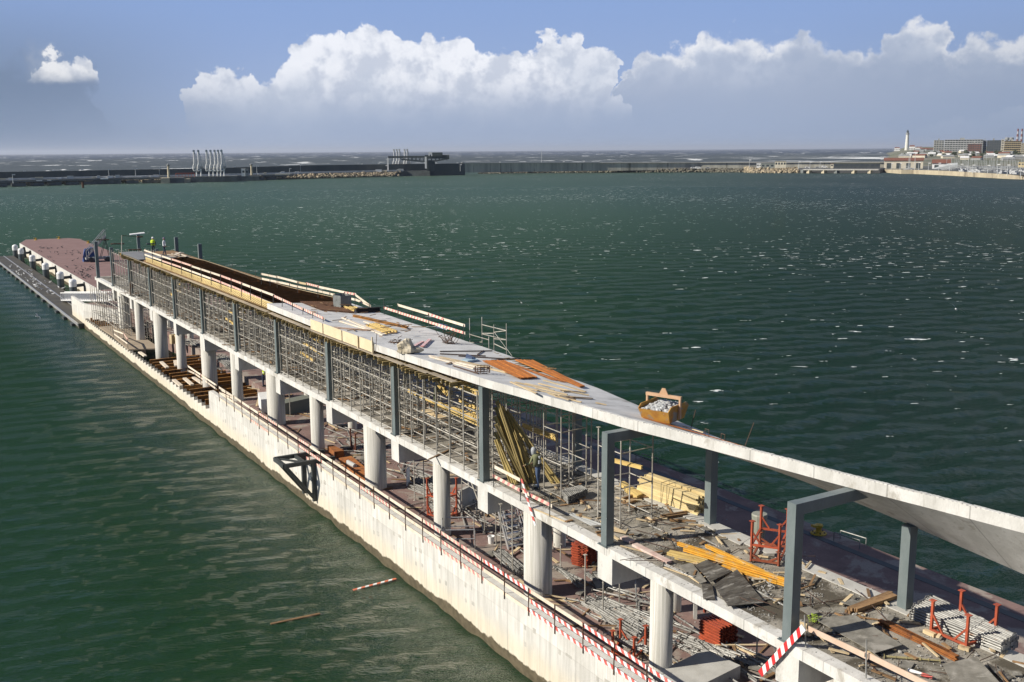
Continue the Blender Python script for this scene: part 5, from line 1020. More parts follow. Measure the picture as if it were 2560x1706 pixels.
# ------------------------------------------------------------------ raised deck
z = ZD
a, b = at(*R6(345,1240), z), at(*R6(880,1432), z); dl = (b-a); lat = V((dl.y,-dl.x,0)).normalized(); ends = []
for k in range(9):
    for i in range(6): s = rn.uniform(-.12,.12); u = dl.normalized()*s; o_ = -lat*(.11+i*.105)+V((0,0,.06+k*.093)); 
    for i in range(6):
        if k == 8 and i < 3: continue
        s = dl.normalized()*rn.uniform(-.13,.13); o_ = -lat*(.05+i*.105+k*.012)+V((0,0,.06+k*.093)); ends.append((a+o_+s, b+o_+s))
if (a-lat).x > a.x: pass
spread('timber_beam', 'yellow timber beam in the big square stack by the sea side of the deck', 'timber beam', 'yellow beams in the big square stack', hbeam(.085,.09), 3, [(p+lat*.7*0, q) for p,q in ends], mat('pale_yellow_timber', (.66,.54,.29), (.54,.42,.20), 2.5, .8, stretch=(1,.3,1), c3=(.40,.30,.15), s3=2.2, t3=.6, isl=.2))
m = MB(); c = (a+b)/2; 
for t in (.42,.52): p = a.lerp(b,t); m.path([p+lat*.02+V((0,0,.02)), p+lat*.02+V((0,0,.88)), p-lat*.66+V((0,0,.9))], .012, 4)
thing('strap', m, DARKS, 'dark straps round the big stack of yellow beams', 'strap')
spread('timber_beam', 'yellow beam on the short pile behind the second portal', 'timber beam', 'yellow beams on the short pile', hbeam(.085,.1), 2, fan(R6,(190,1170),(215,1150),(345,1290),(385,1270),4,z,.02,2,.1), WOODY)
spread('timber_block', 'orange-brown timber offcut on the deck beside the yellow stack', 'timber block', 'timber offcuts by the yellow stack', plank(.1,.09), 1, [line(R6,*v,z) for v in [(205,1290,330,1250),(220,1315,420,1265),(240,1335,340,1300),(560,1450,800,1410),(570,1465,800,1430),(640,1485,880,1500),(30,1160,100,1150)]], WOODB, .06)
YB = spread('yellow_beam', 'bright yellow steel-edged beam in the fan of beams in the middle of the near deck', 'yellow beam', 'bright yellow beams fanned on the near deck', hbeam(.12,.12), 4, [line(E7,345,370,2130,915,z+.22,z+.16), line(E7,240,270,1400,640,z+.16,z+.12), line(E7,730,310,1930,860,z+.16), line(E7,1010,665,1960,940,z+.08), line(E7,1400,760,2260,1030,z+.08)], YELP)
spread('timber_beam', 'paler yellow beam partly under the dark plywood sheets', 'timber beam', 'paler beams under the dark plywood', hbeam(.1,.11), 3, [line(E7,190,510,700,620,z+.08), line(E7,100,410,760,560,z+.07), line(E7,60,440,500,560,z+.04)], WOODY)
def sheet(cr, pts, z_, label, m_=PLYD, lift=(0,0,0,0), th=.02, name='plywood_sheet', cat='plywood sheet'):
    P = [at(*cr(*p), z_+l) for p, l in zip(pts, lift)]; c = P[0].copy(); mb = MB(); mb.slab([p-c for p in P], th); o = thing(name, mb, m_, label, cat); o.location = c; return o
sheet(E7,[(250,650),(480,605),(740,925),(630,962)],z+.06,'pale scuffed plywood sheet at the left of the four on the near deck',PLYG,(.02,.05,.03,.0))
sheet(E7,[(540,640),(740,550),(1180,745),(810,930)],z+.16,'dark plywood sheet resting on the yellow beams',PLYD,(.0,.06,.05,.0))
sheet(E7,[(860,985),(1265,715),(1745,1290),(1110,1350)],z+.10,'largest dark plywood sheet on the near deck, near the deck edge',PLYD,(.04,.12,.02,.05))
sheet(E7,[(650,965),(830,970),(885,1235),(680,1228)],z+.05,'small narrow dark board hanging over the deck edge beside the largest sheet',PLYD,(.02,.02,.02,.02))
sheet(R10,[(215,590),(640,560),(1120,860),(840,945)],z+.10,'large grey curved plywood sheet behind the pinkish plank rail',PLYG,(.02,.12,.06,.04))
sheet(R10,[(1530,1062),(1865,978),(2140,1280),(1660,1330)],z+.14,'big grey-brown board at the bottom right corner of the deck',PLYG,(.05,.15,.1,.0))
sheet(R10,[(1975,1040),(2255,1190),(2160,1235),(2030,1120)],z+.05,'dark narrow sheet leaning under the big board in the corner',PLYD)
sheet(R9,[(185,85),(235,70),(440,165),(400,175)],z+.06,'narrow grey board on the deck behind the yellow beams',PLYG)
sheet(R9,[(470,190),(525,128),(790,240),(700,300)],z+.04,'pale concrete strip slab beside the sea columns',CONC,th=.03,name='slab_strip',cat='slab')
def rack(P, h, label, m_=ORNG, lean=0):
    P = [Vector(p) for p in P]; o0 = P[0].copy(); P = [p-o0 for p in P]; e = empty('stacking_rack', o0, label, 'rack')
    for i, p in enumerate(P): mb = MB(); hh = h if not isinstance(h, (list, tuple)) else h[i]; mb.beam(p+V((0,0,.02)), p+V((0,0,hh)), .075, .075); mb.box(p+V((0,0,hh+.01)), (.17,.17,.02)); mb.build('post', m_, e)
    for z0 in (.12,):
        mb = MB()
        for i in range(4): a, b = P[i], P[(i+1)%4]; mb.beam(a+V((0,0,z0)), b+V((0,0,z0)), .07, .07)
        mb.build('base_frame', m_, e)
    hh = h if not isinstance(h, (list, tuple)) else h[0]
    for i, j in ((0,1),(1,0),(2,3),(3,2)): a, b = P[i], P[j]; MB().beam(a+V((0,0,hh*.62)), a.lerp(b,.33)+V((0,0,.15)), .055, .055).build('brace', m_, e)
    return e
q = lambda x, y: at(*R9(x,y), z)
A_, B_ = q(800,465), q(1052,502); D_ = (B_-A_); n_ = V((-D_.y, D_.x, 0)).normalized()*1.0; n_ = n_ if n_.x > 0 else -n_
rack([A_,B_,B_+n_*1.7,A_+n_*1.7], .52, 'orange-red steel rack standing beside the first sea-side post, lower of two', mat('rusty_red_frame', (.30,.075,.03), (.2,.055,.025), 3, .7))
up_ = V((0,0,.55)); rack([p+up_ for p in (A_,B_,B_+n_*1.75,A_+n_*1.75)], .98, 'bright orange rack stacked on top of the rusty red rack')
m = MB(); c = q(860,300)+V((.9,.4,0)); m.lathe((0,0,0),[(.22,0),(.3,.9),(.28,.95)],14); o = thing('feed_hopper', m, mat('grey_green_drum', (.20,.22,.18), (.3,.3,.25), 3, .6), 'grey-green battered drum behind the orange rack', 'drum'); o.location = c+V((-.35,.1,0))
P = [at(*R10(1410,745), z), at(*R10(1765,905), z)]; D_ = P[1]-P[0]; n_ = V((-D_.y, D_.x, 0)).normalized()*1.35; n_ = n_ if n_.x > 0 else -n_
rack([P[0],P[1],P[1]+n_,P[0]+n_], 1.05, 'orange rack holding the stack of steel props at the lower right')
spread('steel_prop', 'grey steel prop lying in the orange rack at the lower right', 'steel prop', 'props in the orange rack at the lower right', prop, 3, fan(R10,(1205,600),(1400,470),(2120,975),(2262,880),11,z,.02,5,.085), GALV)
spread('timber_block', 'timber bearer under the orange rack at the lower right', 'timber block', 'bearers under the lower right rack', plank(.14,.11), .8, [line(R10,1340,735,1450,785,z), line(R10,1690,895,1800,930,z)], WOODP, .055)
spread('steel_beam', 'rusty drilled steel beam between the grey sheet and the orange rack', 'steel beam', 'two rusty drilled beams', hbeam(.16,.16), 4, [line(R10,885,655,1600,985,z), line(R10,960,670,1670,1030,z)], RUST, .09)
spread('timber_beam', 'dark brown old beam in the pile at the foot of the first sea-side post', 'timber beam', 'dark beams at the first sea-side post', plank(.09,.1), 3, fan(R10,(560,535),(660,545),(985,370),(1065,400),5,z,.03,2,.09), WOODB)
for i, v in enumerate([(595,430,905,495),(1090,625,1300,645),(670,540,750,560)]): spread('plank', ['long pale plank pointing at the foot of the first sea-side post','short pale plank on the gravel left of the orange rack','tiny pale plank end on the gravel by the dark beams'][i], 'plank', None, plank(.13,.04), 1.5, [line(R10,*v,z+.03)], WOODP)
spread('steel_prop', 'yellowed steel prop lying alone behind the pinkish plank rail', 'steel prop', None, prop, 3, [line(R10,935,995,1500,1040,z)], mat('yellowed_prop', (.36,.31,.15), (.28,.24,.12), 3, .6), .05)
m = MB(); a, b = line(R10,1180,1115,1425,1195,z+.06); m.tube(V((0,0,0)), (b-a)*.55, .05, 8, None, 0); m.tube((b-a)*.55, b-a, .05, 8, None, 1); o = thing('marker_pipe', m, [WHITE, REDP], 'white pipe with a red end lying in the rubble at the bottom right', 'pipe'); o.location = a
spread('steel_prop', 'grey prop lying between the yellow beams and the deck edge', 'steel prop', 'loose props on the near deck', prop, 3, [line(E7,1600,1110,2130,1400,z), line(E7,1640,880,1940,1060,z), line(E7,560,0,870,150,z), line(E7,620,180,1110,430,z), line(E7,0,640,400,820,z), line(Z3,1900,1060,2330,1260,z), line(R9,0,500,280,620,z), line(R9,350,250,600,380,z)], GALV, .05)
spread('conduit', 'pale grey plastic conduit in the bundle lying near the deck edge', 'conduit', 'conduits bundled near the deck edge', bar(.022), 3, fan(Z3,(300,830),(420,840),(880,1140),(1120,1090),8,z,.05), mat('grey_plastic', (.42,.43,.42), (.34,.35,.34)))
spread('plank', 'brown plank lying against the foot of the second portal', 'plank', 'planks at the foot of the second portal', plank(.12,.05), 1.5, [line(Z3,860,1185,1135,1155,z+.03), line(Z3,905,1225,1135,1330,z+.03), line(Z3,270,975,400,945,z+.03)], WOODB)
PINKB = mat('paint_stained_board', (.62,.50,.43), (.50,.34,.29), 3, .85)
spread('formwork_board', 'thick whitish board with red stains right of the second portal', 'board', 'thick stained boards by the second portal', plank(.24,.09), 2, [line(R5,1420,300,1740,465,z+.08), line(R5,1310,235,1400,275,z+.08)], PINKB)
spread('plank', 'long thin pale lath lying along the deck edge', 'plank', 'laths along the deck edge', plank(.07,.03), 3, [line(R9,0,510,230,590,z+.03), line(R9,230,590,330,655,z+.03), line(R5,1290,310,1500,365,z+.03), line(E7,1840,1215,2230,1270,z+.03), line(R8,600,1440,900,1560,z+.03)], WOODP)
# bundle of short props by the worker
m = None; a, b = at(*Z3(190,500), z), at(*Z3(320,650), z); c, d = at(*Z3(560,410), z), at(*Z3(690,490), z)
ends = []
for k in range(5):
    for i in range(13): t = i/12; p, q_ = a.lerp(c,t)+V((0,0,.05+k*.07)), b.lerp(d,t)+V((0,0,.05+k*.07)); s = rn.uniform(-.03,.03); dd = (q_-p).normalized()*s; ends.append((p+dd, q_+dd))
spread('prop_section', 'short grey tube in the neat block at the foot of the slender scaffold tower', 'tube', 'short tubes in the neat block beside the worker', bar(.03), 1, ends, GALV)
# timbers leaning behind the worker
L = [((240,395),(545,1190),.1),((262,430),(520,1200),.05),((230,455),(500,1175),.0),((290,450),(560,1175),.2),((300,470),(580,1180),.25),((340,500),(590,1190),.3),((232,620),(545,1255),-.3),((225,545),(470,1180),-.15),((375,560),(600,1170),.4),((330,490),(840,1190),.9),((420,640),(620,1150),.5),((228,700),(400,1175),-.3),((230,770),(380,1190),-.5),((470,700),(780,1190),.9),((250,800),(430,1200),-.3)]
ends = []
for (tx, ty), (bx, by), dy in L: p = at(*R8(bx,by), z+.02); q_ = onY(*R8(tx,ty), min(39.9, p.y+1.1+dy)); q_.z = min(q_.z, 9.75); ends.append((p, q_))
spread('timber_beam', 'long yellow-brown timber leaning up behind the worker under the roof', 'timber beam', 'timbers leaning behind the worker', hbeam(.09,.16), 4, ends, mat('leaning_timber', (.42,.32,.11), (.26,.20,.08), 2, .75, stretch=(1,.3,1), isl=.3, c3=(.58,.46,.2), s3=.8, t3=.6))
spread('timber_beam', 'bright yellow timber hung slantwise in the scaffold left of the leaning timbers', 'timber beam', 'bright yellow timbers hung in the scaffold', hbeam(.14,.24), 3, [(onX(*R4(1575,0),22.6), onX(*R4(1865,105),22.6)), (onX(*R4(1460,0),23.2), onX(*R4(1545,95),23.2))], WOODY)
spread('timber_beam', 'yellow timber lying inside the tube scaffold at half height', 'timber beam', 'yellow timbers inside the scaffold', hbeam(.09,.16), 3, [(onX(*R4(x0,y0),X_), onX(*R4(x1,y1),X_)) for x0,y0,x1,y1,X_ in [(1180,60,1880,400,23.3),(1340,140,1890,390,23.6),(1400,160,1890,330,24),(1650,150,1890,260,24.2),(1690,180,1890,350,24.6),(1700,290,1885,385,23.4)]]+[(onX(*R8(x0,y0),25.6), onX(*R8(x1,y1),25.6)) for x0,y0,x1,y1 in [(500,640,820,775),(490,625,800,740)]], WOODY)
for y0 in (62, 79, 97): spread('timber_beam', 'yellow timber lying inside the farther scaffold bays', 'timber beam', 'yellow timbers in the farther scaffold bays', hbeam(.09,.14), 3, [((23+.4*i, y0+i*.5, 7.4+.5*(i%3)),(23.3+.4*i, y0+3.2+i*.5, 7.4+.5*(i%3))) for i in range(6)], WOODY)
# bollards and ladder hoops on the sea edge of the red floor
bol = [None]
def bollard(p, label, s=1.0, rz_=0):
    if bol[0]: o = dup(bol[0], p, (0,0,rz_), label); return o
    e = empty('mooring_bollard', p, label, 'bollard', 'yellow mooring bollards', rz_); Y = mat('bollard_yellow', (.62,.40,.03), (.50,.30,.03), 3, .6)
    e.scale = (s, s, s); MB().lathe((0,0,0),[(.50,0),(.50,.06),(.46,.09)],20).build('base_plate', Y, e); m = MB(); m.lathe((0,0,.09),[(.22,0),(.17,.15),(.18,.3),(.26,.42),(.24,.5),(.1,.53)],16); m.beam((-.05,0,.50),(-.55,0,.60),.3,.14); m.build('horn', Y, e)
    for i in range(6): MB().lathe((math.cos(i*1.047)*.36, math.sin(i*1.047)*.36, .09),[(.05,0),(.05,.05)],6).build('bolt', DARKS, e)
    bol[0] = e; return e
bollard(at(*R9(1420,200), ZF), 'yellow bollard on the sea edge of the red floor beyond the nearest portal', .78)
for i, (x, y) in enumerate(((330,150),(543,138),(812,178),(1112,292))): bollard(at(*R1(x,y), 2.2), ['yellow bollard at the far left edge of the mooring pier','yellow bollard at the middle of the far pier end','yellow bollard on the far right side of the mooring pier','yellow bollard on the sea side just beyond the raised deck'][i])
def hoop(cr, pts, label):
    P = [at(*cr(*pts[0]), ZF), at(*cr(*pts[1]), ZF)]; m = MB(); a, b = V((0,0,0)), P[1]-P[0]; h = .42
    m.path([a, a+V((0,0,h)), b+V((0,0,h)), b], .025, 6); m.path([a+V((.45,0,0)), a+V((.45,0,h)), b+V((.45,0,h)), b+V((.45,0,0))], .025, 6); o = thing('ladder_rail', m, GALV, label, 'ladder rail'); o.location = P[0]
hoop(R9,[(1560,265),(1795,340)],'thin steel ladder hoop on the sea edge right of the yellow bollard'); hoop(R6,[(330,935),(478,980)],'thin steel ladder hoop on the sea edge behind the second portal')
c = at(*R10(225,640), z); m = MB(); q = random.Random(8)
for i in range(60): a = q.random()*6.28; p = V((q.uniform(-.14,.14), q.uniform(-.14,.14), q.uniform(.03,.28))); d = V((math.cos(a)*.05, math.sin(a)*.05, q.uniform(-.02,.03))); n_ = V((-d.y, d.x, 0)); m.quad(p-d, p+n_*.5, p+d, p-n_*.5)
o = thing('weed', m, mat('lime_leaf', (.30,.40,.04), (.22,.32,.04)), 'small lime-green weed at the corner of the large grey sheet', 'plant'); o.location = c
# ------------------------------------------------------------------ rubble and scrap
def rubble(name, region, n, r, m_, zf, seed=1, flat_=.6):
    q = random.Random(seed); m = MB()
    for i in range(n):
        u, v = q.random(), q.random(); x = region[0]+(region[1]-region[0])*u; y = region[2]+(region[3]-region[2])*v
        if mnoise.noise(Vector((x*.7, y*.7, seed))) < region[4]: continue
        s = q.uniform(*r); m.rock((x, y, zf+s*.25), s, flat_, i)
    return tag(m.build(name, m_), kind='stuff')
rubble('rubble', (22.15,27.0,12,40,-.12), 6500, (.010,.036), GRAVEL, z, 1); rubble('rubble', (22.2,27,12,34,.05), 260, (.04,.08), GRAVEL, z, 2)
rubble('rubble', (22.4,36,12,78,.05), 3800, (.012,.045), GRAVEL, ZF, 3); rubble('rubble', (22.3,27,40,124,.1), 2500, (.02,.05), GRAVEL, z, 4)
rubble('rubble', (21.8,27,24,66,.12), 900, (.02,.05), GRAVEL, 10.62, 5) if 0 else None
def scrap(n, x0, x1, y0, y1, zf, m_, label, group, w=.1, h=.035, Lr=(.4,1.8), seed=0, th=.1, skew=None):
    q = random.Random(seed); base = None; tot = MB()
    for i in range(n):
        if seed in (3,9,15,12) or (seed in (4,5) and i > 62):
            x, y, a, L = q.uniform(x0,x1), q.uniform(y0,y1), q.random()*3.14, q.uniform(*Lr); tot.box((x,y,zf+h*.5+q.random()*th), (w*q.uniform(.5,1.5),L,h), Matrix.Rotation(a,3,'Z')@Matrix.Rotation(q.uniform(-.06,.06),3,'X'))
            if i == n-1: tag(tot.build('debris', m_), kind='stuff')
            continue
        x, y, a = q.uniform(x0,x1), q.uniform(y0,y1), (q.gauss(skew,.5) if skew is not None else q.random()*3.14); L = q.uniform(*Lr)
        if base is None: base = MB().box((0,0,0),(w,1,h)).build('scrap_board', m_); tag(base, label, 'scrap board', group); o = base
        else: o = dup(base)
        o.location = (x,y,zf+h*.5+q.random()*th); o.rotation_euler = (q.uniform(-.08,.08), q.uniform(-.06,.06), a); o.scale = (q.uniform(.5,1.5), L, 1)
scrap(90, 22.6,26.9, 14,37, z, WOODP, 'small pale scrap of board strewn on the near deck', 'scraps strewn on the near deck', seed=1, Lr=(.15,.9), w=.08)
q9 = random.Random(91); spread('thin_rod', 'thin dark rod lying on the littered near deck', 'rod', 'thin rods on the near deck', bar(.012), 2, [((x,y,z+.04),(x+math.cos(a)*L,y+math.sin(a)*L,z+.04+q9.random()*.15)) for x,y,a,L in [(q9.uniform(22.7,26.3),q9.uniform(15,36),q9.random()*6.28,q9.uniform(.5,2.2)) for _ in range(70)]], ROD)
scrap(60, 22.6,26.9, 14,37, z, WOODB, 'small brown scrap of board strewn on the near deck', 'brown scraps on the near deck', seed=2, Lr=(.15,1.0), w=.08)
scrap(150, 22.4,26.9, 39,116, z, WOODB, 'brown scrap of board lying under the tube scaffold', 'scraps under the tube scaffold', seed=3, Lr=(.6,2.5))
scrap(120, 22.4,31, 18,80, ZF, WOODP, 'pale scrap of board on the red floor under the deck', 'pale scraps on the red floor', seed=4, Lr=(.5,2.4))
scrap(90, 22.4,31, 18,80, ZF, WOODB, 'brown scrap of board on the red floor under the deck', 'brown scraps on the red floor', seed=5, Lr=(.5,2.4))
scrap(40, 22.6,27,60,114, z, PLYD, 'dark sheet offcut lying under the tube scaffold', 'dark offcuts under the scaffold', w=.6, h=.03, Lr=(.6,1.6), seed=9)
scrap(50, 22.2,26.2, 50,66, 10.62, WOODB, 'small brown scrap on the middle of the roof', 'scraps on the middle of the roof', w=.05, h=.03, Lr=(.2,.9), seed=12, th=.02)
scrap(45, 22.4,26.2, 36,52, 10.52, WOODP, 'thin pale splinter of batten on the roof', 'splinters on the roof', w=.05, h=.02, Lr=(.2,1.1), seed=13, th=.01) if 0 else None
scrap(26, 22.6,26.6, 14,34, z, PLYG, 'small grey sheet offcut strewn on the near deck', 'grey offcuts on the near deck', w=.35, h=.02, Lr=(.25,.7), seed=14)
scrap(50, 23,31, 22,76, ZF, PLYG, 'grey offcut or slab piece on the red floor', 'grey offcuts on the red floor', w=.45, h=.06, Lr=(.3,1.1), seed=15)
# ------------------------------------------------------------------ red floor under the deck
zf = ZF
def props(cr, a0, a1, b0, b1, n, label, layers=1, jit=.05, m_=GALV, dz=.07): spread('prop_heap', None, None, 'stuff', prop, 3, fan(cr,a0,a1,b0,b1,n,zf,jit,layers,dz), m_) if cr in (E3, E4) or 'second slim column' in label and 'rack' in label else spread('steel_prop', label, 'steel prop', label.replace('grey steel prop', 'props'), prop, 3, fan(cr,a0,a1,b0,b1,n,zf,jit,layers,dz), m_)
props(R5,(130,400),(230,395),(330,585),(420,560),9,'grey steel prop in the heap left of the nearest wide column',3,.12)
props(R5,(975,590),(1080,575),(1165,745),(1235,720),7,'grey steel prop in the heap below the tall crossbeam bracket',2,.08)
props(R5,(950,860),(1130,820),(1480,1180),(1590,1010),12,'grey steel prop in the long heap between the two nearest columns',4,.12)
props(R5,(700,520),(780,560),(900,690),(960,660),6,'grey steel prop beside the shaded face of the wide column',2,.15)
props(E6,(1090,760),(1120,870),(2350,1200),(2200,1260),8,'grey steel prop strewn at the foot of the nearest slim column',2,.25)
props(E6,(1090,1000),(1200,950),(1500,1240),(1560,1100),6,'grey steel prop behind the shaded block at the bottom',2,.2)
props(E6,(0,900),(120,880),(540,1110),(600,1060),8,'grey steel prop in the small orange rack near the wall rail',3,.08)
props(E8,(470,430),(640,10),(1130,760),(1180,260),14,'grey steel prop in the heap behind the second slim column',3,.15)
props(E8,(900,860),(1000,830),(1130,1060),(1150,960),6,'grey steel prop in the orange rack by the second slim column',3,.08)
props(E4,(1640,260),(1800,180),(1990,560),(2150,450),9,'grey steel prop in the rack beyond the rusty plates',2,.06)
props(E3,(1420,560),(1560,520),(1760,900),(1780,700),9,'grey steel prop in the heap at the edge of the pit',3,.25)
props(E1 if 0 else E3,(640,170),(720,100),(900,300),(1000,200),8,'grey steel prop in the heap behind the pit columns',2,.4)
spread('steel_tube', 'long loose scaffold tube lying on the red floor', 'tube', 'loose tubes on the red floor', bar(.026), 4, [line(cr,*v,zf+.05) for cr,*v in [(E6,1090,740,2350,1220),(E6,220,300,640,470),(E6,0,780,640,480),(E6,1840,1060,2230,1250),(E6,2130,920,2350,1130),(R5,940,870,1500,860),(R5,1000,650,1160,740),(E8,400,825,780,740),(E8,640,1030,830,910),(Z5,1210,1100,1380,1105),(E6,1130,750,1390,680),(R5,1370,880,1590,980)]], SCM)
def heap(x0, x1, y0, y1, n, label, ang=1.57, sp=.35, seed=0):
    q = random.Random(seed); E_ = []
    for i in range(n):
        x, y, a = q.uniform(x0,x1), q.uniform(y0,y1), ang+q.gauss(0,sp); L = q.uniform(1.3,1.7); h = zf+.05+.22*q.random()*(1-abs((x-(x0+x1)/2)/(x1-x0+.01))); d = V((math.cos(a)*L, math.sin(a)*L, q.uniform(-.04,.04))); E_.append((V((x,y,h))-d, V((x,y,h))+d))
    spread('steel_prop', label, 'steel prop', label.replace('grey steel prop', 'props'), prop, 3, E_, GALV) if seed < 3 else spread('prop_heap', None, None, 'stuff', prop, 3, E_, GALV)
heap(23,26.5,21,27,34,'grey steel prop in the wide scatter behind the nearest slim column',1.75,.4,1)
heap(23,26,28,33,26,'grey steel prop in the wide scatter behind the nearest wide column',1.8,.4,2)
heap(24,27,40,47,22,'grey steel prop scattered behind the second slim column',1.6,.5,3)
heap(24,28,52,66,26,'grey steel prop scattered behind the third and fourth columns',1.6,.6,4)
heap(24,28,84,118,30,'grey steel prop scattered among the far columns',1.6,.8,5)
def stack(cr, x0, y0, x1, y1, n, k, label, m_, L=None, w=.075, h=.10, dep=1.0):
    a, b = at(*cr(x0,y0),zf), at(*cr(x1,y1),zf); d = b-a; n_ = V((-d.y,d.x,0)).normalized(); n_ = n_ if n_.x > 0 else -n_; ends = []
    for j in range(k):
        for i in range(n): s = d.normalized()*rn.uniform(-.04,.04); o_ = n_*(i*dep/n)+V((0,0,.06+j*h)); ends.append((a+o_+s, b+o_+s))
    mk = lambda mb, L_: [mb.bb(-w/2,w/2,-L_/2,L_/2,-h*.42,-h*.30), mb.bb(-w/2,w/2,-L_/2,L_/2,h*.30,h*.42), mb.bb(-w/2,-w/2+.012,-L_/2,L_/2,-h*.298,h*.298)]+[mb.box((-w/2-.004,t*L_,0),(.012,.05,h*.3)) for t in (-.4,-.28,-.16,-.04,.08,.2,.32,.44)] and mb
    spread('steel_waler', label, 'steel waler', label.replace('orange-red ribbed waler','walers'), mk, d.length, ends, m_)
stack(R5,840,480,985,520,6,9,'orange-red ribbed waler in the tall square stack behind the wide column',ORNG,h=.115,dep=.9)
stack(E6,1440,810,1790,985,7,7,'orange-red ribbed waler in the fanned stack behind the nearest slim column',ORNG,h=.12,dep=1.1)
spread('steel_waler', 'orange-red ribbed waler lying on top behind the fanned stack', 'steel waler', 'walers behind the fanned stack', plank(.06,.08), 2, [(p+V((0,0,.78)),q_+V((0,0,.78))) for p,q_ in fan(E6,(1760,560),(1800,520),(2060,700),(2130,660),5,zf,.02)], ORNG)
m = MB(); a = at(*E6(1530,560),zf); m.box((0,0,.75),(.09,.09,.5)); o = thing('waler_end', m, ORNG, 'upright orange waler end at the left of the fanned stack', 'steel waler'); o.location = a
def rk(cr, a, b, h, label, dpt=1.1):
    P = [at(*cr(*a),zf), at(*cr(*b),zf)]; d = P[1]-P[0]; n_ = V((-d.y,d.x,0)).normalized()*dpt; n_ = n_ if n_.x > 0 else -n_; rack([P[0],P[1],P[1]+n_,P[0]+n_], h, label)
rk(E6,(300,1090),(515,1000),.95,'orange rack with props close to the wall rail, left of the nearest slim column',.9) if 0 else None
P = [at(*E6(*p),zf) for p in ((75,885),(510,1000),(310,1210),(-60,1090))]; rack(P, .95, 'orange rack of props close to the wall rail, left of the nearest slim column')
P = [at(*E8(*p),zf) for p in ((880,1085),(1190,1180))]; d = P[1]-P[0]; n_ = V((abs(d.y),abs(d.x)*.3,0)).normalized()*1.0; rack([P[0],P[1],P[1]+n_,P[0]+n_], 1.0, 'orange rack beside the second slim column, lower of two stacked'); rack([p+V((0,0,1.02)) for p in (P[0],P[1],P[1]+n_,P[0]+n_)], 1.0, 'orange rack stacked on another beside the second slim column')
P = [at(*E4(*p),zf) for p in ((1740,400),(1860,530),(2150,420),(2080,300))]; rack(P, 1.25, 'dark orange rack around the props beyond the rusty plates', mat('dull_orange', (.20,.07,.04), (.13,.05,.03)))
sheet(E4,[(1160,330),(1300,320),(1570,460),(1330,490)],zf+.45,'rusty plate on the raised pile beside the slim column',RUST,th=.4,name='rusty_plate',cat='steel plate')
sheet(E4,[(1440,640),(1750,590),(2180,940),(2150,1240)],zf+.25,'long rusty plate strip beside the third wide column',RUST,th=.22,name='rusty_plate',cat='steel plate')
m = MB(); a, b = line(E4,1660,740,1840,840,zf+.32); m.tube(V((0,0,0)),b-a,.14,10); o = thing('gas_cylinder', m, mat('grey_roll', (.42,.42,.40)), 'grey wrapped roll lying on the long rusty plate', 'roll'); o.location = a
# bucket, stair, frame, panels
c = at(*Z2(665,770),zf); e = empty('bucket', c, 'white plastic bucket on the red floor by the aluminium stair', 'bucket'); MB().lathe((0,0,0),[(.13,0),(.16,.34),(.175,.34),(.175,.37),(.15,.37),(.12,.05)],18).build('pail', WHITE, e); m = MB(); m.path([(-.17,0,.34),(-.15,.1,.2),(0,.16,.14),(.15,.1,.2),(.17,0,.34)],.006,4); m.build('handle', DARKS, e)
a = at(*Z2(1290,890),zf); t0 = V((24.7, 42.6, ZD-.3)); e = empty('stair', a, 'aluminium scaffold stair rising from the red floor to the deck, with side rails', 'stair'); d = t0-a; s = V((d.y,-d.x,0)).normalized()*.42
for k in (-1,1): MB().beam(s*k, d+s*k, .05, .16).build('stringer', ALU, e)
for i in range(15): t = (i+.5)/15; MB().beam(d*t-s, d*t+s, .22, .03).build('tread', ALU, e)
for k in (-1,1):
    for h in (.5,1.0): MB().tube(s*k*1.05+V((0,0,h)), d+s*k*1.05+V((0,0,h)), .022, 6).build('handrail', ALU, e)
tower([a+V((-.6,-.6,0)), a+V((.9,-.9,0)), a+V((.9,.7,0)), a+V((-.6,.9,0))], zf, 3.6, [1.2,2.4], 'tube scaffold around the foot of the aluminium stair', None)
tower([at(*E8(1720,1090),zf), at(*E8(2270,1500),zf), at(*E8(2270,1500),zf)+V((1.2,.6,0)), at(*E8(1720,1090),zf)+V((1.2,.6,0))], zf, 3.6, [.35,1.9,3.1], 'tube scaffold bay under the deck behind the second slim column', None)
MB_ = MB(); a = at(*E8(2190,960),zf)+V((0,0,0)); MB_.tube(onX(*E8(1940,250),23.2), onX(*E8(2190,920),22.9), .03, 6); thing('diagonal_tube', MB_, SCM, 'pale diagonal tube running down in front of the white beam end', 'tube')
a, b, c2 = at(*Z2(270,905),zf), at(*Z2(30,800),zf), at(*E8(1310,1530) ,zf); e = empty('hand_railing', a, 'low white-grey tubular railing frame around the opening by the second slim column', 'railing')
P = [V((0,0,0)), V((-1.0,1.6,0)), V((.9,2.2,0))]
for p in (V((0,0,0)), V((-1.35,.75,0)), V((-.55,2.3,0)), V((.8,1.5,0))): MB().tube(p, p+V((0,0,.95)), .03, 8).build('post', ALU, e)
Q = [V((0,0,0)), V((-1.35,.75,0)), V((-.55,2.3,0)), V((.8,1.5,0))]
for i in range(3): 
    for h in (.5,.95): MB().tube(Q[i]+V((0,0,h)), Q[i+1]+V((0,0,h)), .03, 8).build('bar', ALU, e)
def panel(cr, x, y, w, h, label, m_=PLYG, rz_=0.2, th=.12, holes=False):
    c = at(*cr(x,y),zf); m = MB(); m.bb(-w/2,w/2,-th/2,th/2,0,h); o = m.build('form_panel', m_); o.location = c; o.rotation_euler = (0,0,rz_); tag(o, label, 'panel')
    if holes:
        for i in range(5): MB().bb(-.05,.05,-th/2-.01,-th/2+.01,h*(.12+.17*i),h*(.2+.17*i)).build('slot', DARKS, o)
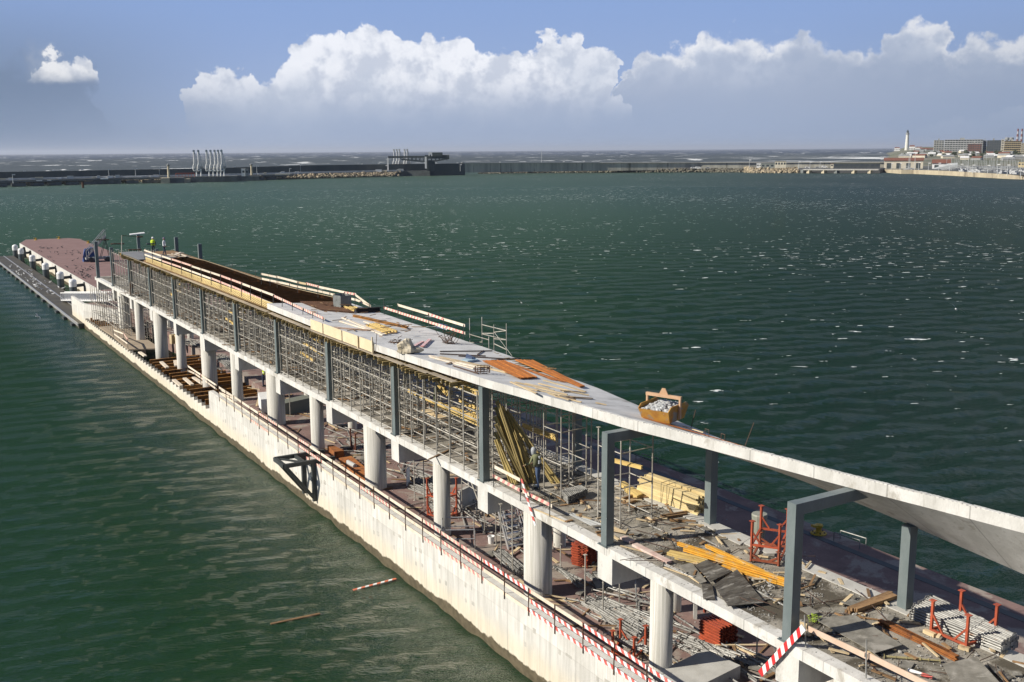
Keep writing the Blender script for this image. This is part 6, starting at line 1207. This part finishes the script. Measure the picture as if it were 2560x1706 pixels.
panel(R9,285,968,.42,.95,'upright perforated pale panel standing behind the nearest slim column',CONC,.9,.14,True); panel(E8,1820,870,1.5,1.1,'grey concrete trough side with a dark oval mark behind the second slim column',CONC,.5,.2)
panel(E8,400,320,.5,1.0,'white plastic panel leaning on the heap of props',WHITE,.8,.06); panel(Z5,800,960,2.4,1.0,'white stack of long boards beside the third slim column',WHITE,1.35,.7)
panel(Z5,1380,1010,2.6,.9,'shaded grey-green container box behind the wide column',mat('grey_green_box', (.16,.17,.14)),.3,1.1); panel(E3,330,190,.55,.9,'upper pale plywood box behind the pit, left of two',WOODP,.2,.5); panel(E3,420,190,.5,.9,'upper pale plywood box behind the pit, right of two',WOODP,.2,.5)
c = at(*E6(1500,1560),zf); m = MB(); m.bb(-1.6,1.2,-.7,.9,0,.5); o = thing('concrete_block', m, CONC, 'big low concrete block in the shade at the bottom of the view', 'block'); o.location = c; o.rotation_euler = (0,0,.15)
sheet(R5,[(810,880),(950,870),(1150,960),(1060,1110)],zf+.03,'painted sunlit patch on the floor between the wide and slim near columns',mat('sunlit_floor_colour', (.32,.22,.18), (.27,.18,.15)),name='floor_sun_patch',cat='sheet')  # pool of sun on the floor, laid as a thin paler sheet
for i, (cr, x, y, h) in enumerate([(R5,195,580,3.3),(R5,300,585,3.3),(R5,965,880,2.3),(R5,1130,950,2.6),(R5,1280,880,3.0),(R9,850,1350,1.6),(Z4,1700,560,3.2),(Z4,1890,650,3.2),(Z5,1300,1110,3),(R5,740,530,1.2)]):
    p = at(*cr(x,y),zf); o = std_mesh(h).build('upright_prop', SCM); o.location = p; tag(o, 'single grey prop standing upright on the red floor under the deck', 'steel prop', 'single props standing under the deck')
# steel bracket frame hung on the wall
a = onX(*E4(1010,720), 20.28); yb_ = [onX(*E4(880,1500),20.26).y, onX(*E4(630,1330),20.26).y]; e = empty('steel_bracket', (20.28, yb_[0], 3.0), 'dark steel bracket platform frame bolted to the face of the quay wall', 'bracket'); o0 = V((20.28, yb_[0], 3.0)); zt = 2.9
w_ = 1.8
for i, y in enumerate(yb_):
    d = y-yb_[0]; MB().beam((1.2,d,0),(-w_,d,0),.2,.22).build('top_beam', DARKS, e); MB().beam((-.12,d,-.1),(-.12,d,-2.35),.2,.2,(0,1,0)).build('leg', DARKS, e); MB().beam((-w_+.1,d,-.1),(-.12,d,-2.2),.16,.18).build('strut', DARKS, e)
dd = yb_[1]-yb_[0]; MB().beam((-w_,0,0),(-w_,dd,0),.2,.22).build('end_beam', DARKS, e); MB().beam((-.6,0,0),(-.6,dd,0),.16,.16).build('cross_beam', DARKS, e); MB().beam((-w_+.1,dd,.02),(-.6,0,.02),.1,.1).build('tie', DARKS, e)
# pit: brown beams laid across, planks, platform
k = 0; base = None
for y in list(np.arange(79, 99.5, 1.45))+list(np.arange(114, 130, 1.5)):
    x0 = 20.62+rn.uniform(0,.3) if y < 100 else 20.7; x1 = 26.2+rn.uniform(-.5,.5) if y < 100 else 22.6
    if base is None: base = hbeam(.22,.42)(MB(), 5.4).build('pit_beam', BROWN); tag(base, 'brown steel beam laid across the open pit', 'steel beam', 'brown beams laid across the pit'); o = base
    else: o = dup(base)
    o.location = ((x0+x1)/2, y+rn.uniform(-.1,.1), 1.25); o.rotation_euler = (0,0,math.pi/2+rn.uniform(-.02,.02)); o.scale = (1,(x1-x0)/5.4,1)
spread('plank', 'pale thick plank laid over the brown pit beams', 'plank', 'pale planks over the pit beams', plank(.3,.12), 2.4, [line(cr,*v,1.5) for cr,*v in [(E3,30,640,180,780),(E3,370,610,400,740),(E3,340,1080,520,1230),(E3,600,1040,790,1200),(E3,820,1020,1060,1180),(E2,1560,1380,1700,1480)]], WOODW)
P = [at(*E2(*p),1.55) for p in ((560,760),(820,730),(1230,700),(1330,760),(1400,880),(1640,990),(1960,1210),(1930,1290),(1290,1310),(870,960))]; m = MB(); m.slab([p-P[0] for p in P], .12); o = thing('walkway_platform', m, mat('weathered_planking', (.38,.31,.22), (.27,.21,.15), 1.5, .9, stretch=(.3,3,1), fine=.3), 'weathered timber platform over the pit around the far columns', 'platform'); o.location = P[0]
prail(E2, [(930,1040),(1065,1100),(1180,1190),(1275,1310)], [(930,830),(1065,870),(1180,920),(1275,1060)], 1.6, [(0,2,.95,0),(2,3,.95,1),(0,3,.5,0)], 'short white board rail at the corner of the timber platform')
prail(E3, [(690,990),(860,1020),(1000,1180),(1180,1290),(1370,1400)], [(680,730),(850,850),(990,950),(1180,1080),(1370,1200)], 1.6, [(0,4,.95,0),(1,2,.95,1),(0,1,.5,0),(1,4,.5,0)], 'striped guard rail slanting across the brown pit beams')
prail(E3, [(1500,1500),(1710,1570),(1905,1640)], [(1490,1310),(1705,1410),(1900,1540)], 1.7, [(0,2,.9,0),(0,2,.45,0)], 'white board rail between pit beams and the quay wall top')
# ------------------------------------------------------------------ people
def cloth_mat(name, bands, metal=0):
    """bands: (height, colour) from the feet up: clothing in sequence"""
    m = bpy.data.materials.new(name); m.use_nodes = True; nt = NT(m.node_tree); tc = nt.n('ShaderNodeTexCoord'); x = nt.n('ShaderNodeSeparateXYZ', {0: (tc, 'Object')}); c = None
    for h, col in bands: c = nt.mix(nt.m('GREATER_THAN', (x, 2), h), c if c else (*bands[0][1], 1), col)
    n = nt.noise((tc, 'Object'), 9, 4); hs = nt.n('ShaderNodeHueSaturation', {'Color': (c, 2), 'Value': nt.m('MULTIPLY_ADD', n, .7, .65)})
    p = nt.n('ShaderNodeBsdfPrincipled', {'Base Color': hs, 'Roughness': .9}); nt.n('ShaderNodeOutputMaterial', {'Surface': p}); return m
SKIN = mat('skin', (.42,.25,.17), (.36,.20,.14), 5, .6)
def person(p, label, J, R, bands, rz_=0, extra=None, helmet=None, hair=(.03,.02,.015)):
    e = empty('person', p, label, 'person', None, rz_)
    names = ['pelvis','waist','chest','neck','head','lh','lk','la','lt','rh','rk','ra','rt_','ls','le','lw','lf','rs','re','rw','rf']
    E_ = [(0,1),(1,2),(2,3),(3,4),(0,5),(5,6),(6,7),(7,8),(0,9),(9,10),(10,11),(11,12),(2,13),(13,14),(14,15),(15,16),(2,17),(17,18),(18,19),(19,20)]
    me = bpy.data.meshes.new('body'); me.from_pydata([J[n] for n in names], E_, []); me.materials.append(cloth_mat('clothes_'+label[:12], bands)); o = bpy.data.objects.new('body', me); C.objects.link(o); o.parent = e
    sk = o.modifiers.new('skin', 'SKIN'); ly = me.skin_vertices[0] if me.skin_vertices else None
    if ly is None: bpy.context.view_layer.objects.active = o; ly = me.skin_vertices.new(name='skin') if hasattr(me.skin_vertices, 'new') else None
    if ly:
        for i, n in enumerate(names): ly.data[i].radius = (R[n], R[n]*.85); ly.data[i].use_root = (i == 0)
    sk.use_smooth_shade = True; ss_ = o.modifiers.new('sub', 'SUBSURF'); ss_.levels = 1; ss_.render_levels = 1
    h = Vector(J['head']); m = MB(); m.lathe((h.x,h.y,h.z-.10),[(.05,-.02),(.085,.03),(.095,.10),(.085,.17),(.03,.22)],14); m.box((h.x,h.y-.095,h.z),(.025,.03,.04)); 
    for sx in (-1,1): m.box((h.x+sx*.095,h.y,h.z),(.018,.045,.06))
    f = m.build('head', SKIN, e, True)
    m = MB()
    for sx in (-1,1): m.box((h.x+sx*.033,h.y-.088,h.z+.025),(.022,.012,.012))
    m.box((h.x,h.y-.09,h.z-.05),(.045,.01,.008)); m.build('face', DARKS, e)
    if helmet: m = MB(); m.lathe((h.x,h.y,h.z+.03),[(.13,0),(.125,.012),(.108,.014),(.10,.08),(.06,.125),(.01,.14)],16); m.box((h.x,h.y-.12,h.z+.036),(.15,.09,.012)); m.build('helmet', helmet, e, True)
    for s in ('l','r'):            # hands with fingers
        a, b = Vector(J[s+'w']), Vector(J[s+'f']); d = (b-a).normalized(); w = d.cross(V((1,0,0))).normalized(); m = MB(); m.beam(a, a+d*.09, .075, .03, w)
        for i in range(4): u = V((1,0,0))*(.03-.02*i); m.path([a+d*.085+u, a+d*(.12+.01*(1 if i in (1,2) else 0))+u, a+d*.15+u+w*.02], .009, 5)
        m.path([a+d*.03+V((.04,0,0)), a+d*.07+V((.06,0,0))+w*.02, a+d*.095+V((.055,0,0))+w*.03], .010, 5); m.build('hand', SKIN, e)
    for s in ('l','r'): a = Vector(J[s+'a']); t = Vector(J[s+('t' if s == 'l' else 't_')]); MB().beam(V((a.x,a.y+.05,.045)), V((t.x,t.y-.06,.04)), .10, .085).build('shoe', DARKS, e)
    if extra: extra(e, J)
    return e
RB = dict(pelvis=.15,waist=.135,chest=.16,neck=.06,head=.07,lh=.095,lk=.065,la=.045,lt=.04,rh=.095,rk=.065,ra=.045,rt_=.04,ls=.065,le=.048,lw=.035,lf=.02,rs=.065,re=.048,rw=.035,rf=.02)
def stand(sp=.1, la=0, ra=0, lean=0, step=0):
    return dict(pelvis=(0,0,.95),waist=(0,-lean*.3,1.12),chest=(0,-lean*.7,1.36),neck=(0,-lean,1.53),head=(0,-lean*1.1,1.66),
        lh=(-.1,0,.9),lk=(-sp,-step*.6,.5),la=(-sp-.02,-step,.09),lt=(-sp-.02,-step-.16,.05),rh=(.1,0,.9),rk=(sp,step*.3-.03,.5),ra=(sp+.02,step,.09),rt_=(sp+.02,step-.16,.05),
        ls=(-.2,-lean*.8,1.42),le=(-.27,-lean*.7-la*.3,1.16),lw=(-.25,-lean*.7-la,.92+la*.4),lf=(-.25,-lean*.7-la-.1,.86+la*.4),rs=(.2,-lean*.8,1.42),re=(.27,-lean*.7-ra*.3,1.16),rw=(.25,-lean*.7-ra,.92+ra*.4),rf=(.25,-lean*.7-ra-.1,.86+ra*.4))
WH = mat('white_helmet', (.80,.80,.78), None, 1, .4); PURP = mat('purple_helmet', (.16,.10,.18), None, 1, .4); REDH = mat('red_helmet', (.60,.03,.04), None, 1, .4); HIV = mat('yellow_vest', (.62,.80,.04), (.52,.70,.03), 4, .8)
def vest(e, J):
    m = MB(); m.lathe((0,J['chest'][1]*.6,1.0),[(.19,0),(.20,.15),(.215,.38),(.17,.5),(.10,.54)],16); m.v = [(v[0]*1.1,v[1]*.82,v[2]) for v in m.v]; m.build('vest', HIV, e, True); 
    m = MB(); m.lathe((0,J['chest'][1]*.6,1.12),[(.205,0),(.207,.05)],16); m.v = [(v[0]*1.1,v[1]*.83,v[2]) for v in m.v]; m.build('reflective_band', WH, e)
PL = 10.0+.33
p = at(*R1(1412,288), PL); person(p, 'person in a yellow vest and white helmet standing at the far end of the roof', stand(.09,.02,.25,.05), RB, [(0,(.02,.025,.04)),(.98,(.02,.02,.025)),(1.52,(.35,.22,.16))], 2.6, vest, WH)
p = at(*R1(1512,292), PL); person(p, 'person in a white shirt and purple helmet walking on the far end of the roof', stand(.09,.1,.05,.04,.22), RB, [(0,(.02,.03,.06)),(.98,(.72,.74,.76)),(1.52,(.35,.22,.16))], .9, None, PURP)
# the worker by the leaning timbers, bent slightly forward, seen from behind
J = stand(.10,.25,.32,.22,.08); HOOD = mat('grey_hood', (.42,.44,.45), (.34,.36,.37), 6, .9)
def hood(e, J):
    h = J['head']; m = MB(); m.lathe((h[0],h[1]+.01,h[2]-.16),[(.10,-.05),(.125,.04),(.135,.14),(.125,.24),(.07,.31),(.01,.33)],16); m.build('hood', HOOD, e, True)
    m = MB(); m.lathe((0,-.12,1.02),[(.19,0),(.205,.2),(.21,.38),(.15,.5)],16); m.v = [(v[0]*1.12,v[1]*.85+.02,v[2]) for v in m.v]; m.build('vest', mat('olive_jacket', (.20,.21,.11), (.14,.15,.08), 6, .9), e, True)
    m = MB(); m.box((.03,.06,1.22),(.2,.12,.16)); m.box((.02,.05,1.42),(.16,.14,.1)); m.build('grey_panel', HOOD, e)
    m = MB(); m.lathe((0,-.02,.99),[(.175,0),(.178,.07)],14); m.build('tool_belt', DARKS, e); m = MB(); m.box((-.19,-.02,.93),(.1,.14,.2)); m.build('tool_pouch', mat('brown_leather', (.16,.09,.05)), e)
p = at(*R8(640,1238), ZD); person(p, 'person in grey hood, olive jacket and blue jeans beside the leaning timbers', J, RB, [(0,(.07,.11,.20)),(.98,(.19,.20,.10)),(1.52,(.3,.2,.15))], .5+math.pi, hood)
p = at(*Z5(770,520), ZF); person(p, 'person with red helmet and yellow vest bending among props by the pit', stand(.1,.4,.4,.42), RB, [(0,(.03,.04,.08)),(.98,(.03,.03,.04)),(1.5,(.3,.2,.15))], 1.2, vest, REDH)
p = onX(*R4(1410,60), 23.5); p.z = 7.4; person(V((23.6, p.y, 7.25)), 'person in dark green trousers standing high inside the tube scaffold', stand(.09,.3,.3,.1), RB, [(0,(.06,.075,.04)),(.98,(.10,.11,.07)),(1.5,(.3,.2,.15))], 1.0, None, None)
spread('plank', 'board laid in the scaffold under the feet of the high worker', 'plank', None, plank(.6,.05), 2.2, [((23.6,p.y-1.1,7.21),(23.6,p.y+1.1,7.21))], WOODP)
# ------------------------------------------------------------------ mooring pier: piles, pontoon, gangway, birds, machines
PD = mat('pile_dark_grey', (.075,.095,.10), (.055,.07,.075), 1, .5); base = None
for i, (x, yb, yt) in enumerate(((125,290,185),(190,325,220),(292,395,283),(410,475,352),(545,565,435),(695,640,528))):
    p = at(*R1(x,yb), .6); p.x = 23.75; lab = ['farthest','second farthest','third','fourth','fifth','nearest'][i]+' dark steel pile with a white cap beside the mooring pier'
    if base is None:
        e = empty('guide_pile', p, lab, 'pile', 'white-capped piles along the pontoon'); MB().lathe((0,0,-4),[(.52,0),(.52,5.0)],20).build('shaft', PD, e, False); MB().lathe((0,0,1.0),[(.53,0),(.53,.8),(.42,1.0),(.16,1.12),(.02,1.14)],20).build('cap', WHITE, e)
        m = MB(); m.beam((.48,0,1.1),(1.75,0,1.2),.4,.4); m.bb(1.45,1.75,-.35,.35,-.5,1.55); m.bb(1.42,1.5,-.35,.35,-3,-.4); m.build('fender_arm', DARKS, e); base = e
    else: dup(base, p, None, lab)
PON = mat('wet_dark_decking', (.085,.075,.05), (.055,.05,.035), .5, .6, c3=(.11,.10,.075), s3=.4, t3=.6)
e = empty('pontoon', (19.7,131,0), 'long dark floating pontoon with a pale rubbing rail moored beside the far pier', 'pontoon')
n = 98
MB().bb(0,3.6,.2,n,-.6,.55).build('deck', PON, e); m = MB(); m.bb(-.12,-.003,.2,n,.3,.62); m.build('edge_rail', ALU, e); m = MB(); m.bb(1.85,2.0,.2,n,.553,.60); m.build('cable_duct', ALU, e); m = MB(); m.bb(0,3.6,.05,.195,-.6,.6); m.build('end_beam', DARKS, e)
fb = None
for k in range(16):
    if fb is None: fb = MB().bb(-.45,-.125,-.7,.7,-.8,.32).build('float', DARKS, e); fb.location = (0,3,0)
    else: dup(fb, (0,3+6.1*k,0), parent=e)
a, b = at(*R1(560,690),.75), at(*R1(825,700),2.6); e = empty('gangway', (20.4,133.5,.8), 'white slatted gangway leading from the pontoon up to the pier', 'gangway'); o0 = V((20.4,133.5,.8))
A_, B_ = V((0,4.4,0)), V((2.6,0,1.9)); A_ = at(*R1(562,705),.7)-o0; B_ = V((23.6,134.0,2.6))-o0; s = V((.5,.6,0))
for k in (0,1): m = MB(); q = s*k*1.3; m.beam(A_+q+V((0,0,.06)),B_+q+V((0,0,.06)),.08,.12); m.beam(A_+q+V((0,0,1.05)),B_+q+V((0,0,1.05)),.08,.1); [m.beam(A_.lerp(B_,i/26)+q+V((0,0,.1)),A_.lerp(B_,i/26)+q+V((0,0,1.0)),.11,.04) for i in range(27)]; m.build('side_rail', WHITE, e)
m = MB(); m.slab([A_,B_,B_+s*1.3,A_+s*1.3],.06); m.build('walkway', ALU, e)
def bird_mesh(m, s=1.0): m.add([(-.22*s,0,.10*s),(-.05*s,-.07*s,.12*s),(.12*s,-.06*s,.15*s),(.2*s,0,.2*s),(.12*s,.06*s,.15*s),(-.05*s,.07*s,.12*s),(0,0,.04*s),(0.02*s,0,.2*s)],[(0,1,7),(1,2,7),(2,3,7),(3,4,7),(4,5,7),(5,0,7),(1,0,6),(2,1,6),(3,2,6),(4,3,6),(5,4,6),(0,5,6)]); m.rock((.22*s,0,.26*s),.055*s,1,3); m.tube((.26*s,0,.26*s),(.33*s,0,.25*s),.012*s,4); m.tube((0,.02*s,0),(0,.02*s,.08*s),.01*s,4); m.tube((.03*s,-.02*s,0),(.03*s,-.02*s,.08*s),.01*s,4); return m
GW = mat('gull_white', (.72,.72,.70), (.55,.56,.57), 5, .8); PG = mat('pigeon_grey', (.035,.035,.04), (.07,.07,.075), 5, .8)
gb = bird_mesh(MB(), 1.35).build('gull', GW); tag(gb, 'white gull standing on the dark pontoon', 'gull', 'gulls resting on the pontoon'); q = random.Random(6)
pts = [(265,855),(255,880),(425,880),(320,968),(408,1003),(475,962),(640,985),(768,965),(450,1045),(470,1070),(525,1085),(590,1045),(770,1060),(800,1085),(775,1125),(790,1115),(640,1170),(815,1175),(795,1205),(865,1197),(688,1225),(815,1245),(1118,1243),(1220,1260),(845,1330),(860,1345),(870,1365),(905,1368),(950,1290),(975,1300),(1000,1310),(940,1385),(1440,1380),(1545,1405),(1185,1415),(1165,1500),(1175,1510),(1250,1480),(1300,1545),(855,1320),(1020,1420),(735,1025),(240,875)]
for i, (x, y) in enumerate(pts):
    p = at(*E1(x,y), .57)
    if i == 0: gb.location = p; gb.rotation_euler = (0,0,1)
    else: dup(gb, p, (0,0,q.random()*6.28))
pb = bird_mesh(MB(), 1.1).build('pigeon', PG); tag(pb, 'dark pigeon standing on the red far pier', 'pigeon', 'pigeons on the far pier')
pts = [(980,385),(1000,415),(1040,410),(1075,410),(1170,405),(1175,430),(1220,420),(1270,408),(1410,415),(1515,375),(1525,395),(955,483),(1020,493),(1240,510),(1340,515),(1410,510),(1425,568),(1640,490),(1615,550),(1725,525),(1780,480),(1760,535),(1770,578),(1915,493),(1925,528),(1970,540),(1185,635),(1240,635),(1320,730),(1905,675),(1780,720),(2090,745),(1640,868),(1660,895),(1855,850),(1870,908),(2000,870),(2210,865),(2255,885),(2095,915),(2155,925),(2030,945),(2115,958),(2150,962),(2210,938),(2280,915),(1830,995),(1965,988),(2020,985),(1915,1043),(1990,1035),(2020,1010),(2060,1040),(2000,1075),(2015,1085),(2100,1105),(2045,1140),(2085,1155),(2165,1105),(2175,1128),(2210,1100),(2230,1155),(2150,1060),(2145,1085)]
for i, (x, y) in enumerate(pts):
    p = at(*E1(x,y), 2.22)
    if i == 0: pb.location = p
    else: dup(pb, p, (0,0,q.random()*6.28))
def flying(px, py, d, label, s=1.0, rz_=0):
    r = RM.T @ np.array([(px-1280)/F, -(py-853)/F, 1.0]); r = r/np.linalg.norm(r)*d; p = V((r[0], r[1], r[2]+H0)); m = MB(); m.rock((0,0,0),.11*s,.6,1); m.tube((-.25*s,0,0),(.28*s,0,.02),.05*s,6,.03*s)
    for k in (-1,1): m.add([(.08*s,0,.03),(-.08*s,0,.03),(-.05*s,.4*s*k,.16*s),(.12*s,.4*s*k,.16*s),(-.12*s,.75*s*k,.06*s),(.08*s,.4*s*k,.18*s),(-.08*s,.4*s*k,.14*s)],[(0,1,2,3),(2,4,3)])
    o = thing('gull', m, GW, label, 'gull', 'gulls in flight'); o.location = p; o.rotation_euler = (.5,.3,rz_)
flying(1304,758,95,'gull in flight low over the water above the striped guard rail',1,1.0); flying(2391,774,85,'gull in flight at the right over the dark water',1.1,.4); flying(216,575,150,'gull in flight low over the far pier',1,.3) if 0 else None
flying(1548,771,140,'tiny gull in flight right of the striped guard rail',.9,2); flying(94,792,110,'gull in flight over the water left of the pontoon',.8,.5); flying(1450,304,400,'tiny gull in flight against the pale clouds',1,.5)
# machines on the far pier
c = at(*R1(815,345), 2.2); e = empty('covered_machine', c, 'machine under a blue tarpaulin on the far pier', 'machine'); m = MB(); m.add([(-.9,-.8,0),(.9,-.8,0),(.9,.8,0),(-.9,.8,0),(-.55,-.6,2.2),(.75,-.55,2.4),(.75,.6,2.4),(-.5,.6,2.1),(-1.0,-.8,.9),(.95,-.9,1)],[(3,2,1,0),(4,5,6,7),(0,8,4,7,3),(0,1,9,8),(8,9,5,4),(1,2,6,5,9),(2,3,7,6)]); m.build('tarpaulin', mat('blue_tarpaulin', (.03,.07,.22), (.05,.10,.28), 2, .6, .3, 8), e); MB().bb(-.6,.6,-.5,.5,0,.3).build('base', DARKS, e)
c = at(*R1(925,345), 2.2); e = empty('boarding_stairs', c, 'steel stair trailer with railings beside the blue covered machine', 'stair trailer')
m = MB(); m.bb(-2.4,1.8,-.7,.7,.45,.8); m.build('chassis', mat('grey_trailer', (.30,.31,.30)), e)
for sx in (-1.6,1.1): 
    for sy in (-.75,.75): MB().tube((sx,sy-.1,.4),(sx,sy+.1,.4),.4,14).build('wheel', DARKS, e)
for k in (-.6,.6): m = MB(); m.beam((-2.3,k,.8),(1.0,k,4.3),.1,.2); [m.tube((-2.3+3.3*i/8,k,.8+3.5*i/8),(-2.3+3.3*i/8,k,1.9+3.5*i/8),.04,5) for i in range(9)]; m.tube((-2.3,k,1.9),(1.0,k,5.4),.05,5); m.build('side_rail', ALU, e)
m = MB(); [m.box((-2.3+3.3*i/12,0,.85+3.5*i/12),(.3,1.1,.05)) for i in range(13)]; m.build('treads', DARKS, e)
m = MB(); [m.beam((x,k,.8),(x2,k,4.1),.08,.08) for k in (-.55,.55) for x,x2 in ((.1,1.1),(1.5,.9))]; m.build('support', DARKS, e)
m = MB(); c = at(*R1(800,345),2.2); m.tube((0,0,0),(0,0,1.5),.05,6); m.box((0,0,1.6),(.3,.2,.25)); o = thing('marker_post', m, WHITE, 'small white-headed post in front of the blue tarpaulin', 'post'); o.location = c
# frames with tarp on the far end of the roof
p = onroof(R1(1125,262)); p = V((21.5,112.2,10.3)); pin(p, onY(*R1(1120,105), p.y), .05, 'tall pale tube standing at the far corner of the roof formwork', SCM)
for i, (x, y, x1) in enumerate(((885,148,1000),(1020,185,1140),(1262,120,1310),(1180,240,1300),(1345,185,1420))):
    d = (130.5,121.3,112,114,107)[i]; a, b = onY(*R1(x,y), d), onY(*R1(x1,y-2), d); m = MB(); m.beam(V((0,0,0)), b-a, .3, .12); o = thing('head_beam', m, RUSTD if i < 4 else DARKS, ['dark beam resting on the farthest left post','rusty beam resting on the second post of the far end','dark cap beam on the far sea-side post','rusty beam end at the far corner of the roof','thin dark beam behind the person in the vest'][i], 'beam'); o.location = a
a, b = onY(*R1(1120,108),121), onY(*R1(1300,122),121); pin(a, b, .03, 'thin cord strung between the tall tube and the far sea-side post'); 
m = MB(); p = onY(*R1(1195,100),118); m.slab([V((0,0,0)),V((1.6,.2,.1)),V((1.7,1,.15)),V((.1,.8,.05))],.08); o = thing('plastic_sheet', m, WHITE, 'white plastic sheet hanging on the cord at the far end', 'sheet'); o.location = p
# timber heap and white sheet at the head of the trough
c = V((24.9,101.5,10.45)); spread('plank', 'pale board in the small heap at the head of the dark trough', 'plank', 'boards heaped at the head of the trough', plank(.2,.05), 2.4, [(at(*R1(x0,y0),10.5+.05*i), at(*R1(x1,y1),10.5+.05*i)) for i, (x0,y0,x1,y1) in enumerate([(1540,285,1700,290),(1560,300,1740,300),(1620,265,1720,300),(1580,275,1690,265),(1600,290,1660,262)])], WOODW)
# things afloat
def afloat(cr, x0, y0, x1, y1, label, mats, st): a, b = at(*cr(x0,y0),.03), at(*cr(x1,y1),.03); m = MB(); board(m, V((0,0,0)), b-a, .14, .03, st, up=(1,0,.3)); o = thing('floating_board', m, mats, label, 'floating board'); o.location = a
DS = crop(0,0,2560,2353); afloat(DS,812,1356,910,1330,'red and white striped board floating in the calm water by the wall',[WOODW,mat('orange_faded', (.60,.16,.08)),WHITE],True); afloat(DS,622,1434,735,1410,'thin brownish board floating farther out in the calm water',[WOODB,REDP,WHITE],False)

# sea air: one even box of haze round the whole place
m = MB(); m.bb(-61000, 61000, -300, 61000, -8, 150); hm = bpy.data.materials.new('sea_haze'); hm.use_nodes = True; nt = NT(hm.node_tree)
pv = nt.n('ShaderNodeVolumePrincipled', {'Color': (.80,.87,1,1), 'Density': .00004, 'Anisotropy': .2}); o_ = nt.n('ShaderNodeOutputMaterial', {'Volume': pv}); o = m.build('haze', hm); o['kind'] = 'stuff'
